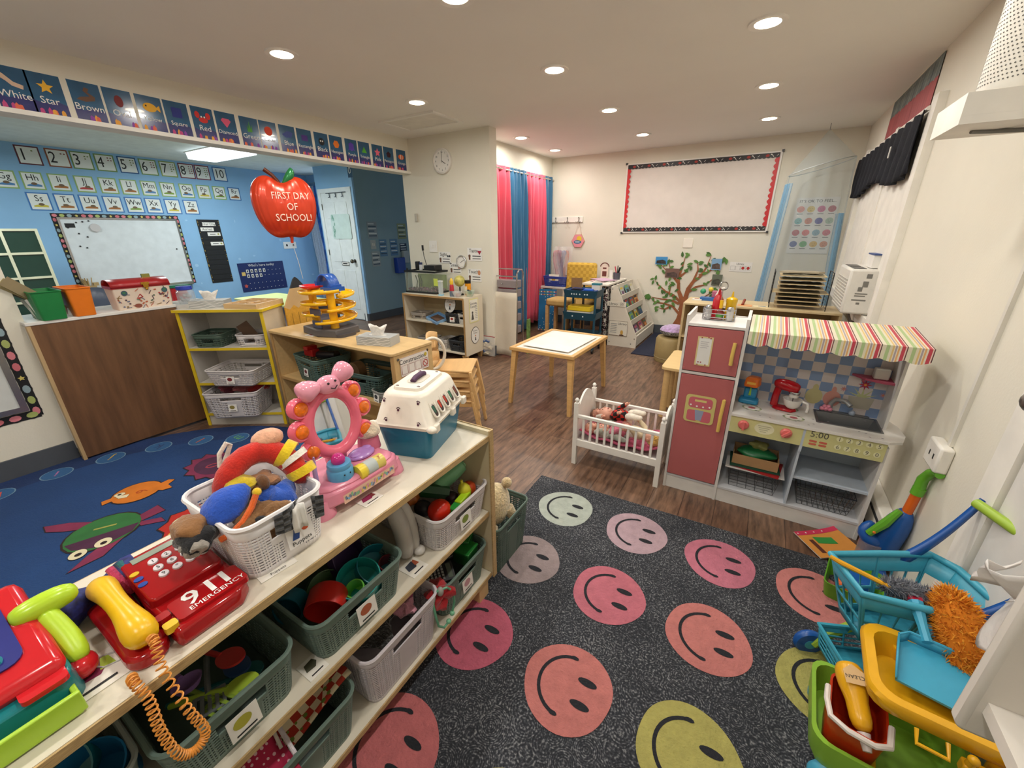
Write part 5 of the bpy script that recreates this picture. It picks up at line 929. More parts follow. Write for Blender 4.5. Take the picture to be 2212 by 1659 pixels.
for i in range(46):
    x,y=rr.uniform(-.14,.14),rr.uniform(-.06,.06); c=rr.choice(['#a5282c','#44604a','#4a2e44','#8a6a3a','#6a6f86','#b4583a']); k=rr.random(); b.m(paper(c))
    if k<.45: b.flat(rot2([(-.014,-.002),(.014,-.002),(.014,.002),(-.014,.002)],rr.uniform(0,180),x,y),.0022)
    elif k<.7: b.flat(ell(.006,.005,x,y,8),.0022)
    else: b.flat(rot2([(-.007,-.004),(.007,-.004),(.007,.004),(-.007,.004)],rr.uniform(0,90),x,y),.0022)
for x,y in ((-.10,.04),(.12,.04)): b.m(paper('#3a5560')).flat(ell(.017,cx=x,cy=y),.0026).m(paper('#3c7a4a')).flat(ell(.009,.006,x,y+.003),.003)
b.m(paper('#a5282c')).flat([(-.045,-.005),(-.02,.03),(-.005,.005)],.0026).m(mat('#dccab8',.5)).flat([(-.035,.003),(-.022,.02),(-.014,.007)],.003).m(paper('#8a4a3a')).flat(ell(.02,.014,-.045,-.05),.0026)
b.ob('case_body',parent=t,smooth=50)
B().m(mat('#a01e22',.35)).grid(lambda u,v:((v-.5)*.32,-.09*math.cos(PI*u),.145+.05*math.sin(PI*u)**.7),12,4).box(-.16,.16,-.088,.088,.140,.155).flat([(0,0)]*3).ob('red_lid',parent=t,solid=.004,smooth=50)
B().m(metal('#b98f3a',.3)).box(.0,.045,-.094,-.086,.155,.172).box(.008,.037,-.10,-.092,.135,.16).ball((.022,-.1,.128),.009).ob('brass_latch',parent=t,bevel=.001); B().m(metal('#9a9a58',.4)).box(.04,.085,-.01,.01,.195,.22).ob('brass_tab',parent=t,smooth=0)
t=thing('clear_jar','clear plastic jar with blue lid at the corner of the counter','jar',(-3.76,1.40,.85))
B().m(glass('#dfe6ea',.35)).lathe([(.0001,.052),(.052,.052),(.058,.075),(.058,.14),(.045,.155),(.0001,.155)],n=24).ob('jar_body',parent=t); B().m(plastic('#2a3fb0',.25)).lathe([(.048,.155),(.052,.160),(.050,.182),(.0001,.186)],n=24).ob('blue_lid',parent=t)
b=B(); [b.m(plastic(R.choice(['#b0b6ba','#8a8f98','#caa']) if 0 else '#a9adb2')).ball((R.uniform(-.03,.03),R.uniform(-.03,.03),.07+R.random()*.05),.012,n=8,m=5) for _ in range(14)]; b.ob('jar_contents',parent=t)
B().m(mat('#cfcac2',.5)).box(-.3,.0,-.12,.14,.0,.902).ob('counter_end',loc=(-3.70,1.42,0),label='pale counter end standing behind the yellow trimmed shelf',category='counter',smooth=0)
# ---------------------------------------------------------------- yellow-trim shelf
YW=mat('#d9b91e',.4); GRY=mat('#c8c3bb',.5)
t=thing('corner_shelf','white three-tier shelf with yellow painted edges beside the brown panel','shelf',(-3.25,1.372,0),32.2)
# local x along front (width .60), y back
def ysh(z): 
    o=B().m(GRY).box(-.285,.285,.006,.27,z-.016,z).m(YW).box(-.285,.285,0,.006,z-.017,z+.001).ob('shelf_board',parent=t,smooth=0)
for z in (.62,.35,.10): ysh(z)
for sx in (-1,1): B().m(mat('#cdbfa6',.5) if sx>0 else GRY).box(*(sorted((sx*.285,sx*.303))),.006,.28,0,.885).m(YW).box(*(sorted((sx*.283,sx*.304))),0,.007,0,.885).ob('side_panel',parent=t,smooth=0)
B().m(GRY).box(-.285,.285,.012,.02,.0,.085).ob('plinth',parent=t,smooth=0); B().m(GRY).box(-.285,.285,.27,.28,.1,.885).ob('back_panel',parent=t,smooth=0)
B().m(mat('#cfc9ba',.4)).box(-.315,.315,-.008,.29,.885,.90).m(YW).box(-.317,.317,-.014,-.006,.884,.902).box(.309,.317,-.012,.29,.884,.902).ob('top_board',parent=t,smooth=0)
def YL(x,y,z): a=math.radians(32.2); return (-3.25+x*math.cos(a)-y*math.sin(a),1.372+x*math.sin(a)+y*math.cos(a),z)
basket('low grey green basket at the top left of the yellow trimmed shelf',YL(-.15,.12,.62),32,.21,.22,.095,'#44584c',g=1.7)
basket('small white basket at the top right of the yellow trimmed shelf',YL(.14,.13,.62),36,.20,.2,.085,'#cfc9c8',g=1.7)
basket('wide white basket on the middle tier of the yellow trimmed shelf',YL(.02,.06,.35),30,.36,.30,.12,'#d0cac8',g=1.7,card='#7a2a2c',tap=.84)
basket('deep white basket of red fabric on the lowest tier of the yellow trimmed shelf',YL(-.03,.05,.10),38,.38,.30,.20,'#cdc7c8',g=1.7,card='#8a7a3a',tap=.84)
B().m(paper('#5a4230')).box(-.05,.05,-.002,.002,0,.13).ob('brown_card',loc=YL(.12,.14,.66),rot=(8,-28,30),label='brown card sticking out of the small white basket',category='card',smooth=0)
for i,(c,lb) in enumerate((('#6b1c2c','dark red fabric bundle at the left of the deep white basket'),('#a85a5c','pink fabric bundle in the middle of the deep white basket'),('#a51f1c','bright red fabric bundle at the right of the deep white basket'))):
    lump(B().m(cloth(c)),(0,0,0),(.07,.07,.04),40+i,k=.22).ob('fabric_bundle',loc=YL(-.11+.1*i,.08+.01*i,.285),label=lb,category='fabric')
t=thing('sorting_tray','pale wooden divided sorting tray on the yellow trimmed shelf','tray',YL(.17,.16,.90),22)
B().m(wood('#c9a878')).frame(-.13,.13,-.14,.14,.012,0,.035).box(-.12,.12,-.13,.13,0,.006).ob('tray_body',parent=t,smooth=0)
for i in range(3): B().m(wood('#c9a878')).box(-.118,.118,-.072+i*.068,-.066+i*.068,.006,.03).ob('divider',parent=t,smooth=0)
B().m(wood('#c9a878')).box(-.003,.003,-.128,.128,.006,.03).ob('divider',parent=t,smooth=0)
def tissue(lb,loc,rz,s=1.0,lid=True):
    T=thing('tissue_box',lb,'tissue box',loc,rz); b=B().m(mat('#a7a8a6',.5)).box(-.115*s,.115*s,-.06*s,.06*s,0,.055*s).m(paper('#e3e2df'))
    for f in range(4):
        b.at((0,-.0605*s,.0275*s),(90,0,0)); pts=[(-.112*s+.224*s*i/14,(-.02+.014*f)*s+.006*s*math.sin(i*.9+f)) for i in range(15)]; taper(b,pts,.003,.003,.0004)
        b.at((-.1155*s,0,.0275*s),(90,0,-90)); pts=[(-.058*s+.116*s*i/8,(-.02+.014*f)*s+.006*s*math.sin(i*.9+f)) for i in range(9)]; taper(b,pts,.003,.003,.0004)
    b.at((0,0,.0555*s)).m(paper('#d8d6d2')).flat(ell(.06*s,.025*s)); b.ob('carton',parent=T,smooth=0)
    b=B().m(cloth('#e6e1da')).grid(lambda u,v:((.035+.02*v)*s*math.cos(2*PI*u)*(1+.25*math.sin(6*PI*u)*v),(.012+.02*v)*s*math.sin(2*PI*u)*(1+.3*math.sin(4*PI*u+1)*v),(.05+.06*v+.012*math.sin(6*PI*u)*v)*s),18,5,cu=True); b.ob('tissue',parent=T,solid=.001)
tissue('grey wave print tissue box on the yellow trimmed shelf by the jar',YL(-.12,.12,.90),42); tissue('grey wave print tissue box on the construction shelf',(-1.985,1.675,.75),18)
# ---------------------------------------------------------------- construction shelf
MP=wood('#cdac78',.07,(1,10,10)); ED=mat('#b08a58',.5,noise=(5,.2))
t=thing('construction_shelf','low maple shelf unit with a Construction sign, behind the vanity toy','shelf',(-2.36,1.715,0))
B().m(MP).prism([(x,y) for x,y in rrect(1.26,.35,.02,3)],.73,.75).ob('top_board',parent=t,bevel=.004)
for sx in (-1,1): B().m(MP).box(*sorted((sx*.60,sx*.625)),-.16,.165,0,.73).m(ED).box(*sorted((sx*.60,sx*.626)),-.165,-.158,0,.73).ob('side_panel',parent=t,smooth=0)
for z in (.40,.06): B().m(MP).box(-.60,.60,-.155,.15,z-.018,z).m(ED).box(-.6,.6,-.160,-.154,z-.018,z).ob('shelf_board',parent=t,smooth=0)
B().m(MP).box(-.60,.60,.15,.162,.06,.73).ob('back_panel',parent=t,smooth=0)
for y in (-.13,.12): B().m(metal('#888888')).cyl((.6245,y,.705),(.629,y,.705),.008).ob('screw',parent=t)
b=B().m(paper('#e6dfd8')).box(-.12,.12,-.058,.058,0,.002).m(paper('#8a2a24')).frame(-.12,.12,-.058,.058,.0015,.002,.0026).m(INK).text('Construction',.042,-.015,.032,.003)
for i in range(4): b.m(paper('#8a2a24')).frame(-.112+i*.057,-.062+i*.057,-.046,.01,.002,.002,.003)
b.m(paper('#b8302c')); b.add([(x,y,.0032) for x,y in ell(.022,cx=.088,cy=-.02,n=18)+ell(.017,cx=.088,cy=-.02,n=18)],[(i,(i+1)%18,18+(i+1)%18,18+i) for i in range(18)]).flat(rot2([(-.018,-.002),(.018,-.002),(.018,.002),(-.018,.002)],-45,.088,-.02),.0033).m(paper('#c9b03a')).flat(ell(.012,cx=.095,cy=.035),.003)
for i,n in enumerate('123'): b.m(INK).text(n,.012,-.087+i*.057,-.052,.003)
b.ob('construction_sign',loc=(-1.7335,1.718,.65),rot=FL,label='white Construction turn-taking sign on the maple shelf end',category='sign',smooth=0)
GB='#50685f'
basket('large grey green basket of red toys on the construction shelf',(-2.63,1.70,.40),-8,.33,.28,.185,GB,g=1.7,card='#6a2a30'); basket('second large grey green basket, further right on the construction shelf',(-2.15,1.72,.40),5,.40,.28,.15,'#3f5650',g=1.9)
basket('small grey basket with a card at the right end of the construction shelf',(-1.93,1.63,.40),-10,.13,.13,.07,'#8c8c86',g=2,card='#3a3a3a'); basket('small green basket in the right corner of the construction shelf',(-1.80,1.64,.40),8,.12,.13,.075,'#5a7a6a',g=2)
basket('grey green basket on the bottom tier at the left of the construction shelf',(-2.72,1.70,.06),0,.3,.27,.14,'#3f5650',g=2)
B().m(plastic('#b0201e')).box(-.05,.05,-.03,.03,0,.05).box(-.02,.03,-.05,.03,.05,.075).ob('red_toy_block',loc=(-2.72,1.68,.565),label='red toy block at the left of the large green basket',category='toy block',bevel=.003)
B().m(plastic('#1c1c20')).cyl((-.09,0,0),(.09,.02,.02),.03).ob('dark_toy_truck',loc=(-2.58,1.70,.57),label='dark toy piece behind the red block in the green basket',category='toy')
B().m(wood('#6a5034')).cyl((-.03,.0,0),(.03,.0,0),.06,n=20).ob('toy_disc',loc=(-2.24,1.68,.53),rot=(0,0,90),label='brown round toy disc peeking from the second green basket',category='toy wheel')
# marble run
YL_=plastic('#f0b710',.2)
t=thing('marble_run','yellow spiral ball run with blue top and grey base','toy',(-2.51,1.735,.75)); t.scale=(1.25,1.25,1.0)
B().m(plastic('#55504f',.5)).prism([(-.14,-.09),(.03,-.12),(.14,-.08),(.13,.08),(0,.12),(-.13,.09)],0,.05,.97).ob('grey_base',parent=t,bevel=.006)
B().m(plastic('#4a4547',.5)).prism([(x+.10,y-.02) for x,y in rrect(.13,.12,.03)],0,.02).ob('base_foot',parent=t)
def track(z0,z1,a0,a1,r0=.075,r1=.135):
    b=B().m(YL_); prof=[(r1+.004,.018),(r1+.001,.003),(r1-.012,-.004),((r0+r1)/2,-.008),(r0+.012,-.004),(r0,.003),(r0-.003,.018)]; n=36
    b.grid(lambda u,v:(lambda a,k:((prof[k][0]*1.02)*math.cos(a),(prof[k][0]*1.0)*math.sin(a),z0+(z1-z0)*u+prof[k][1]))(math.radians(a0+(a1-a0)*u),min(int(round(v*6)),6)),n,6)
    b.ob('spiral_track',parent=t,solid=.004)
track(.085,.14,-70,290); track(.165,.215,-40,320); track(.25,.29,0,350)
for x in (-.08,.075): B().m(YL_).cyl((x,-.035,.04),(x,-.035,.30),.022,.02).ob('column',parent=t)
B().m(plastic('#c41f2a',.25)).lathe([(.0001,.295),(.04,.297),(.068,.312),(.07,.322),(.06,.325),(.035,.31),(.0001,.306)],c=(-.065,-.04,0),sy=.8).ob('red_scoop',parent=t)
B().m(plastic('#2255a8',.3)).grid(lambda u,v:(.035+.055*math.cos(PI*u),-.01+(.03 if v>.5 else -.03),.31+.085*math.sin(PI*u)),14,1).box(.03,.11,-.05,.03,.295,.315).box(-.025,-.012,-.04,.02,.31,.35).box(.08,.10,-.04,.02,.31,.33).ob('blue_arch',parent=t,solid=.01)
B().m(plastic('#5a5f78',.4)).box(-.04,.04,-.09,-.083,.05,.10).box(-.045,.045,-.09,-.083,.135,.18).ob('grey_plaque',parent=t,bevel=.01)
pcard(-2.56,1.60,.7505,0,.09,.05,'#8a2a24',None,'faded taped label on the construction shelf top below the marble run')
# stacked chairs
CW=wood('#d2a870',.08,(1,8,8))
t=thing('kids_chair','wooden child chair, topmost of the stack by the construction shelf','chair',(-1.80,2.17,.22),118,'stacked wooden child chairs')
B().m(CW).prism([(-.15,-.15),(.15,-.15),(.16,-.12),(.13,.13),(-.13,.13),(-.16,-.12)],.27,.285,.99).ob('seat',parent=t,bevel=.005)
B().m(CW).grid(lambda u,v:((u-.5)*.27,.145+.03*(1-(2*u-1)**2),.30+.22*v-.03*(2*u-1)**2*v),8,4).ob('backrest',parent=t,solid=.012)
for sx in (-1,1):
    B().m(CW).prism([(-.02,-.0),(.02,0),(.018,.28),(-.018,.28)],0,.02).ob('leg',parent=t,bevel=.003).location=(sx*.14,-.13,0)
    c=[x for x in t.children if x.name.startswith('leg')]
    c[-1].rotation_euler=(PI/2-.18,0,sx*.0); c[-1].location=(sx*.15,-.10-.08,0)
    o=B().m(CW).prism([(-.02,-.0),(.02,0),(.018,.28),(-.018,.28)],0,.02).ob('leg',parent=t,bevel=.003); o.rotation_euler=(PI/2+.14,0,0); o.location=(sx*.14,.19,0)
    B().m(CW).box(sx*.14-.01,sx*.14+.01,-.14,.15,.235,.27).ob('side_rail',parent=t,bevel=.003); B().m(CW).box(sx*.125-.012,sx*.125+.012,.14,.165,.27,.36).ob('back_post',parent=t)
for i,lb in enumerate(('second from the top of the stack','third from the top of the stack','lowest, standing on the floor')): dup(t,(-1.80+.006*i,2.17,.22-.0733*(i+1)),label='wooden child chair, '+lb+' by the construction shelf')
B().m(plastic('#dcd4c4',.4)).tube([(.085*math.cos(2*PI*i/28),0,.11*math.sin(2*PI*i/28)) for i in range(28)],.011,closed=True,n=8).ob('white_ring',loc=(-1.84,2.0,.62),rot=(0,0,60),label='white plastic ring leaning between the chairs and the maple shelf',category='ring')
# cardboard pencil and balloon
t=thing('cardboard_pencil','big cardboard pencil cutout with black tip standing behind the shelves','cardboard cutout',(-3.10,1.89,0),8)
P=[(-.14,0),(.14,0),(.14,.86),(.075,1.005),(-.06,1.005),(-.14,.87)]
o=B().m(mat('#c9952e',.7,noise=(5,.12,(9,9,1)))).prism([(x,z) for x,z in [(-.14,0),(.14,0),(.14,.86),(.10,.88),(.07,.85),(.03,.89),(-.02,.85),(-.06,.88),(-.1,.85),(-.14,.87)]],-.006,.006).ob('yellow_barrel',parent=t,smooth=0); o.rotation_euler=(PI/2,0,PI/2)
o=B().m(mat('#bf9f70',.7)).prism([(-.14,.87),(-.1,.85),(-.06,.88),(-.02,.85),(.03,.89),(.07,.85),(.10,.88),(.14,.86),(.075,1.005),(-.06,1.005)],-.006,.006).ob('wood_tone_cone',parent=t,smooth=0); o.rotation_euler=(PI/2,0,PI/2)
o=B().m(mat('#25262a',.6)).prism([(-.06,1.005),(.075,1.005),(.02,1.07),(0,1.085),(-.02,1.07)],-.006,.006).ob('black_tip',parent=t,smooth=0); o.rotation_euler=(PI/2,0,PI/2)
o=B().m(mat('#8a6a1e',.8)); [o.rect(x-.002,x+.002,.0,.82,.0068) for x in (-.09,-.03,.03,.09)]; o=o.ob('drawn_lines',parent=t,smooth=0); o.rotation_euler=(PI/2,0,PI/2)
t=thing('apple_balloon','red foil apple balloon reading FIRST DAY OF SCHOOL','balloon',(-3.20,1.985,1.585),90-30)
def apple(u,v):
    a=2*PI*u; th=PI*v; prof=math.sin(th)**.62; w=.215*(1+.12*math.cos(th)); x=w*prof*math.cos(a)*(1-.0); d=.085*math.sin(th)**.9*math.sin(a)
    z=.225*math.cos(th)-.055*math.exp(-(x/.06)**2)*(1 if math.cos(th)>0 else -.3)*abs(math.cos(th))
    cr=1+.02*math.sin(38*a)*abs(math.cos(a))**6; return (x*cr,d*(1+.04*math.sin(26*a)),z)
FO=mat('#cf3a18',.3,noise=(6,.08),metal=.25,coat=.3,bump=(14,.12)); B().m(FO).grid(apple,72,30,cu=True).ob('foil_body',parent=t)
b=B().m(mat('#f2dccb',.4)).at((.045,-.089,.075),(90,0,0)); b.text('FIRST DAY',.066,0,0,0,sx=.82)
b.at((.045,-.0915,0.0),(90,0,0)).text('OF',.07,.0,0,0,sx=.82).at((.045,-.0885,-.075),(90,0,0)).text('SCHOOL!',.07,0,0,0,sx=.82); o=b.ob('lettering',parent=t,smooth=0)
B().m(mat('#5a2a16',.3,metal=.2)).tube([(0,0,.13),(-.02,0,.18),(-.05,0,.22),(-.095,0,.255)],[.012,.014,.013,.016],n=10).ob('stem',parent=t)
B().m(mat('#2c7a45',.25,metal=.3)).tube([(.0,-.01,.145),(.03,-.012,.175),(.065,-.015,.21),(.085,-.015,.255),(.08,-.012,.275)],[.006,.022,.036,.024,.004],n=12).ob('leaf',parent=t,sub=1)
B().m(FO).tube([(0,0,-.19),(.005,0,-.22),(.0,0,-.255)],[.022,.012,.010],n=8).ob('foil_neck',parent=t); B().m(paper('#d8d5cf')).tube([(.0,0,-.25),(.02,.005,-.4),(.03,.03,-.53)],.002,n=5).ob('ribbon',parent=t)
# ---------------------------------------------------------------- science shelf
SCM=mat('#dbd0ba',.4,noise=(3,.03))
t=thing('science_shelf','cream Science Center shelf on short legs against the pillar wall','shelf',(-3.16,3.66,0))
B().m(SCM).box(-.455,.455,-.175,.175,.71,.73).m(ED).box(-.455,.455,-.178,-.174,.71,.73).ob('top_board',parent=t,smooth=0)
for sx in (-1,1): B().m(SCM).box(*sorted((sx*.437,sx*.455)),-.172,.175,.075,.745 if 0 else .71).m(ED).box(*sorted((sx*.437,sx*.456)),-.177,-.171,.075,.71).ob('side_panel',parent=t,smooth=0)
for z in (.43,.11): B().m(SCM).box(-.437,.437,-.17,.165,z-.018,z).ob('shelf_board',parent=t,smooth=0)
B().m(mat('#c9b690',.5)).box(-.437,.437,.165,.173,.11,.71).ob('back_panel',parent=t,smooth=0)
for x in (-.42,.42):
    for y in (-.14,.14): B().m(ED).prism([(x-.035,y-.02),(x+.035,y-.02),(x+.035,y+.02),(x-.035,y+.02)],.075,0,.6).ob('leg',parent=t,smooth=0)
b=B().m(paper('#e0d89a')).box(-.085,.085,-.135,.135,0,.002).m(paper('#e6e2d4')).rect(-.074,.074,-.122,.122,.0024).m(INK).text('Science',.042,-.012,.08,.003).text('Center',.042,-.012,.045,.003).m(paper('#9a9a94'))
for i in range(9): b.rect(.02,.065,-.09+i*.02,-.084+i*.02,.003)
b.m(paper('#55504a')).flat(ell(.014,cx=-.03,cy=-.02),.003).flat([(-.055,-.1),(-.005,-.1),(-.02,-.035),(-.04,-.035)],.003)
b.ob('science_sign',loc=(-2.7035,3.66,.575),rot=FL,label='yellow bordered Science Center sign on the cream shelf side',category='sign',smooth=0)
for (x,y,z),rt,lb in (((-2.7035,3.67,.29),FL,'round white center sign low on the shelf side'),((-2.99,3.60,.63),(80,0,0),'round white center sign hanging inside the upper tier')):
    b=B().m(INK).prism(ell(.082,.098,n=28),0,.0015).m(WHT).flat(ell(.076,.092,n=28),.002).m(INK).text('Science' if 'low' in lb else 'Discovery',.028,0,.055,.0025).text('Center',.028,0,.028,.0025).m(paper('#c2703a')).flat(ell(.009,cx=0,cy=-.005),.0025).m(INK).flat([(-.012,-.06),(.012,-.06),(.004,-.02),(-.004,-.02)],.0025)
    b.ob('round_sign',loc=(x,y,z),rot=rt,label=lb,category='sign',smooth=0)
t=thing('fish_tank','small black framed fish tank with purple gravel on the science shelf','fish tank',(-3.40,3.69,.73),3)
BK=plastic('#131416',.35)
B().m(BK).frame(-.225,.225,-.12,.12,.008,0,.02).frame(-.228,.228,-.123,.123,.01,.235,.255).box(-.225,.225,-.12,.12,0,.004).ob('tank_frame',parent=t,smooth=0); B().m(glass('#d8e2d0',.10)).frame(-.222,.222,-.117,.117,.004,.02,.235).ob('tank_glass',parent=t,smooth=0)
B().m(mat('#7a8a4a',.3)).box(-.215,.215,.105,.108,.02,.20).ob('algae_panel',parent=t,smooth=0)
b=B(); rr=random.Random(5)
for _ in range(170): b.m(plastic(rr.choice(['#5a3448','#7a4a62','#42263a']))).ball((rr.uniform(-.205,.205),rr.uniform(-.10,.10),rr.uniform(.015,.05)),.011,n=6,m=4)
b.ob('gravel',parent=t,kind='stuff'); B().m(mat('#2a2a1c',.8)); 
for x in (-.16,-.12,-.09): B().m(mat('#2c3018',.8)).tube([(x,0,.05),(x+.01,.01,.12),(x-.005,0,.19)],.006).ob('water_plant',parent=t)
B().m(BK).box(.02,.18,-.06,.08,.255,.315).ob('filter_lid',parent=t,bevel=.008); B().m(BK).box(-.14,-.10,-.02,.03,.255,.35).ob('pump',parent=t,bevel=.006); B().m(plastic('#c9cdd0')).cyl((-.07,0,.255),(-.07,0,.315),.02).m(plastic('#22305a')).cyl((-.07,0,.315),(-.07,0,.34),.021).ob('food_tub',parent=t)
B().m(BK).tube([(-.02,.05,.25),(-.03,.05,.33),(-.05,.05,.40),(-.06,.05,.47)],.004).tube([(-.06,.05,.47),(-.062,.05,.53)],.012).ob('lamp_cord',parent=t)
def item(nm,lb,cat,loc,fn,rz=0,rot=None,group=None):
    T=thing(nm,lb,cat,loc,rz,group,rot); fn(T); return T
item('timer','white sand timer with blue base before the fish tank','timer',(-3.07,3.55,.73),lambda T:(B().m(plastic('#8fc0d8')).box(-.025,.025,-.02,.02,0,.015).ob('base',parent=T),B().m(glass('#e4ecec',.5)).box(-.022,.022,-.015,.015,.015,.15).ob('clear_case',parent=T),B().m(plastic('#d8dcdc')).box(-.024,.024,-.018,.018,.15,.165).ob('cap',parent=T)))
item('sticky_note','lime sticky note on the fish tank front','note',(-3.15,3.565,.87),lambda T:B().m(paper('#c9d85a')).box(-.03,.03,-.001,.001,-.04,.04).ob('note',parent=T))
item('toy_rocket','red, yellow and grey toy rocket beside the timer','toy rocket',(-2.92,3.56,.73),lambda T:(B().m(plastic('#6a7480')).lathe([(.0001,0),(.028,0),(.026,.06),(.0001,.06)]).ob('rocket_base',parent=T),B().m(plastic('#b42a30')).lathe([(.026,.06),(.022,.12),(.018,.13)]).ob('rocket_body',parent=T),B().m(plastic('#e0b832')).lathe([(.018,.13),(.022,.16),(.012,.19),(.0001,.2)]).ob('rocket_nose',parent=T)))
item('globe','small yellow green globe behind the toy rocket','globe',(-2.90,3.68,.73),lambda T:(B().m(mat('#b3a957',.5,noise=(18,.5))).ball((0,0,.155),.062,n=20,m=12).ob('globe_ball',parent=T),B().m(BK).lathe([(.0001,0),(.045,0),(.04,.015),(.008,.03),(.008,.09)]).ob('globe_stand',parent=T)))
item('orange_jar','jar of orange grains with black lid on the science shelf','jar',(-2.815,3.72,.73),lambda T:(B().m(plastic('#d9901c',.3)).cyl((0,0,0),(0,0,.13),.034).ob('jar_body',parent=T),B().m(BK).cyl((0,0,.13),(0,0,.165),.034).ob('jar_lid',parent=T),B().m(paper('#e4d8c0')).box(-.02,.01,-.036,-.033,.05,.10).ob('jar_label',parent=T)))
item('clear_bowl','clear plastic bowl of shells at the shelf front','bowl',(-2.83,3.54,.73),lambda T:(B().m(glass('#dfe0e0',.45)).lathe([(.03,0),(.05,.04),(.055,.06)]).ob('bowl_body',parent=T),B().m(plastic('#b98a80')).ball((0,0,.02),.02).ball((.02,.01,.02),.014).ob('shell',parent=T)))
item('green_bowl','clear bowl with green plastic bugs at the right end of shelf top','bowl',(-2.735,3.64,.73),lambda T:(B().m(glass('#cfe0cf',.5)).lathe([(.03,0),(.052,.04),(.056,.065)]).ob('bowl_body',parent=T),B().m(plastic('#5a9a4a')).ball((0,0,.04),.03,.02,.018).ob('green_bug',parent=T),B().m(BK).ball((.02,-.02,.06),.018,.012,.01).ball((-.02,.0,.065),.016,.01,.01).ob('black_bug',parent=T)))
basket('dark grey basket on the upper tier of the science shelf',(-2.93,3.63,.43),10,.20,.22,.11,'#2b2d30',g=2,card='#a03a30'); basket('small white basket at the right of the upper science tier',(-2.785,3.63,.43),0,.12,.2,.11,'#c9c4bc',g=2)
basket('clear grey basket at the left of the upper science tier',(-3.45,3.62,.43),5,.22,.2,.07,'#a59c90',g=2); basket('dark grey basket on the lower tier of the science shelf',(-2.86,3.62,.11),0,.24,.24,.13,'#2c2e31',g=2)
basket('white basket on the lower tier of the science shelf',(-3.08,3.63,.11),-8,.17,.22,.11,'#c3bdb5',g=2,card='#2a2a2a'); basket('light grey basket at the lower left of the science shelf',(-3.36,3.62,.11),5,.24,.2,.10,'#a39c92',g=2)
item('blue_tray','light blue tray of cards tipped across the upper science tier','tray',(-3.17,3.58,.445),lambda T:(B().m(plastic('#7ea6cc')).frame(-.13,.13,-.09,.09,.012,0,.03).box(-.12,.12,-.08,.08,0,.004).ob('tray_body',parent=T,smooth=0),B().m(paper('#6a5040')).box(-.09,.08,-.05,.05,.01,.02).ob('card_stack',parent=T)),rot=(14,6,-22))
item('dust_broom','black broom with yellow green tag leaning at the left of the science shelf','broom',(-3.68,3.60,0),lambda T:(B().m(BK).cyl((-.06,0,.12),(.02,.05,1.0),.010).ob('broom_stick',parent=T),B().m(BK).box(-.16,.04,-.05,.05,0,.13).ob('broom_head',parent=T,bevel=.01),B().m(plastic('#c5cf3a')).cyl((-.02,.026,.56),(-.012,.03,.62),.013).tube([(-.06,-.01,.14),(.0,-.05,.2),(.05,-.1,.24)],.006).ob('yellow_green_tie',parent=T)))
# cloth covered cart + bag by the pillar
t=thing('drawer_cart','chrome drawer cart with a cream cloth hung over its front','cart',(-2.50,4.12,0))
CH=metal('#c3c3c6',.2)
for x in (-.17,.17):
    for y in (-.14,.0): B().m(CH).cyl((x,y,.03),(x,y,.90),.009).ob('post',parent=t)
B().m(CH).tube([(-.17,-.14,.9),(-.17,-.14,.96),(-.17,-.10,1.0),(-.17,-.03,1.0),(-.17,.0,.96),(-.17,.0,.9)],.009).tube([(.17,-.14,.9),(.17,-.14,.96),(.17,-.10,1.0),(.17,-.03,1.0),(.17,.0,.96),(.17,.0,.9)],.009).tube([(-.17,-.03,1.0),(.17,-.03,1.0)],.008).tube([(-.17,-.14,.93),(.17,-.14,.93)],.008).ob('top_rail',parent=t)
for i,z in enumerate((.80,.70,.56,.42,.28)): B().m(mat('#8e8383',.3)).box(-.155,.155,-.13,-.01,z,z+.085).m(CH).ball((-.03,-.135,z+.045),.008).ob('drawer',parent=t,bevel=.006)
B().m(mat('#cfc4b2',.9,noise=(3,.06),bump=(30,.15))).grid(lambda u,v:(-.175+.355*u,-.165-.012*math.sin(9*u+2*v)*(1-v*.6)-.02*(1-v),.02+.735*v),18,10).ob('cloth_cover',parent=t,solid=.004)
for x in (-.17,.17): B().m(CH).ball((x,-.14,.02),.02).ob('caster',parent=t)
t=thing('plastic_bag','clear zip bag of craft scraps on the floor before the cloth cover','bag',(-2.66,3.84,0))
B().m(glass('#e8e4dc',.35)).grid(lambda u,v:(-.11+.22*u,-.03*math.sin(PI*u)*math.sin(PI*min(1,v*1.1))-.0,.01+.235*v),10,8).grid(lambda u,v:(-.11+.22*u,.04*math.sin(PI*u)*math.sin(PI*min(1,v*1.1)),.01+.235*v),10,8).ob('bag_film',parent=t)
rr=random.Random(8)
for i in range(7): lump(B().m(cloth(rr.choice(['#d8ccb4','#c9bda4','#8f8a82','#2c4a7a']))),(rr.uniform(-.06,.06),0,.04+.024*i),(.045,.022,.022),60+i,k=.3).ob('scrap',parent=t)
B().m(plastic('#a8323e')).box(-.11,.11,-.003,.003,.243,.25).ob('zip_strip',parent=t)
B().m(mat('#6b8a4a',.6,noise=(20,.5))).box(-.005,.005,-.04,.04,.0,.42).ob('garden_panel',loc=(-2.30,4.20,0),label='narrow green garden print panel beside the cart',category='panel',smooth=0)
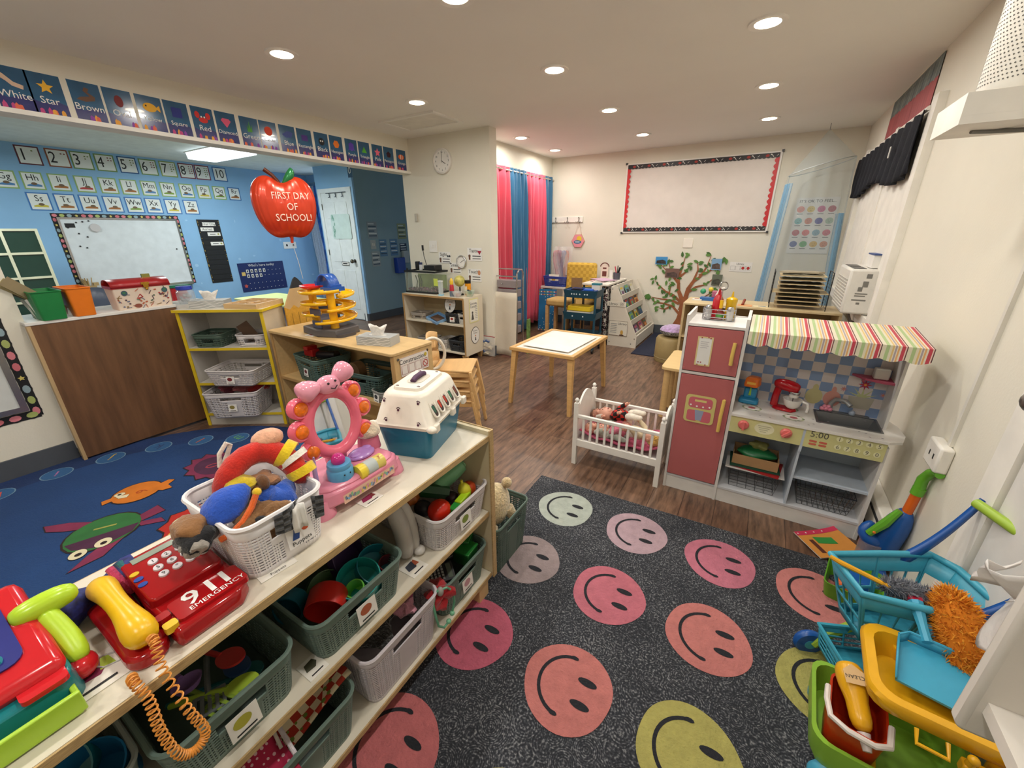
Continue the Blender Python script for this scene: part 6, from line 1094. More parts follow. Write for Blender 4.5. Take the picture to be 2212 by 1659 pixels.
# closet curtains
B().m(metal('#cfcdc8')).cyl((-2.895,4.04,2.105),(-2.895,6.03,2.105),.012).ob('curtain_rod',label='white tension rod carrying the pink and blue curtains',category='curtain rod')
for i,(y0,y1,c,z0,lb) in enumerate(((4.10,4.80,'#c23d50',.10,'leftmost pink curtain beside the pillar'),(4.78,5.22,'#2f6488',.03,'wide blue curtain between the two pink ones'),(5.20,5.78,'#cf4a60',.10,'second pink curtain from the left'),(5.76,5.98,'#2c5f80',.16,'narrow blue curtain at the corner'))):
    T=thing('closet_curtain',lb,'curtain',(-2.895,0,0),90); curtain('curtain_fabric',T,mat(c,.85,noise=(4,.12,(8,8,.5)),sheen=.3),y0,y1,z0,2.14,5 if i<3 else 2,.028,seed=10+i,wob=.01,solid=.004)
# ---------------------------------------------------------------- library corner
LBW=mat('#ddd5c6',.45,noise=(3,.03))
t=thing('book_rack','cream slanted Library book rack facing right near the back wall','book rack',(-1.40,5.04,0))
prof=[(-.185,0),(.185,0),(.185,.15),(-.11,.75),(-.185,.75)]   # x,z
for y in (0,.93):
    b=B().m(LBW).at((0,y+.018,0),(90,0,0)).prism(prof,0,.018); b.ob('side_panel',parent=t,smooth=0)
B().m(LBW).box(-.185,-.17,.018,.93,.03,.75).box(.165,.185,.018,.93,.02,.15).box(-.17,.17,.018,.93,.02,.035).ob('rack_frame',parent=t,smooth=0)
for i in range(4):
    z=.10+i*.155; x=.145-i*.075; B().m(LBW).box(x-.006,x+.004,.018,.93,z,z+.07).box(x-.07,x,.018,.93,z-.006,z+.004).ob('tier',parent=t,smooth=0)
for x,z in ((-.165,.72),(-.16,.05),(.12,.05),(.16,.12),(-.1,.3)): B().m(metal('#888888')).cyl((x,-.003,z),(x,.001,z),.006).ob('screw',parent=t)
BC=['#4a6d8a','#c9a93a','#8a4a2a','#3c6a4a','#b0b8b4','#a5402f','#2c4a6a','#d0c69a','#6b4a6a','#5a8f9a','#c98a4a','#34363c','#7fa04a','#b5566a','#d8d2c4','#4f8a6a']
BN=['slate blue','mustard','rust brown','dark green','pale grey','brick red','navy','sand','plum','teal','tan','charcoal','leaf green','rose','cream','sea green']
TN=['lowest','second','third','top']
k=0
for i in range(4):
    for j in range(4):
        c=BC[(k*5+3)%16]; nm=BN[(k*5+3)%16]; h=.17 if i else .14; w=.13+.03*((k*7)%3)/2
        T=thing('picture_book','%s picture book on the %s tier of the rack, %s from the aisle end'%(nm,TN[i],('first','second','third','fourth')[j]),'book',(-1.40+.125-i*.075,5.04+.125+j*.225,.107+i*.155),0,'picture books on the library rack',(0,-27,0))
        B().m(paper(c)).box(-.006,0.0,-w/2,w/2,0,h).m(WHT).box(-.005,-.001,-w/2+.002,w/2+.001,.002,h+.001).m(paper(BC[(k*3+1)%16])).box(0,.0006,-w*.3,w*.3,h*.2,h*.55).m(paper(BC[(k*11+2)%16])).box(0,.0008,-w*.4,w*.35,h*.68,h*.85).ob('book_cover',parent=T,smooth=0); k+=1
for w,h,z,x,lb in ((.24,.06,.54,-1.50,'narrow Library turn-taking sign on the book rack side'),(.24,.19,.235,-1.455,'larger Library center sign low on the book rack side')):
    b=B().m(paper('#e2dccd')).box(-w/2,w/2,-h/2,h/2,0,.002).m(INK).text('Library',.04,-.04 if h<.1 else .05,.0 if h<.1 else .06,.003)
    if h<.1:
        for i in range(4): b.m(INK).frame(.05+(i%2)*.025,.07+(i%2)*.025,.002-(i//2)*.022,.020-(i//2)*.022,.003,.002,.003)
    else:
        b.m(paper('#9a9c9a')); [b.rect(-.1,-.02,.05-i*.022,.058-i*.022,.003) for i in range(6)]; b.m(paper('#caa04a')).flat(ell(.018,.03,.05,-.05),.003).m(paper('#5a4030')).flat(ell(.03,.01,.05,-.085),.0032).frame(-w/2,w/2,-h/2,h/2,.004,.002,.003)
    b.ob('library_sign',loc=(x,5.036,z),rot=FB,label=lb,category='sign',smooth=0)
# desk with patterned cloth
LEO=bpy.data.materials.new('patterned_cloth'); LEO.use_nodes=True; nt=LEO.node_tree; bb=nt.nodes['Principled BSDF']; bb.inputs['Roughness'].default_value=.8
tc=nt.nodes.new('ShaderNodeTexCoord'); v=nt.nodes.new('ShaderNodeTexVoronoi'); v.inputs['Scale'].default_value=26; nt.links.new(tc.outputs['Object'],v.inputs['Vector']); r=nt.nodes.new('ShaderNodeValToRGB'); r.color_ramp.elements[0].color=lin('#c9a0a8'); r.color_ramp.elements[0].position=.2; r.color_ramp.elements[1].color=lin('#121214'); r.color_ramp.elements[1].position=.34; e=r.color_ramp.elements.new(.62); e.color=lin('#e6e2da'); e=r.color_ramp.elements.new(.55); e.color=lin('#121214'); nt.links.new(v.outputs['Distance'],r.inputs[0]); nt.links.new(r.outputs[0],bb.inputs['Base Color'])
t=thing('teacher_desk','desk covered in black white and pink patterned paper behind the blue cart','desk',(-1.86,5.42,0))
B().m(LEO).box(.215,.235,-.40,.40,.01,.75).ob('end_panel',parent=t,smooth=0); B().m(LEO).box(-.10,.235,.38,.40,.01,.75).ob('back_panel',parent=t,smooth=0); B().m(mat('#e3dcd0',.4)).box(-.11,.245,-.41,.41,.75,.775).ob('desktop',parent=t,bevel=.004)
for x in (-.085,): B().m(metal('#777777')).cyl((x,-.38,0),(x,-.38,.75),.015).ob('leg',parent=t)
item('magazine_pile','pile of papers and magazines spread on the desk','papers',(-1.80,5.35,.776),lambda T:[B().m(paper(c)).box(-.11,.11,-.15,.15,.004*i,.004*i+.004).ob('sheet',parent=T,smooth=0,rot=(0,0,a)) for i,(c,a) in enumerate((('#e6e0da',10),('#d9b0b8',-15),('#ece6dc',25),('#3a3638',60),('#c9a8c0',50)))])
item('brochure_stand','ornate brown and white standing card on the desk by the yellow chair','card stand',(-1.88,5.62,.776),lambda T:(B().m(paper('#e2d3c4')).box(-.05,.05,-.005,.005,0,.19).m(paper('#7a3a34')).flat([(0,0)]*3).ob('card',parent=T,smooth=0),B().m(paper('#6a342c')).tube([(.06*math.cos(PI*i/10),-.006,.16+.05*math.sin(PI*i/10)) for i in range(11)],.007).box(-.03,.03,-.008,-.005,.03,.10).box(-.025,.025,-.008,-.005,.13,.15).ob('card_border',parent=T)))
item('pen_cup','dark grey cup of pink and black pens at the desk corner','pen cup',(-1.70,5.60,.776),lambda T:(B().m(plastic('#55535e')).lathe([(.0001,0),(.045,0),(.05,.09),(.046,.09),(.0001,.02)]).ob('cup',parent=T),B().m(plastic('#c24a5a')).cyl((0,0,.05),(-.03,0,.17),.008).m(BK).cyl((.01,0,.05),(.04,0,.16),.012).cyl((0,.02,.05),(0,.03,.18),.006).m(WHT).box(-.09,-.05,-.03,-.025,.0,.12).ob('pens',parent=T)))
# yellow plaid chair
t=thing('plaid_chair','yellow plaid upholstered chair between desk and corner','chair',(-2.215,5.62,0))
PLM=pat('yellow_plaid','#d8b24a','#c39c3c',None,24)
B().m(PLM).at((0,.0,.0)).prism(rrect(.46,.10,.045),.42,.98,.96).ob('backrest',parent=t,bevel=.03)
B().m(mat('#a58a52',.8,noise=(30,.1))).box(-.23,.23,-.44,.0,.40,.47).ob('seat',parent=t,bevel=.03)
for x in (-.2,.2):
    for y in (-.40,.0): B().m(wood('#b08c5c')).box(x-.022,x+.022,y-.022,y+.022,0,.41).ob('leg',parent=t,smooth=0)
t=thing('wooden_stool','tan padded stool beside the dotted blue board','stool',(-2.20,4.90,0))
B().m(mat('#b39358',.8,noise=(30,.08))).prism(rrect(.33,.34,.08),.50,.58,.97).ob('cushion',parent=t,bevel=.02)
for x in (-.13,.13):
    for y in (-.13,.13): B().m(wood('#c19c68')).box(x-.02,x+.02,y-.02,y+.02,0,.50).ob('leg',parent=t,smooth=0)
t=thing('dotted_board','blue dotted panel with colourful border leaning by the curtain','board',(-2.60,5.30,0),0,None,(-4,0,8))
b=B().m(mat('#1f6d9e',.5,noise=(6,.2))).box(-.13,.13,-.01,0,.02,.62).m(paper('#d8d8d0')); rr=random.Random(2)
for _ in range(40): x,z=rr.uniform(-.11,.11),rr.uniform(.05,.52); b.add([(x+q[0],-.0108,z+q[1]) for q in ell(.006,n=7)],[tuple(range(7))])
for i in range(11):
    for z in (.545,.585,.035): b.m(paper(['#c24a3a','#d9a03a','#7a9a4a','#e0d6c0'][(i+int(z*100))%4])); x=-.12+i*.024; b.add([(x+q[0],-.011,z+q[1]) for q in ell(.01,n=8)],[tuple(range(8))])
b.ob('board_face',parent=t,smooth=0)
t=thing('corner_table','small white table in the corner holding the blue basket','table',(-2.64,5.72,0)); B().m(mat('#d8d2c8',.4)).box(-.2,.2,-.16,.2,.60,.63).ob('tabletop',parent=t,bevel=.004)
for x in (-.18,.18):
    for y in (-.14,.18): B().m(mat('#d0c8b4',.5)).box(x-.015,x+.015,y-.015,y+.015,0,.6).ob('leg',parent=t,smooth=0)
basket('blue plastic basket of papers on the small corner table',(-2.62,5.70,.632),0,.38,.28,.14,'#34489c',g=2)
B().m(paper('#e6e0cc')).box(-.08,.08,-.003,.003,0,.12).m(paper('#d0a83a')).box(-.03,.03,-.0036,-.003,.03,.07).ob('framed_card',loc=(-2.66,5.62,.68),rot=(-12,0,0),label='small framed card with yellow print inside the blue basket',category='card',smooth=0)
t=thing('paper_bag_bundle','clear bag of pink, purple and orange paper standing in the blue basket','bag',(-2.60,5.74,.66))
for i,(c,x) in enumerate((('#a84a50',-.08),('#8f5a74',-.03),('#4a4a7c',.02),('#b8704c',.065),('#a55560',-.055))): B().m(mat(c,.35,noise=(14,.35))).grid(lambda u,v:(x-.03+.06*u+.02*math.sin(6*v+i),.01*math.sin(9*u+5*v)+.008*i,.02+.46*v-.03*abs(u-.5)),6,10).ob('paper_sheet',parent=t,solid=.002)
B().m(glass('#f0eeee',.22)).grid(lambda u,v:(-.12+.3*u+.03*v,-.05+.02*math.sin(12*u+7*v),.0+.53*v),12,10).ob('bag_film',parent=t,solid=.001)
# blue rolling cart
NV=plastic('#17465a',.45)
t=thing('utility_cart','dark teal three-tier rolling cart in front of the desk','rolling cart',(-1.80,4.68,0),3)
for i,z in enumerate((.66,.40,.13)):
    b=B(); tiers(b.m(NV),[(.38,.30,z,.02),(.42,.34,z+.09,.02),(.41,.33,z+.09,.02),(.375,.295,z+.006,.02)]); b.m(paper('#c9d6da')); [b.add([(x+q[0],-.163,z+.045+q[1]) for q in ell(.009,n=8)],[tuple(range(8))]) for x in ((-.1,-.07,-.04,0,.06,.09) if i==0 else (-.08,.05))]; b.ob('tray',parent=t,smooth=50)
for x in (-.185,.185):
    for y in (-.14,.14): B().m(NV).cyl((x,y,.05),(x,y,.72),.014).ob('post',parent=t); B().m(BK).cyl((x-.01,y,.028),(x+.01,y,.028),.028).ob('caster',parent=t)
item('pencil_case','yellow and white patterned box on the middle tier of the cart','box',(-1.82,4.66,.415),lambda T:(B().m(paper('#d9d2c4')).box(-.15,.15,-.09,.09,0,.08).m(BK).box(-.03,.0,-.092,-.09,.02,.06).box(-.12,-.09,-.092,-.09,.03,.05).box(.05,.055,-.092,-.09,.01,.06).box(.08,.12,-.092,-.09,.02,.03).ob('box_base',parent=T,smooth=0),B().m(plastic('#d9b81f')).prism(rrect(.31,.19,.02),.08,.14,.93).ob('box_lid',parent=T,bevel=.01)))
item('blue_tool_caddy','blue trays of staplers on the top tier of the cart','tray',(-1.80,4.66,.675),lambda T:(B().m(plastic('#2c52a8')).frame(-.17,.17,-.12,.12,.01,0,.07).box(-.16,.16,-.11,.11,0,.01).box(-.005,.005,-.11,.11,.01,.06).ob('caddy',parent=T,smooth=0),B().m(plastic('#2a5fc0')).box(.02,.13,-.06,0,.05,.085).ob('stapler',parent=T,bevel=.008),B().m(BK).box(-.14,-.02,-.05,.03,.06,.075).ob('black_tools',parent=T)))
item('tape_box','small white box with teal lid on the cart top','box',(-1.66,4.72,.74),lambda T:(B().m(paper('#dcd6cc')).box(-.05,.05,-.04,.04,0,.06).ob('box_body',parent=T,smooth=0),B().m(plastic('#2f7a86')).box(-.052,.052,-.042,.042,.06,.08).ob('box_lid',parent=T,smooth=0)))
item('cork_tile','brown square cork tile standing at the back of the cart','cork tile',(-1.95,4.80,.70),lambda T:B().m(matte('#8a6a45')).box(-.07,.07,-.006,.006,0,.16).m(matte('#3a2c22')).frame(-.07,.07,.0,.16,.006,-.0,.0).ob('tile',parent=T,smooth=0))
# front white table
t=thing('play_table','small wooden table with a white inset top in the centre of the room','table',(-1.41,3.17,0),-1)
TW=wood('#cfa468',.1)
B().m(TW).frame(-.29,.29,-.39,.39,.035,.47,.50).ob('table_frame',parent=t,bevel=.004); B().m(mat('#e6e1d8',.3)).box(-.256,.256,-.356,.356,.475,.492).ob('white_top',parent=t,smooth=0)
B().m(mat('#ece8e0',.35)).box(-.20,.22,-.30,.28,.5015,.506).ob('white_sheet',label='loose white board lying on the small wooden table',category='board',loc=(-1.41,3.17,0)).rotation_euler=(0,0,-.05)
for sx in (-1,1):
    for sy in (-1,1): B().m(TW).add([(sx*.255-.022,sy*.35-.022,.47),(sx*.255+.022,sy*.35-.022,.47),(sx*.255+.022,sy*.35+.022,.47),(sx*.255-.022,sy*.35+.022,.47),(sx*.28-.015,sy*.395-.015,0),(sx*.28+.015,sy*.395-.015,0),(sx*.28+.015,sy*.395+.015,0),(sx*.28-.015,sy*.395+.015,0)],[(3,2,1,0),(4,5,6,7),(0,1,5,4),(1,2,6,5),(2,3,7,6),(3,0,4,7)]).ob('leg',parent=t,smooth=0)
# ottoman + pillow
t=thing('ottoman','round tan vinyl ottoman beside the tree decal','ottoman',(-.74,4.74,0)); B().m(mat('#a08c5e',.5,noise=(20,.05))).lathe([(.0001,0),(.17,0),(.178,.02),(.175,.25),(.16,.275),(.0001,.285)],n=36).ob('ottoman_body',parent=t); B().m(mat('#8a7850',.5)).lathe([(.178,.045),(.182,.05),(.178,.055)],n=36).ob('seam',parent=t)
t=thing('round_pillow','lilac face pillow with black and white edge on the ottoman','pillow',(-.74,4.76,.285))
B().m(fur('#b79ac8')).lathe([(.0001,.12),(.08,.115),(.135,.09),(.15,.065)],n=30).ob('pillow_top',parent=t); B().m(mat('#8a8a8a',.9,noise=(60,.95))).lathe([(.15,.065),(.145,.04),(.11,.012),(.0001,.0)],n=30).ob('pillow_edge',parent=t)
b=B().m(INK); [b.ball((x,y,.106),.018,.011,.008) for x,y in ((-.05,-.04),(.03,-.055),(.05,.04))]; b.ob('pillow_face',parent=t)
# tan table beside fridge
t=thing('tan_table','tan wooden table corner showing left of the toy fridge','table',(-.26,3.37,0))
B().m(wood('#d8b880',.06)).prism(rrect(.56,.54,.04),.40,.425).ob('tabletop',parent=t,bevel=.004)
for x in (-.235,.235):
    for y in (-.22,.0,.22):
        if y==0 and x>0: continue
        B().m(wood('#c9a670',.06)).cyl((x,y,0),(x,y,.40),.026).ob('leg',parent=t)
# tan shelf at back
t=thing('back_shelf','tan shelf unit behind the toy kitchen carrying the drying rack','shelf',(.01,4.53,0))
B().m(wood('#cdb88e',.05)).box(-.63,.63,-.21,.21,.71,.73).ob('top_board',parent=t,bevel=.003)
for x in (-.63,.61): B().m(wood('#c4ae84',.05)).box(x,x+.02,-.21,.21,0,.71).ob('side_panel',parent=t,smooth=0)
B().m(mat('#8a7450',.7)).box(-.61,.61,.19,.21,.05,.71).ob('back_panel',parent=t,smooth=0)
for z in (.06,.40): B().m(wood('#c4ae84',.05)).box(-.61,.61,-.2,.19,z-.018,z).ob('shelf_board',parent=t,smooth=0)
t=thing('drying_rack','black wire drying rack of paper trays on the back shelf','drying rack',(.31,4.52,.73))
WR=metal('#3a3a3a',.4)
for x in (-.21,.21):
    b=B().m(WR)
    for y in (-.14,.14): b.cyl((x,y,0),(x,y,.32),.0035,n=6)
    b.tube([(x,-.14,.32),(x,.14,.32)],.0035,n=6)
    for z in [.02+i*.028 for i in range(11)]: b.tube([(x,-.14,z),(x,.14,z)],.0022,n=5)
    b.ob('wire_side',parent=t)
rr=random.Random(6)
for i in range(8):
    z=.03+.036*i; w=.17 if i not in (3,) else .21; B().m(wood('#cbb78c' if i%2 else '#bda67c')).box(-w,w,-.13,.12,z,z+.008).m(mat(['#6b6148','#4a4030','#7a7a5c','#8f8870'][i%4],.8,noise=(25,.5))).box(-w+.03,w-.04,-.10,.08,z+.008,z+.016).m(BK); 
    b=B().m(wood('#cbb78c' if i%2 else '#bda67c')).box(-w,w,-.13,.12,z,z+.007).m(mat(['#6b6148','#4a4030','#7a7a5c','#8f8870'][i%4],.9,noise=(25,.5))).grid(lambda u,v:((-.15+.3*u),(-.11+.2*v),z+.009+.006*rr.random()),12,5); b.ob('paper_tray',parent=t,smooth=0)
t=thing('tree_slice','round pale wood slice scrap on top of the drying rack','wood slice',(.30,4.52,1.035)); B().m(paper('#a89c84')).prism([(x,y) for x,y in [(-.17,-.05),(-.1,-.08),(0,-.06),(.12,-.07),(.17,0),(.1,.07),(-.12,.06)]],0,.012).ob('slice',parent=t,smooth=0)
item('paint_card','orange card with brushes at the shelf edge by the condiments','card',(-.08,4.40,.731),lambda T:(B().m(paper('#dca06a')).box(-.07,.05,-.05,.06,0,.002).ob('card',parent=T,smooth=0),B().m(plastic('#8a3a24')).cyl((-.03,0,.005),(-.02,.08,.04),.012).ob('brush_stub',parent=T)))
item('cutout_card','cream card with grey pointing hand print on the back shelf','card',(.05,4.40,.731),lambda T:B().m(paper('#d9cba4')).box(-.07,.07,-.05,.05,0,.002).m(paper('#6f7f86')).box(-.03,.03,-.015,.015,.002,.003).ob('card',parent=T,smooth=0))
item('play_set','toy set of blue, white and yellow pieces at the left of the back shelf','toy set',(-.44,4.58,.73),lambda T:(B().m(plastic('#2a64a8')).box(-.06,.08,-.05,.04,0,.03).ob('blue_base',parent=T),B().m(paper('#e0dcd4')).box(-.13,-.04,-.08,.0,0,.012).m(paper('#a04a3a')).box(-.11,-.07,-.05,-.02,.012,.014).ob('white_card',parent=T),B().m(plastic('#2f9a6a')).ball((-.05,.05,.08),.028).ob('green_ball',parent=T),B().m(plastic('#d9c03a')).ball((.02,.06,.10),.024).ob('yellow_ball',parent=T),B().m(plastic('#b0607a')).box(.04,.13,.0,.09,.03,.09).ob('pink_block',parent=T,bevel=.004),B().m(plastic('#e6e2dc')).tube([(.08,0,.05),(.11,0,.12),(.15,0,.13)],.01).ob('white_arch',parent=T)))
# air conditioner in the right window
t=thing('air_conditioner','white window air conditioner jutting from the right wall','air conditioner',(.70,3.98,.825))
AC=plastic('#dddad2',.35)
B().m(AC).prism([(-.17,-.25),(0,-.25),(0,.27),(-.17,.27)],0,.31).ob('housing',parent=t,bevel=.015)
b=B().m(plastic('#b9b6ae',.4)); [b.box(-.175,-.169,-.22,.24,.02+i*.021,.028+i*.021) for i in range(11)]; b.ob('front_louvre',parent=t,smooth=0)
B().m(BK).box(-.15,-.08,-.21,-.02,.309,.313).box(-.15,-.08,.02,.22,.309,.313).ob('top_vent',parent=t,smooth=0)
b=B().m(paper('#77756f')).at((-.085,-.2508,.16),(90,0,0)); [b.rect(x,x+w_,z,z+h_,.0006) for x,z,w_,h_ in ((.01,.09,.03,.03),(-.03,-.02,.07,.008),(-.03,-.035,.06,.008),(.0,.03,.03,.04),(-.02,.0,.025,.03),(-.01,-.09,.02,.014),(-.04,-.065,.08,.01))]; b.ob('rating_label',parent=t,smooth=0)
B().m(metal('#8a8884')).box(-.12,-.0,-.06,.06,-.02,0).tube([(-.09,0,-.02),(-.06,0,-.09),(0,0,-.12)],.012).ob('support_bracket',parent=t)
B().m(WHT).box(-.05,0,-.18,.02,.31,.40).m(mat('#3a4f86',.5)).box(-.052,0,-.19,.03,.395,.405).ob('window_card',loc=(.695,3.98,.83),label='white card with blue top edge propped over the air conditioner',category='card',smooth=0)
# valance and flag poster
t=thing('window_valance','navy black gathered valance over the right window','valance',(.655,4.6,0),90)
B().m(mat('#14161f',.95,noise=(12,.3),bump=(200,.4))).grid(lambda u,v:(-1.02+2.16*u,.022*math.sin(2*PI*11*u+2*v)*(.4+.6*(1-v))+.01,1.71+.33*v-.035*math.sin(3*PI*u)*(1-v)+(.03 if 0 else 0)),90,8).ob('valance_cloth',parent=t,solid=.004)
B().m(TRIM).cyl((-1.03,0,2.045),(1.15,0,2.045),.012).ob('valance_rod',parent=t); B().m(WHT).box(-.5,-.48,.04,.045,1.86,1.93).ob('cloth_tag',parent=t)
b=B().m(mat('#6f7a78',.6,noise=(5,.3,(1,8,1)))).flat([(-.62,.02),(.62,.02),(.62,.14),(-.62,.14)],.002).m(mat('#a5484c',.6,noise=(5,.2,(8,1,1)))).flat([(-.62,-.14),(.62,-.14),(.62,.02),(-.62,.02)],.002)
for i in range(12): b.m(mat('#8f9a92' if i%2 else '#4c5a60',.6)).flat([(-.58+i*.1,.01),(-.56+i*.1,.01),(-.54+i*.1,.13),(-.555+i*.1,.13)],.003)
b.m(mat('#8a3438',.6)).rect(.1,.106,-.14,.02,.003).rect(-.3,-.294,-.14,.02,.003)
b.ob('group_photo_banner',loc=(.697,4.42,2.235),rot=FR,label='long grey and red printed banner above the valance',category='banner',smooth=0)
# wall shelf and air purifier
t=thing('wall_cabinet_shelf','white box shelf mounted high on the right wall at the frame edge','wall shelf',(.70,1.86,1.665))
B().m(TRIM).box(-.31,0,-.12,.13,0,.02).box(-.31,0,-.12,-.105,.02,.075).box(-.31,-.295,-.12,.13,.02,.075).box(-.31,0,.115,.13,.02,.075).ob('shelf_box',parent=t,smooth=0); B().m(mat('#77756f',.6)).tube([(-.25,0,-.003),(-.2,.02,-.004),(-.1,0,-.012),(0,.01,-.01)],.006).ob('cable_tie',parent=t)
t=thing('air_purifier','white perforated cylindrical air purifier on the high wall shelf','air purifier',(.555,1.865,1.742))
PF=mat('#e6e1d6',.4); nt=PF.node_tree
B().m(PF).lathe([(.0001,0),(.115,0),(.12,.02),(.12,.55),(.10,.6),(.0001,.6)],n=40).ob('purifier_body',parent=t)
b=B().m(mat('#4a4740',.7))
for j in range(46):
    z=.03+j*.0105
    for i in range(32):
        a=math.radians(140+i*4.6+(2.3 if j%2 else 0)); c,s=math.cos(a),math.sin(a); r=.1206; h=.0022; wv=.0024
        b.add([(c*r-s*wv,s*r+c*wv,z),(c*r,s*r,z+h),(c*r+s*wv,s*r-c*wv,z),(c*r,s*r,z-h)],[(0,1,2,3)])
b.ob('perforations',parent=t,smooth=0)
# ---------------------------------------------------------------- toy kitchen
KW=mat('#d9d6d2',.4); PKD=mat('#ad6060',.38,noise=(4,.03)); KBL=mat('#b9c3cf',.45); YG=mat('#cbc78c',.45,noise=(12,.08))
t=thing('toy_kitchen','large wooden toy kitchen with pink fridge, striped awning and checkered backsplash','toy kitchen',(.16,2.17,0))
def kb(name,mt,*bx,**k):
    b=B().m(mt)
    for a in bx: b.box(a[0]-.16,a[1]-.16,a[2]-2.17,a[3]-2.17,a[4],a[5])
    return b.ob(name,parent=t,smooth=0,**k)
kb('side_panel',KW,(-.285,-.273,2.17,2.45,0,1.005)); kb('side_panel',KW,(-.022,-.008,2.17,2.45,0,1.005)); kb('side_panel',KW,(.597,.61,2.17,2.45,0,.50))
kb('fridge_top',KW,(-.273,-.022,2.172,2.44,.952,.965)); kb('fridge_shelf',KW,(-.273,-.022,2.172,2.44,.702,.716)); kb('kickboard',KW,(-.273,.597,2.176,2.19,.0,.085)); kb('floor_board',mat('#c5c6ca',.45),(-.273,.597,2.172,2.44,.08,.092))
kb('back_panel',KBL,(-.273,.605,2.44,2.452,.0,.53)); kb('fridge_back',KW,(-.273,-.008,2.44,2.452,.53,.97))
for z0,z1,hy0,hy1 in ((.722,.948,.785,.895),(.098,.698,.425,.60)):
    d=kb('fridge_door',PKD,(-.271,-.024,2.166,2.178,z0,z1)); d.name='door'
    o=B().m(mat('#d9b860',.35)).tube([(-.055-.16,-.03,hy0),(-.055-.16,-.034,(hy0+hy1)/2),(-.052-.16,-.03,hy1)],.0085,n=10).cyl((-.055-.16,-.03,hy0+.01),(-.055-.16,-.0,hy0+.01),.006).cyl((-.052-.16,-.03,hy1-.01),(-.052-.16,0,hy1-.01),.006).ob('handle',parent=d)
    for zz in (z0+.012,z1-.012): B().m(plastic('#b86a6c')).cyl((-.266-.16,-.006,zz),(-.266-.16,-.003,zz),.004).ob('hinge_pin',parent=d)
b=B().m(paper('#d9d8d4')).at((-.183-.16,-.0055,.83),(90,0,0)).rect(-.03,.03,-.07,.07,.0).m(paper('#cdbb84')).frame(-.036,.036,-.075,.075,.007,-.0005,.0008).m(paper('#a03a40')); [b.rect(x,x+.006,y,y+.006,.001) for x,y in ((-.02,.066),(.01,.07),(.02,.066),(-.022,-.06),(-.01,-.06),(-.025,-.073),(.012,-.072))]
b.m(paper('#9a96a0')); [b.rect(-.02,.018-.006*(i%2),.048-i*.01,.050-i*.01,.0008) for i in range(4)]; b.ob('fridge_note',parent=t,smooth=0)
b=B().m(paper('#c7bb74')).at((-.158-.16,-.0055,.517),(90,0,0)).prism(rrect(.145,.155,.018),0,.001).m(paper('#c2606c')).flat([(x,y+.036) for x,y in rrect(.115,.06,.018)],.0015).flat([(x-.032,y-.038) for x,y in rrect(.052,.062,.012)],.0015).flat([(x+.032,y-.038) for x,y in rrect(.052,.062,.012)],.0015).m(paper('#8f97b0')).flat([(-.022,-.005),(.022,-.005),(.014,-.062),(-.014,-.062)],.002).m(paper('#d2c27a')).rect(-.028,.028,.042,.054,.002).m(WHT); [b.flat(ell(.005,cx=x,cy=.02-.004*math.cos(x*40),n=8),.002) for x in (-.045,-.015,.015,.045)]; b.ob('dispenser_print',parent=t,smooth=0)
# stove side
kb('divider',KBL,(.297,.307,2.174,2.44,.09,.43)); kb('right_shelf',KBL,(.307,.597,2.18,2.44,.245,.257)); 
kb('control_strip',YG,(-.008,.297,2.163,2.175,.432,.522)); kb('control_strip',YG,(.307,.60,2.163,2.175,.432,.522)); kb('strip_divider',KBL,(.296,.308,2.164,2.178,.40,.522))
for x,a in ((.052,0),(.233,45)):
    b=B().m(plastic('#d9706c',.25)).at((x-.16,-.007,.481),(90,a,0) if 0 else (90,0,0)).lathe([(.025,0),(.024,.006),(.018,.012),(.0001,.013)],n=22); b.at((x-.16,-.007,.481),(90,a,0)).box(-.005,.005,-.021,.021,.008,.024); b.ob('control_knob',parent=t)
b=B().at((.142-.16,-.0075,.48),(90,0,0)).m(paper('#dedbb8')).flat(ell(.042,.03),0).m(paper('#a9a88c')); [b.rect(-.028+.004*i,.028-.006*i,.012-i*.01,.015-i*.01,.0008) for i in range(4)]; b.ob('oven_print',parent=t,smooth=0)
b=B().at((.36-.16,-.0075,.482),(90,0,0)).m(paper('#54504a')).text('5:00',.042,0,.02,.0006).m(paper('#c2604e')); [b.flat([(x+q[0],y+q[1]) for q in rrect(.03,.010,.004,2)],.0006) for x in (-.018,.02) for y in (-.014,-.029)]
for i,c in enumerate('1234567890'):
    x=.075+(i%5)*.035; y=.020-(i//5)*.04; b.m(paper('#dedcb0')).flat(ell(.013,cx=x,cy=y,n=12),.0006).m(paper('#6a665c')).text(c,.026,x,y,.0012)
b.ob('microwave_print',parent=t,smooth=0)
b=B().m(mat('#dcd8d3',.3)); o=[(-.008,2.155),(.60,2.155),(.65,2.185),(.672,2.26),(.668,2.36),(.64,2.44),(-.008,2.44)]; [b.prism([(x-.16,y-2.17) for x,y in q],.522,.534) for q in ([(-.008,2.155),(.355,2.155),(.355,2.44),(-.008,2.44)],[(.585,2.155),(.60,2.155),(.65,2.185),(.672,2.26),(.668,2.36),(.64,2.44),(.585,2.44)],[(.355,2.155),(.585,2.155),(.585,2.253),(.355,2.253)],[(.355,2.40),(.585,2.40),(.585,2.44),(.355,2.44)])]
for x,y in ((.075,2.28),(.235,2.36),(.255,2.245),(.06,2.39)):
    X,Y=x-.16,y-2.17; b.m(paper('#b8bc9c')).flat(ell(.045,.038,X,Y,24),.5345).m(paper('#dedad2')).flat(ell(.037,.031,X,Y,24),.5349).m(paper('#5a6a50')); 
    for a in range(0,360,60): b.flat(ell(.007,.004,X+.04*math.cos(math.radians(a)),Y+.034*math.sin(math.radians(a)),8),.5352)
    b.m(paper('#b0585e')).flat(ell(.018,.014,X,Y,8),.5353)
rr=random.Random(4)
b.m(paper('#8a8088'))
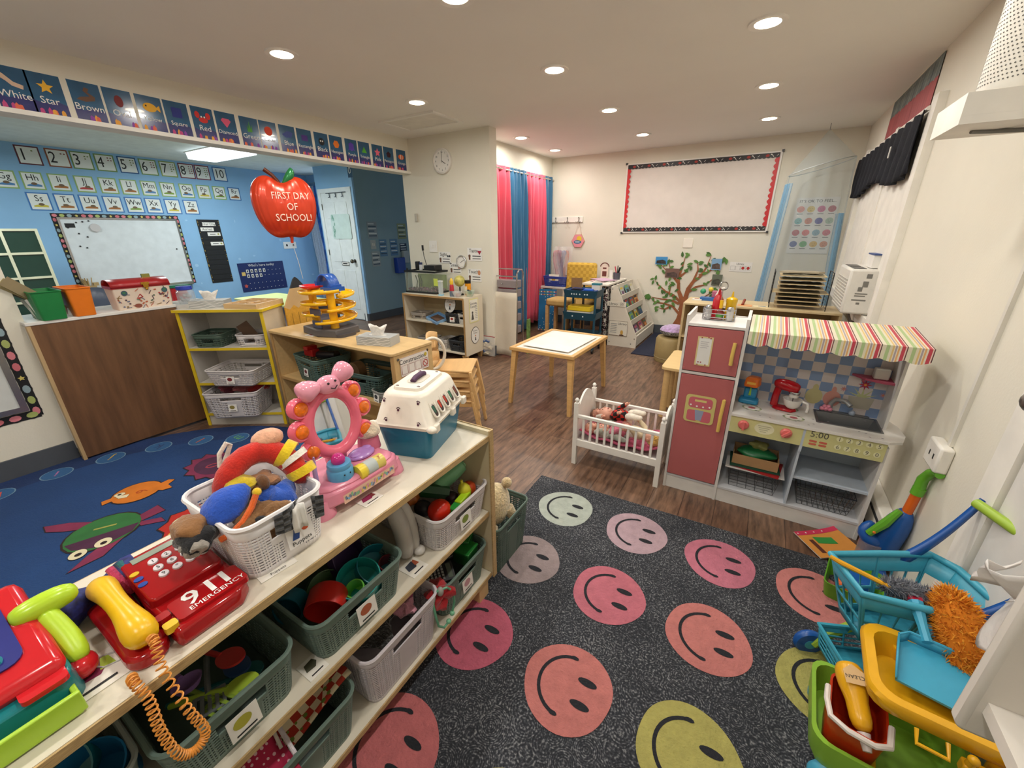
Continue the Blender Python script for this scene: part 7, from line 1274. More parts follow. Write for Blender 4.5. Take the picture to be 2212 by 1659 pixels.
for _ in range(26): x,y=rr.uniform(0,.66),rr.uniform(2.165,2.42); b.flat(ell(.005,.003,x-.16,y-2.17,8),.5346)
b.ob('countertop',parent=t,smooth=0)
b=B().m(metal('#8b8c8e',.35)); sx,sy=.47-.16,2.325-2.17
b.at((sx,sy,.5352)); b.frame(-.125,.125,-.082,.085,.010,0,.003)
ST=mat('#6f7173',.35,.6,noise=False); b.ob('sink_rim',parent=t,smooth=0)
b=B().m(ST).at((sx,sy,.5352)); b.add([(-.115,-.072,.001),(.115,-.072,.001),(.115,.075,.001),(-.115,.075,.001),(-.10,-.06,-.05),(.10,-.06,-.05),(.10,.062,-.05),(-.10,.062,-.05)],[(4,5,6,7),(0,4,7,3),(1,2,6,5),(0,1,5,4),(3,7,6,2)]); b.ob('sink_bowl',parent=t,smooth=0)
B().m(mat('#a9abad',.35,noise=False,metal=.4)).tube([(sx-.06,sy+.095,.536),(sx-.06,sy+.095,.58),(sx-.045,sy+.092,.605),(sx-.01,sy+.07,.61),(sx+.01,sy+.05,.595)],.011,n=10).m(plastic('#9aa6b8')).ball((sx+.03,sy+.09,.547),.014).ob('tap',parent=t); B().m(ST).prism([(x+sx,y+sy+.095) for x,y in rrect(.2,.028,.012)],.534,.540).ob('tap_base',parent=t,bevel=.002)
# backsplash
b=B(); c1=mat('#7f97be',.5); c2=mat('#cfc6c4',.5); x0=-.008
for i in range(13):
    for j in range(9):
        b.m(c1 if (i+j)%2 else c2); xa=x0+i*.051; xb=min(.61,xa+.051); za=.534+j*.049; zb=min(.972,za+.049)
        if xa<.61 and za<.972: b.add([(xa-.16,.262,za),(xb-.16,.262,za),(xb-.16,.262,zb),(xa-.16,.262,zb)],[(0,1,2,3)])
b.m(KW).box(-.168,.45,.264,.276,.534,.975)
b.at((.335-.16,.2615,.60),(90,0,0)).m(paper('#c4bd8c')).flat(ell(.036,.042,0,0),0).flat(ell(.012,.02,.0,.045),0).m(paper('#cf948a')).flat(ell(.036,.042,.075,.0),0).flat(ell(.01,.02,.075,.045),0)
b.at((.52-.16,.2615,.64),(90,0,0)).m(paper('#b9c08c')); [b.flat(rot2([(0,-.006),(.06,0),(0,.006)],a,-.0,-.01),0) for a in (20,50,90,130,160)]; b.m(paper('#b4afa0')).flat([(-.04,-.07),(.04,-.07),(.05,-.01),(-.05,-.01)],.0003)
for x,y,r,c in ((0,.055,.028,'#a8304c'),(-.075,.02,.016,'#c08a98'),(.075,.015,.015,'#c08a98')): b.m(paper(c)).flat(star(r,r*.4,8,x,y),.0005).m(paper('#d98a3a')).flat(ell(r*.22,cx=x,cy=y,n=8),.0008)
b.ob('checkered_backsplash',parent=t,smooth=0)
for x in (.045,.085,.13): B().m(plastic('#c9c0b4')).ball((x-.16,.255,.885-.1*x),.010).ob('wall_peg',parent=t)
kb('side_wing',KW,(.60,.612,2.30,2.45,.534,.975))
B().m(mat('#b5506a',.4)).prism([(x-.16,y-2.17) for x,y in ((.46,2.432),(.50,2.37),(.56,2.345),(.60,2.34),(.60,2.432))],.735,.745).ob('pink_shelf',parent=t,smooth=0)
kb('salt_box_shelf_support',mat('#b5506a',.4),(.50,.51,2.41,2.43,.715,.735))
# awning
ST_=[('#d9d2ba',5),('#a9bf88',4),('#d9d2ba',3),('#d8b878',2),('#ddd6c4',1),('#a79aa0',2),('#ddd6c4',1),('#d8a46a',2),('#ddd6c4',2),('#bc4050',4),('#ddd6c4',1),('#cf7c84',1)]
tot=sum(w for _,w in ST_); b=B(); N=8; L0,L1=-.004,.615; seg=(L1-L0)/N
def aw(x,v):
    if v<=1: return (x-.16,(2.40-(2.40-2.095)*v)-2.17,.992-.026*v)
    dd=(v-1); u=(x-L0)/seg; return (x-.16,2.095-2.17-.002*dd,.966-dd*(.052+.012*abs(math.sin(PI*u))))
for s_ in range(N):
    x=L0+s_*seg
    for c,w in ST_:
        x1=x+w/tot*seg; b.m(paper(c))
        for v0,v1 in ((0,1),(1,2)): b.add([aw(x,v0),aw(x1,v0),aw(x1,v1),aw(x,v1)],[(0,1,2,3)])
        x=x1
    b.m(mat('#3a302a',.7)).add([(p[0]+o,p[1]-.0004,p[2]+.0005) for p in (aw(x,0),aw(x,1),aw(x,1.98)) for o in (-.0012,.0012)],[(0,1,3,2),(2,3,5,4)])
b.m(paper('#cfc6a8')).add([aw(L1,0),aw(L1,1),aw(L1,2),(L1-.16,.23,.925)],[(0,1,2,3)])
b.ob('striped_awning',parent=t,solid=.003,smooth=0)
# things on and in the kitchen
t=thing('condiment_caddy','chrome wire condiment caddy on top of the pink toy fridge','caddy',(-.155,2.33,.965))
b=B().m(CH)
for z in (.015,.035,.055): b.tube([(x,y,z) for x,y in rrect(.15,.085,.03)],.0022,closed=True,n=5)
for i in range(14): q=rrect(.15,.085,.03)[int(i*20/14)]; b.cyl((q[0],q[1],.0),(q[0],q[1],.06),.0018,n=5)
b.tube([(0,0,.01),(0,0,.11),(.0,0,.15)],.003,n=6).tube([(.02*math.cos(2*PI*i/16),0,.17+.02*math.sin(2*PI*i/16)) for i in range(16)],.003,closed=True,n=6); b.box(-.07,.07,-.038,.038,.004,.006); b.ob('wire_frame',parent=t)
G='toy condiments in the chrome caddy'
item('ketchup_bottle','red toy ketchup bottle in the caddy','bottle',(-.17,2.35,.972),lambda T:(B().m(plastic('#b41a24',.25)).lathe([(.0001,0),(.024,0),(.025,.09),(.02,.10),(.014,.115),(.0001,.12)]).ob('bottle_body',parent=T),B().m(plastic('#b41a24',.25)).lathe([(.008,.115),(.004,.15),(.0001,.152)]).ob('nozzle',parent=T)),group=G)
item('mustard_bottle','yellow toy mustard bottle at the right of the caddy','bottle',(-.108,2.345,.972),lambda T:(B().m(plastic('#d9ae1a',.25)).lathe([(.0001,0),(.024,0),(.024,.08),(.026,.085),(.026,.10),(.012,.108),(.0001,.11)]).ob('bottle_body',parent=T),B().m(plastic('#d9ae1a',.25)).lathe([(.007,.108),(.003,.135),(.0001,.137)]).ob('nozzle',parent=T)),group=G)
item('hot_sauce','small sauce bottle with yellow neck at the front of the caddy','bottle',(-.15,2.305,.972),lambda T:(B().m(plastic('#7a2418',.25)).lathe([(.0001,0),(.018,0),(.018,.035),(.008,.05),(.007,.06)]).m(paper('#4a8a3a')).lathe([(.0184,.012),(.0184,.028)]).ob('bottle_body',parent=T),B().m(plastic('#dfae20')).cyl((0,0,.055),(0,0,.095),.0085).ob('yellow_neck',parent=T)),group=G)
for x,y,lb in ((-.205,2.32,'chrome topped shaker at the left of the caddy'),(-.105,2.30,'chrome topped salt shaker at the right front of the caddy')): item('shaker',lb,'shaker',(x,y,.972),lambda T:(B().m(glass('#e4e4e4',.55)).lathe([(.0001,0),(.015,0),(.017,.045)]).ob('shaker_glass',parent=T),B().m(CH).lathe([(.017,.045),(.017,.055),(.012,.066),(.0001,.068)]).ob('shaker_top',parent=T)),group=G)
t=thing('toy_scale','orange and blue toy kitchen scale beside the fridge','toy scale',(.055,2.355,.5355),-5)
BL=plastic('#2a86b4',.3); B().m(BL).prism(rrect(.095,.075,.02),0,.025,.92).ob('scale_base',parent=t,bevel=.006); B().m(BL).box(-.03,.03,.0,.03,.02,.08).ob('scale_body',parent=t,bevel=.008); B().m(plastic('#e2701c',.25)).prism([(-.038,-.035),(.030,-.035),(.045,.03),(-.02,.035)],.09,.145,.85).ob('orange_pan',parent=t,bevel=.012); B().m(plastic('#e2a83a')).at((0,-.0365,.115),(80,0,0)).rect(-.02,.02,-.005,.008,.001).ob('scale_numbers',parent=t); B().m(plastic('#8fb83a')).prism([(-.006,-.006),(.006,-.006),(.006,.006),(-.006,.006)],.04,.085,.4).ob('green_pointer',parent=t)
t=thing('toy_mixer','red toy stand mixer with white bowl on the toy kitchen counter','toy mixer',(.215,2.345,.5355),0)
RM=plastic('#a8101c',.12)
B().m(RM).prism([(-.055,-.01),(-.035,-.035),(.03,-.045),(.055,-.02),(.04,.02),(-.035,.025)],0,.014,.92).ob('mixer_base',parent=t,bevel=.004); B().m(RM).tube([(-.045,.01,.01),(-.045,.012,.06),(-.04,.01,.11)],[.018,.016,.016]).ob('mixer_neck',parent=t)
B().m(RM).tube([(-.065,.012,.128),(-.05,.01,.130),(-.01,.0,.128),(.03,-.012,.122),(.048,-.016,.118)],[.012,.026,.031,.029,.016],n=16).ob('mixer_head',parent=t,sub=1)
B().m(CH).lathe([(.024,.092),(.026,.10),(.024,.105)],c=(.028,-.012,0)).ob('chrome_band',parent=t); B().m(plastic('#dcd8d2')).cyl((.028,-.012,.075),(.028,-.012,.094),.020).ob('beater_hub',parent=t); B().m(CH).cyl((.028,-.012,.04),(.028,-.012,.075),.003).ob('beater',parent=t)
B().m(plastic('#e2deda',.2)).lathe([(.0001,.016),(.018,.016),(.034,.032),(.043,.065),(.040,.065),(.031,.035),(.0001,.02)],c=(.028,-.012,0),n=24).ob('mixing_bowl',parent=t); B().m(plastic('#e2deda',.2)).tube([(.068,-.02,.06),(.09,-.028,.055),(.095,-.03,.035),(.093,-.03,.012)],.006).ob('bowl_handle',parent=t)
item('salt_box','white cube timer on the pink toy kitchen shelf','box',(.555,2.39,.746),lambda T:B().m(mat('#d0ccc4',.4)).box(-.028,.028,-.02,.02,0,.05).ob('box_body',parent=T,bevel=.006))
item('pink_flower_toy','small pink flower knob toy beside the sink','toy',(.395,2.41,.5355),lambda T:B().m(plastic('#e08aa0',.3)).ball((0,0,.015),.012).ball((.016,0,.014),.011).ball((-.016,0,.014),.011).ball((.008,0,.028),.010).ball((-.008,.0,.027),.010).ob('flower',parent=T))
def wbasket(lb,loc,w,d,h,nx,nz,name='wire_basket'):
    T=thing(name,lb,'wire basket',loc); b=B().m(metal('#77787a',.3))
    q=[(-w/2,-d/2),(w/2,-d/2),(w/2,d/2),(-w/2,d/2)]
    for j in range(nz+1):
        z=h*j/nz; s=.86+.14*z/h; b.tube([(x*s,y*s,z) for x,y in q],.0014 if j<nz else .003,closed=True,n=5)
    for i in range(nx+1):
        x=-w/2+w*i/nx; b.tube([(x,-d/2,h),(x*.86,-d/2*.86,0),(x*.86,d/2*.86,0),(x,d/2,h)],.0013,n=5)
    for i in range(1,5):
        y=-d/2+d*i/5; b.tube([(-w/2,y,h),(-w/2*.86,y*.86,0),(w/2*.86,y*.86,0),(w/2,y,h)],.0013,n=5)
    b.ob('wires',parent=T); return T
wbasket('tall wire rack basket in the left kitchen cupboard',(.145,2.30,.093),.24,.19,.11,5,3); wbasket('low silver wire basket in the bottom right kitchen cupboard',(.455,2.29,.093),.235,.18,.10,9,4)
B().m(plastic('#d9d4d0',.3)).tube([(-.02,0,0),(0.0,0,.004),(.02,0,0)],.004).box(-.135,.135,-.09,.09,.0,.004).ob('white_rack_tray',loc=(.145,2.29,.206),label='white tray lying over the wire rack in the left cupboard',category='tray')
B().m(paper('#a01d20')).box(-.11,.11,-.085,.085,0,.006).ob('red_board_book',loc=(.155,2.285,.211),rot=(0,0,-8),label='red board under the box in the left kitchen cupboard',category='board book',smooth=0)
B().m(paper('#1c4a38')).box(-.115,.115,-.08,.08,0,.006).ob('green_board_book',loc=(.14,2.29,.218),rot=(0,0,3),label='dark green board under the cardboard box in the cupboard',category='board book',smooth=0)
item('cardboard_tray','cardboard box full of green toys in the left kitchen cupboard','box',(.14,2.30,.226),lambda T:(B().m(matte('#a8835a')).frame(-.105,.105,-.075,.075,.004,0,.055).box(-.1,.1,-.07,.07,0,.003).ob('box_body',parent=T,smooth=0),lump(B().m(plastic('#1d6a3c')),(0,0,.055),(.09,.06,.03),70,k=.08).ob('green_toy',parent=T),lump(B().m(plastic('#8a8a50')),(.01,.0,.095),(.04,.03,.025),71,k=.2).ob('olive_toy',parent=T)))
# ---------------------------------------------------------------- crib and dolls
CW2=mat('#e3dfd8',.35)
t=thing('doll_crib','white wooden doll crib with pink mattress left of the toy fridge','doll crib',(-.575,2.29,0))
for x in (-.255,.255):
    for y in (-.15,.15):
        hh=.42 if (x<0) else .41; B().m(CW2).box(x-.0135,x+.0135,y-.0135,y+.0135,0,hh).lathe([(.008,hh),(.006,hh+.006),(.013,hh+.016),(.013,hh+.022),(.006,hh+.032),(.0001,hh+.034)],c=(x,y,0),n=14).ob('leg',parent=t)
    b=B().m(CW2); n=14; zt=[.355+.105*math.sin(PI*(i/n)) ** .8*(1.0 if x<0 else .9) for i in range(n+1)]; P=[(-.14+.28*i/n,zt[i]) for i in range(n+1)]+[(.14,.14),(-.14,.14)]
    b.at((x-.006,0,0),(90,0,90)).prism(P,0,.012); b.ob('headboard' if x<0 else 'footboard',parent=t,smooth=0)
for y in (-.15,.15):
    B().m(CW2).box(-.25,.25,y-.010,y+.010,.325,.345).ob('top_rail',parent=t,bevel=.003); B().m(CW2).box(-.25,.25,y-.010,y+.010,.13,.178).ob('bottom_rail',parent=t,bevel=.003)
    for i in range(10): x=-.205+i*.0455; B().m(CW2).box(x-.0065,x+.0065,y-.006,y+.006,.175,.328).ob('slat',parent=t,smooth=0)
B().m(CW2).box(-.25,.25,-.14,.14,.145,.155).ob('base_board',parent=t,smooth=0)
B().m(mat('#c25a78',.9,noise=(40,.25),bump=(40,.6))).grid(lambda u,v:((u-.5)*.475,(v-.5)*.26,.175+.02*math.sin(PI*u)*0+.03*abs(2*u-1)**4+.03*abs(2*v-1)**4+.006*math.sin(20*u+9*v)),24,12).ob('quilt',parent=t,solid=.012)
SK=mat('#d39a84',.5,noise=(10,.05)); 
def doll(lb,loc,rot,top,leg,hair=None,skin=SK,hs=1.0,bald=True):
    T=thing('baby_doll',lb,'doll',loc,0,'dolls piled in the white crib',rot)   # body axis along local x, head at -x, face +z
    B().m(skin).ball((-.085,0,.0),.047*hs,.042*hs,.043*hs,n=18,m=12).ball((-.085,0,.044*hs),.006,.006,.006).ball((-.08,.041*hs,-.002),.008,.005,.010).ball((-.08,-.041*hs,-.002),.008,.005,.010).ball((-.064,0,.022),.020,.026,.020).ob('head',parent=T)
    B().m(INK).ball((-.094,.015*hs,.0385*hs),.0035).ball((-.094,-.015*hs,.0385*hs),.0035).m(mat('#a8524c',.5)).ball((-.062,0,.0435),.004,.009,.003).ob('face_features',parent=T)
    if hair: lump(B().m(fur(hair)),(-.105,0,-.008),(.042*hs,.047*hs,.046*hs),81,k=.08).ob('hair',parent=T)
    B().m(top).tube([(-.045,0,-.005),(-.03,0,-.004),(.02,0,-.002),(.065,0,-.004)],[.020,.038,.042,.036],n=14).ob('shirt',parent=T,sub=1)
    for s in (1,-1):
        B().m(top).tube([(-.03,s*.03,.0),(-.01,s*.055,.02),(.03,s*.06,.045)],[.017,.017,.014],n=10).ob('sleeve',parent=T)
        B().m(skin).tube([(.03,s*.06,.045),(.045,s*.061,.052)],[.010,.011],n=8).tube([(.045,s*.061,.052),(.058,s*.066,.055)],.0035,n=6).tube([(.045,s*.061,.052),(.060,s*.061,.057)],.0035,n=6).tube([(.045,s*.061,.052),(.057,s*.056,.058)],.0035,n=6).tube([(.045,s*.061,.052),(.048,s*.050,.060)],.0035,n=6).ob('hand',parent=T)
        B().m(leg).tube([(.055,s*.018,-.002),(.10,s*.03,.014),(.15,s*.03,.0),(.165,s*.03,.012)],[.026,.023,.017,.014],n=10).ob('trouser_leg',parent=T,sub=1)
    return T
PLD=pat('buffalo_plaid','#b3261c','#1a1414',None,34)
doll('bald baby doll in red buffalo plaid shirt lying on top in the crib',(-.62,2.32,.315),(8,-12,-8),PLD,cloth('#dcd3c4'),hs=1.05)
doll('brown haired baby doll whose head rests by the headboard',(-.71,2.35,.255),(0,0,-30),cloth('#cfc8ba'),cloth('#b9b2a2'),hair='#7a5640',hs=.8)
doll('baby doll in pink jacket under the plaid doll, near the front rail',(-.60,2.235,.245),(0,0,12),cloth('#c96a80'),cloth('#d6cfc4'),hs=.8)
doll('baby doll in silver grey clothes at the left front of the crib',(-.68,2.22,.225),(0,0,-8),cloth('#b9bcae'),cloth('#a8ab9f'),hs=.85)
doll('baby doll with yellow cap at the right end of the crib',(-.47,2.24,.265),(0,0,165),cloth('#cdbb9a'),cloth('#cf8f80'),hair='#cf9f48',hs=.95)
# ---------------------------------------------------------------- right foreground
t=thing('magazine','pink and orange magazine lying curled on the floor by the toy kitchen','magazine',(.49,2.055,.016),35)
b=B(); sz=lambda u,v:(-.11+.2*u,-.085+.17*v,.02*u**3+.004)
b.m(WHT).grid(lambda u,v:(lambda q:(q[0],q[1],q[2]-.004))(sz(u,v)),8,4); b.m(paper('#d08a3c')).grid(sz,8,4)
b.m(paper('#c22c50')).grid(lambda u,v:(lambda q:(q[0],q[1],q[2]+.0008))(sz(u,.0+.14+.0*v if 0 else .84+.16*v)),8,1).m(paper('#2f8a3c')).grid(lambda u,v:(lambda q:(q[0],q[1],q[2]+.0012))(sz(.3+.4*u,.5+.25*v-.1*u)),4,2).m(paper('#5a2c1c')).grid(lambda u,v:(lambda q:(q[0],q[1],q[2]+.0012))(sz(.15+.1*u,.15+.5*v)),2,2)
for i in range(4): b.m(WHT).add([(-.1+.04*i+p,.07+q,.0065+.02*((.04*i+.01)/.2)**3) for p,q in ell(.004,n=6)],[tuple(range(6))])
b.ob('cover',parent=t,smooth=0)
t=thing('toy_vacuum','blue, orange and green toy upright vacuum by the right wall','toy vacuum',(.615,1.97,0))
VB=plastic('#1c55a0',.28); VG=plastic('#63a82c',.3)
B().m(VB).prism([(-.07,-.07),(.06,-.07),(.07,.06),(-.06,.06)],.0,.05,.9).ob('vacuum_foot',parent=t,bevel=.02)
B().m(VB).tube([(.02,.01,.03),(.025,.01,.12),(.03,.0,.20),(.045,-.005,.28),(.052,-.01,.345)],[.045,.05,.052,.045,.022],n=16).ob('vacuum_body',parent=t,sub=1)
B().m(VB).tube([(.02,-.01,.155),(-.03,-.015,.165),(-.055,-.01,.185),(-.05,.0,.215),(-.02,.01,.235)],[.03,.035,.025,.02,.016],n=12).ob('visor',parent=t,sub=1)
B().m(glass('#9a8f9a',.55)).cyl((-.015,-.01,.05),(-.015,-.01,.155),.042).ob('dust_cup',parent=t); B().m(VG).tube([(-.04,-.03,.20),(-.005,-.035,.27),(.025,-.03,.34)],[.014,.018,.012],n=8).ob('green_trim',parent=t); B().m(plastic('#d9701c')).ball((-.03,-.048,.222),.006).ob('power_button',parent=t)
B().m(plastic('#d9641c',.3)).cyl((.052,-.01,.33),(.058,-.012,.43),.017).ob('orange_tube',parent=t); B().m(VG).cyl((.057,-.012,.42),(.059,-.012,.45),.021).tube([(.058,-.012,.44),(.058,-.012,.49),(.066,-.03,.53),(.07,-.06,.552),(.07,-.09,.555)],[.019,.018,.017,.016,.014],n=12).ob('curved_handle',parent=t)
# green thing on the floor
t=thing('green_toy_tub','lime green toy tub with orange and blue pieces behind the cart','toy tub',(.53,1.76,0),-12)
tiers(B().m(plastic('#5a9a24',.35)),[(.15,.16,0,.02),(.18,.2,.09,.02),(.172,.192,.09,.02),(.14,.15,.01,.02)]).ob('tub',parent=t,smooth=50); B().m(plastic('#d9601c')).ball((-.02,-.03,.06),.035).ob('orange_piece',parent=t); B().m(plastic('#1c5aa8')).box(-.02,.06,.0,.06,.02,.08).ob('blue_piece',parent=t,bevel=.006)
# shopping cart
CB=plastic('#3f9fb8',.32); DB=plastic('#16509a',.3); LG=plastic('#9ab83a',.35)
t=thing('toy_shopping_cart','sky blue toy shopping cart with dark blue handle at the right','toy shopping cart',(.52,1.35,0),21.5)
# local: x from front(-) to rear(+)
def wall(b,p0,p1,q0,q1,nu,nv,hole):
    fn=lambda u,v:tuple((p0[k]*(1-u)+p1[k]*u)*(1-v)+(q0[k]*(1-u)+q1[k]*u)*v for k in range(3))
    us=[0,.05]+[x for i in range(nu) for x in (.05+.9*(i+.0)/nu+.012,.05+.9*(i+1)/nu-.012)]+[.95,1]; us=sorted(set(us)); vs_=[0,.12]+[x for j in range(nv) for x in (.12+.62*j/nv+.02,.12+.62*(j+1)/nv-.02)]+[.74,1]; vs_=sorted(set(vs_))
    m=len(us); vv=[fn(u,v) for v in vs_ for u in us]; fs=[]
    for j in range(len(vs_)-1):
        for i in range(m-1):
            uc=(us[i]+us[i+1])/2; vc=(vs_[j]+vs_[j+1])/2; a=(uc-.05)/.9*nu%1; c=(vc-.12)/.62*nv%1
            h=hole and .05<uc<.95 and .12<vc<.74 and (us[i+1]-us[i])>.05 and (vs_[j+1]-vs_[j])>.08
            if not h: fs.append((j*m+i,j*m+i+1,(j+1)*m+i+1,(j+1)*m+i))
    b.add(vv,fs)
RT=[(-.165,-.075,.45),(-.02,-.105,.45),(.135,-.125,.45),(.165,-.06,.455),(.165,.06,.455),(.135,.12,.45),(-.02,.10,.45),(-.165,.075,.45)]
BT=[(-.105,-.05,.25),(-.02,-.062,.25),(.09,-.07,.25),(.11,-.04,.25),(.11,.04,.25),(.09,.07,.25),(-.02,.062,.25),(-.105,.05,.25)]
b=B().m(CB)
for i in range(8): j=(i+1)%8; wall(b,BT[i],BT[j],RT[i],RT[j],{0:3,1:3,2:1,3:2,4:1,5:3,6:3,7:3}[i],2,True)
b.add(BT,[tuple(range(8))]); b.ob('cart_basket',parent=t,solid=.005,smooth=20)
B().m(CB).tube(RT,.0105,closed=True,n=10).ob('basket_rim',parent=t)
b=B().m(CB); q=[(-.13,-.075,.155),(.09,-.08,.155),(.09,.08,.155),(-.13,.075,.155)]; q2=[(-.12,-.06,.075),(.08,-.06,.075),(.08,.06,.075),(-.12,.06,.075)]
for i in range(4): wall(b,q2[i],q2[(i+1)%4],q[i],q[(i+1)%4],3,3,True)
b.add(q2,[(0,1,2,3)]); b.ob('lower_basket',parent=t,solid=.005,smooth=20); B().m(CB).tube(q,.008,closed=True).ob('lower_rim',parent=t)
for s in (-1,1):
    B().m(LG).tube([(-.12,s*.085,.05),(-.09,s*.085,.10),(.0,s*.088,.17),(.07,s*.085,.26)],[.014,.014,.018,.016]).ob('frame_rail',parent=t)
    B().m(LG).tube([(.14,s*.085,.05),(.10,s*.085,.15),(.07,s*.085,.26)],[.014,.016,.016]).ob('frame_rail',parent=t)
    for x in (-.13,.15): B().m(DB).at((x,s*.095,.048),(90,0,0)).lathe([(.02,-.014),(.042,-.012),(.048,-.004),(.048,.004),(.042,.012),(.02,.014)],n=20).m(CB).lathe([(.0001,-.016),(.018,-.015),(.018,.015),(.0001,.016)],n=14).ob('wheel',parent=t)
    B().m(DB).grid(lambda u,v:((.045+.19*u-.03*u*u,s*(.11+.015*u),.445+.215*u**1.3-.045*(1-v)*(1-.6*u)-.0)),10,2).ob('handle_arm',parent=t,solid=.016)
o=B().m(LG).cyl((.18,-.11,.655),(.18,.11,.655),.014).ob('handle_bar',parent=t)
def fuzz(b,path,rad,n,L,cols,seed):
    rr=random.Random(seed)
    for _ in range(n):
        tt=rr.random()*(len(path)-1); i=min(int(tt),len(path)-2); f=tt-i; c=Vector(path[i]).lerp(Vector(path[i+1]),f); r=rad[i]*(1-f)+rad[i+1]*f
        d=Vector((rr.gauss(0,1),rr.gauss(0,1),rr.gauss(0,1))).normalized(); p=c+d*r; tip=p+(d+Vector((rr.gauss(0,.45),rr.gauss(0,.45),rr.gauss(0,.45)))).normalized()*L*rr.uniform(.6,1.2); o=d.orthogonal().normalized()*.0022; o2=d.cross(o)
        b.m(cols[rr.randrange(len(cols))]); b.add([tuple(p+o),tuple(p-o*.5+o2),tuple(p-o*.5-o2),tuple(tip)],[(0,1,3),(1,2,3),(2,0,3)])
    return b
t=thing('duster','grey fluffy duster with yellow handle lying across the toy shopping cart','duster',(.45,1.29,.47))
B().m(plastic('#dd9f1c',.35)).tube([(-.125,.02,.005),(-.10,.014,.0),(-.02,-.008,-.006),(.01,-.015,-.01)],[.006,.0075,.0065,.006]).ob('yellow_handle',parent=t)
GR1=[mat(c,.95,noise=False) for c in ('#6a6c74','#83858c','#565860')]
P_=[(.0,-.008,-.012),(.05,.01,-.025),(.10,.02,-.035),(.13,.022,-.04)]; B().m(GR1[0]).tube(P_,[.014,.024,.026,.018],n=10).ob('fluff_core',parent=t); fuzz(B(),P_,[.012,.023,.025,.018],1500,.018,GR1,1).ob('grey_fluff',parent=t,smooth=0)
t=thing('orange_duster','orange fluffy duster head hanging over the near side of the cart','duster',(.60,1.235,.44))
OR1=[mat(c,.95,noise=False) for c in ('#d98a1c','#c97414','#e8a032')]
P_=[(-.02,.05,.035),(-.01,.015,.015),(.0,-.03,-.03),(.01,-.06,-.075)]; B().m(OR1[1]).tube(P_,[.03,.048,.044,.036],n=12).ob('fluff_core',parent=t); fuzz(B(),P_,[.03,.047,.043,.036],3600,.017,OR1,2).ob('orange_fluff',parent=t,smooth=0)
# cleaning trolley
t=thing('toy_cleaning_trolley','yellow and lime toy cleaning trolley in the bottom right corner','toy trolley',(.50,1.07,0),-4)
YT=plastic('#e2a81c',.25); LM=plastic('#86b43a',.32)
b=B().m(LM); tiers(b,[(.26,.22,.06,.04),(.31,.25,.12,.04),(.32,.26,.185,.04),(.30,.24,.185,.04),(.27,.21,.10,.03)]); b.ob('green_tub',parent=t,smooth=45).location=(-.015,-.01,0)
for x in (-.11,.12):
    for y in (-.12,.12): B().m(plastic('#4aa3c4',.3)).at((x,y,.05),(90,0,0)).lathe([(.015,-.018),(.040,-.016),(.048,-.006),(.048,.006),(.040,.016),(.015,.018)],n=22).ob('wheel',parent=t)
for x,y in ((.12,-.09),(.12,.10),(-.02,.10)): B().m(YT).cyl((x,y,.16),(x,y,.36),.014).ob('post',parent=t)
b=B().m(YT); tiers(b,[(.22,.17,.315,.03),(.27,.235,.345,.045),(.285,.25,.375,.05),(.275,.24,.385,.05),(.235,.20,.385,.04),(.225,.19,.37,.035),(.20,.16,.325,.03)]); o=b.ob('yellow_tray',parent=t,smooth=50); o.location=(.035,.01,0)
B().m(YT).tube([(-.02,-.125,.36),(-.02,-.15,.345),(.03,-.152,.345),(.03,-.125,.36)],.0045).ob('loop_hook',parent=t); B().m(YT).box(.06,.19,-.135,-.11,.30,.33).ob('peg_rail',parent=t,bevel=.004)
for x in (.07,.12,.17): B().m(YT).cyl((x,-.125,.33),(x,-.13,.35),.008).ball((x,-.13,.352),.010).ob('peg',parent=t)
t=thing('toy_dustpan','sky blue toy dustpan resting in the yellow trolley tray','toy dustpan',(.555,1.115,.372),-8,None,(6,0,-8))
DP=plastic('#3f9fc0',.3); o=[(-.09,-.075),(.07,-.085),(.09,-.02),(.075,.045),(.05,.06),(-.065,.06),(-.085,.04)]
b=B().m(DP).prism(o,0,.004); n=len(o)
for i in range(1,n): a,c=o[i],o[(i+1)%n]; b.add([(a[0],a[1],0),(c[0],c[1],0),(c[0]*1.05,c[1]*1.05,.032 if i not in (1,n-1) else .02),(a[0]*1.05,a[1]*1.05,.032 if i!=1 else .012)],[(0,1,2,3)])
b.ob('pan',parent=t,solid=.004,smooth=20); B().m(DP).tube([(x*1.05,y*1.05,.032) for x,y in o[2:]],.0035,n=6).ob('pan_rim',parent=t); B().m(DP).tube([(-.035,.055,.03),(-.045,.09,.042),(-.06,.15,.058)],[.011,.011,.017],n=8).ob('handle',parent=t); B().m(plastic('#b41c3c')).box(-.076,-.046,.148,.17,.05,.064).ob('red_handle_end',parent=t); B().m(INK).ball((-.054,.125,.068),.0045).ob('hanging_hole',parent=t)
t=thing('toy_bucket','orange red toy bucket with white handle in the green trolley tub','toy bucket',(.405,1.03,.12),-8)
b=B().m(plastic('#b4300f',.3)); tiers(b,[(.095,.125,0,.02),(.118,.155,.135,.03),(.108,.145,.135,.028),(.088,.118,.012,.018)]); b.ob('bucket_body',parent=t,smooth=50)
B().m(plastic('#d8cfc8',.35)).tube([(-.062,.02,.13),(-.064,-.03,.14),(-.055,-.075,.142),(-.02,-.09,.142),(.03,-.09,.142),(.058,-.07,.14),(.064,-.01,.135)],.007).ob('white_handle',parent=t)
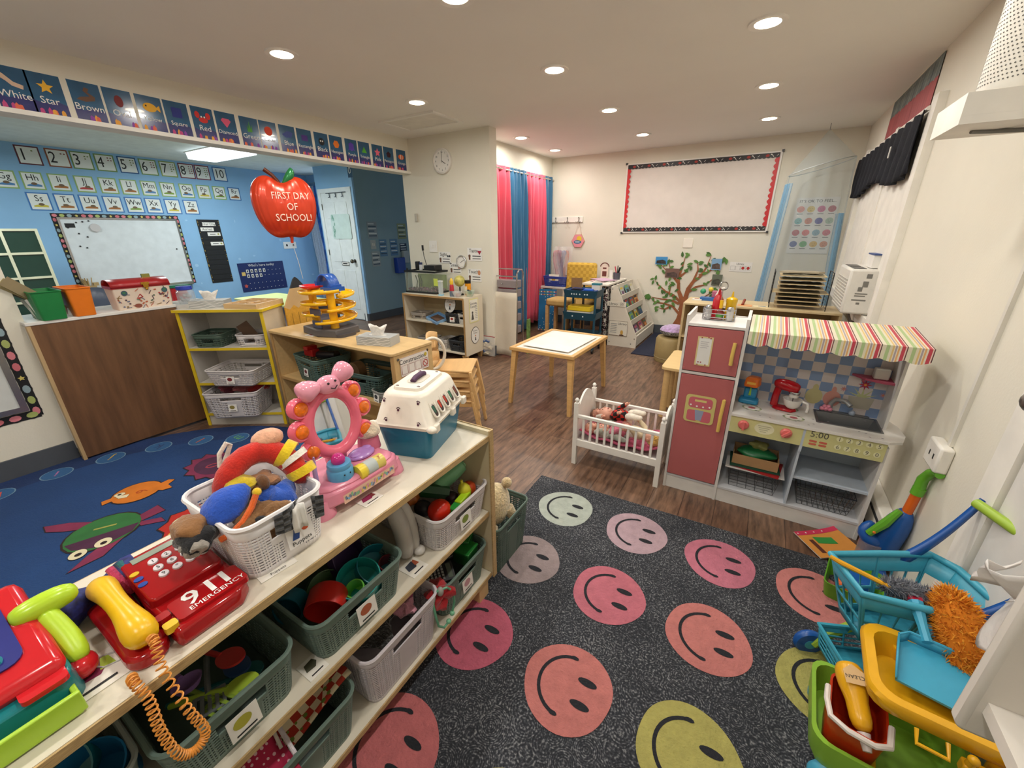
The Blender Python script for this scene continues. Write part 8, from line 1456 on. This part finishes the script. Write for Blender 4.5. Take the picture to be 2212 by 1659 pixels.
t=thing('toy_spray_bottle','yellow toy spray bottle reading CLEAN lying in the bucket','toy bottle',(.39,1.075,.285),0,None,(12,-8,8))
B().m(plastic('#dfa51c',.25)).tube([(0,.04,-.0),(0,.03,0),(0,-.02,0),(0,-.045,-.004),(0,-.09,-.015),(0,-.11,-.02)],[.02,.034,.034,.022,.026,.014],n=16).ob('bottle_body',parent=t,sub=1); B().m(plastic('#cfc4c0',.3)).cyl((0,-.11,-.02),(0,-.145,-.03),.014,.009).ob('white_nozzle',parent=t)
b=B().m(paper('#c9a878')).at((0,.005,.0345)).flat([(-.022,-.01),(0,-.028),(.022,-.01),(.022,.022),(-.022,.022)],0).m(INK).text('CLEAN',.013,0,.004,.0006); b.ob('bottle_label',parent=t,smooth=0).rotation_euler=(0,0,PI)
B().m(plastic('#d9a81c')).prism([(-.02,-.01),(.02,-.015),(.025,.01),(-.01,.015)],0,.02,.7).ob('toy_sponge',loc=(.435,.985,.15),label='small yellow toy piece at the bottom of the bucket',category='toy')
# white bookcase
t=thing('white_bookcase','white painted wall bookcase with rounded panel at the lower right edge','bookcase',(.70,.43,.70))
BW=mat('#dcd6cd',.45,noise=(5,.04))
B().m(BW).box(-.335,0,.235,.264,0,.75).ob('side_panel',parent=t,bevel=.008); B().m(BW).box(-.335,0,-.6,-.571,0,.75).ob('side_panel',parent=t,bevel=.008)
for z in (.05,.42): B().m(BW).box(-.32,0,-.571,.235,z,z+.022).ob('shelf_board',parent=t,smooth=0)
B().m(BW).box(-.012,0,-.571,.235,.0,.75).ob('back_panel',parent=t,smooth=0)
t=thing('crumpled_bag','crumpled white plastic bag hanging beside the white bookcase panel','bag',(.47,.93,.72))
B().m(mat('#ddd8d4',.35,noise=(20,.05),bump=(12,.8))).grid(lambda u,v:(.02+.05*(1-v)*math.sin(5*u)*.4+.05*u-.03*(1-u)*(1-v),-.10+.19*u,-.11+.14*v+.012*math.sin(13*u+6*v)),14,10).grid(lambda u,v:(.03+.03*math.sin(6*u+2*v),.03+.07*u,.02+.05*v+.01*math.sin(15*u)),8,5).ob('bag_film',parent=t,solid=.002)
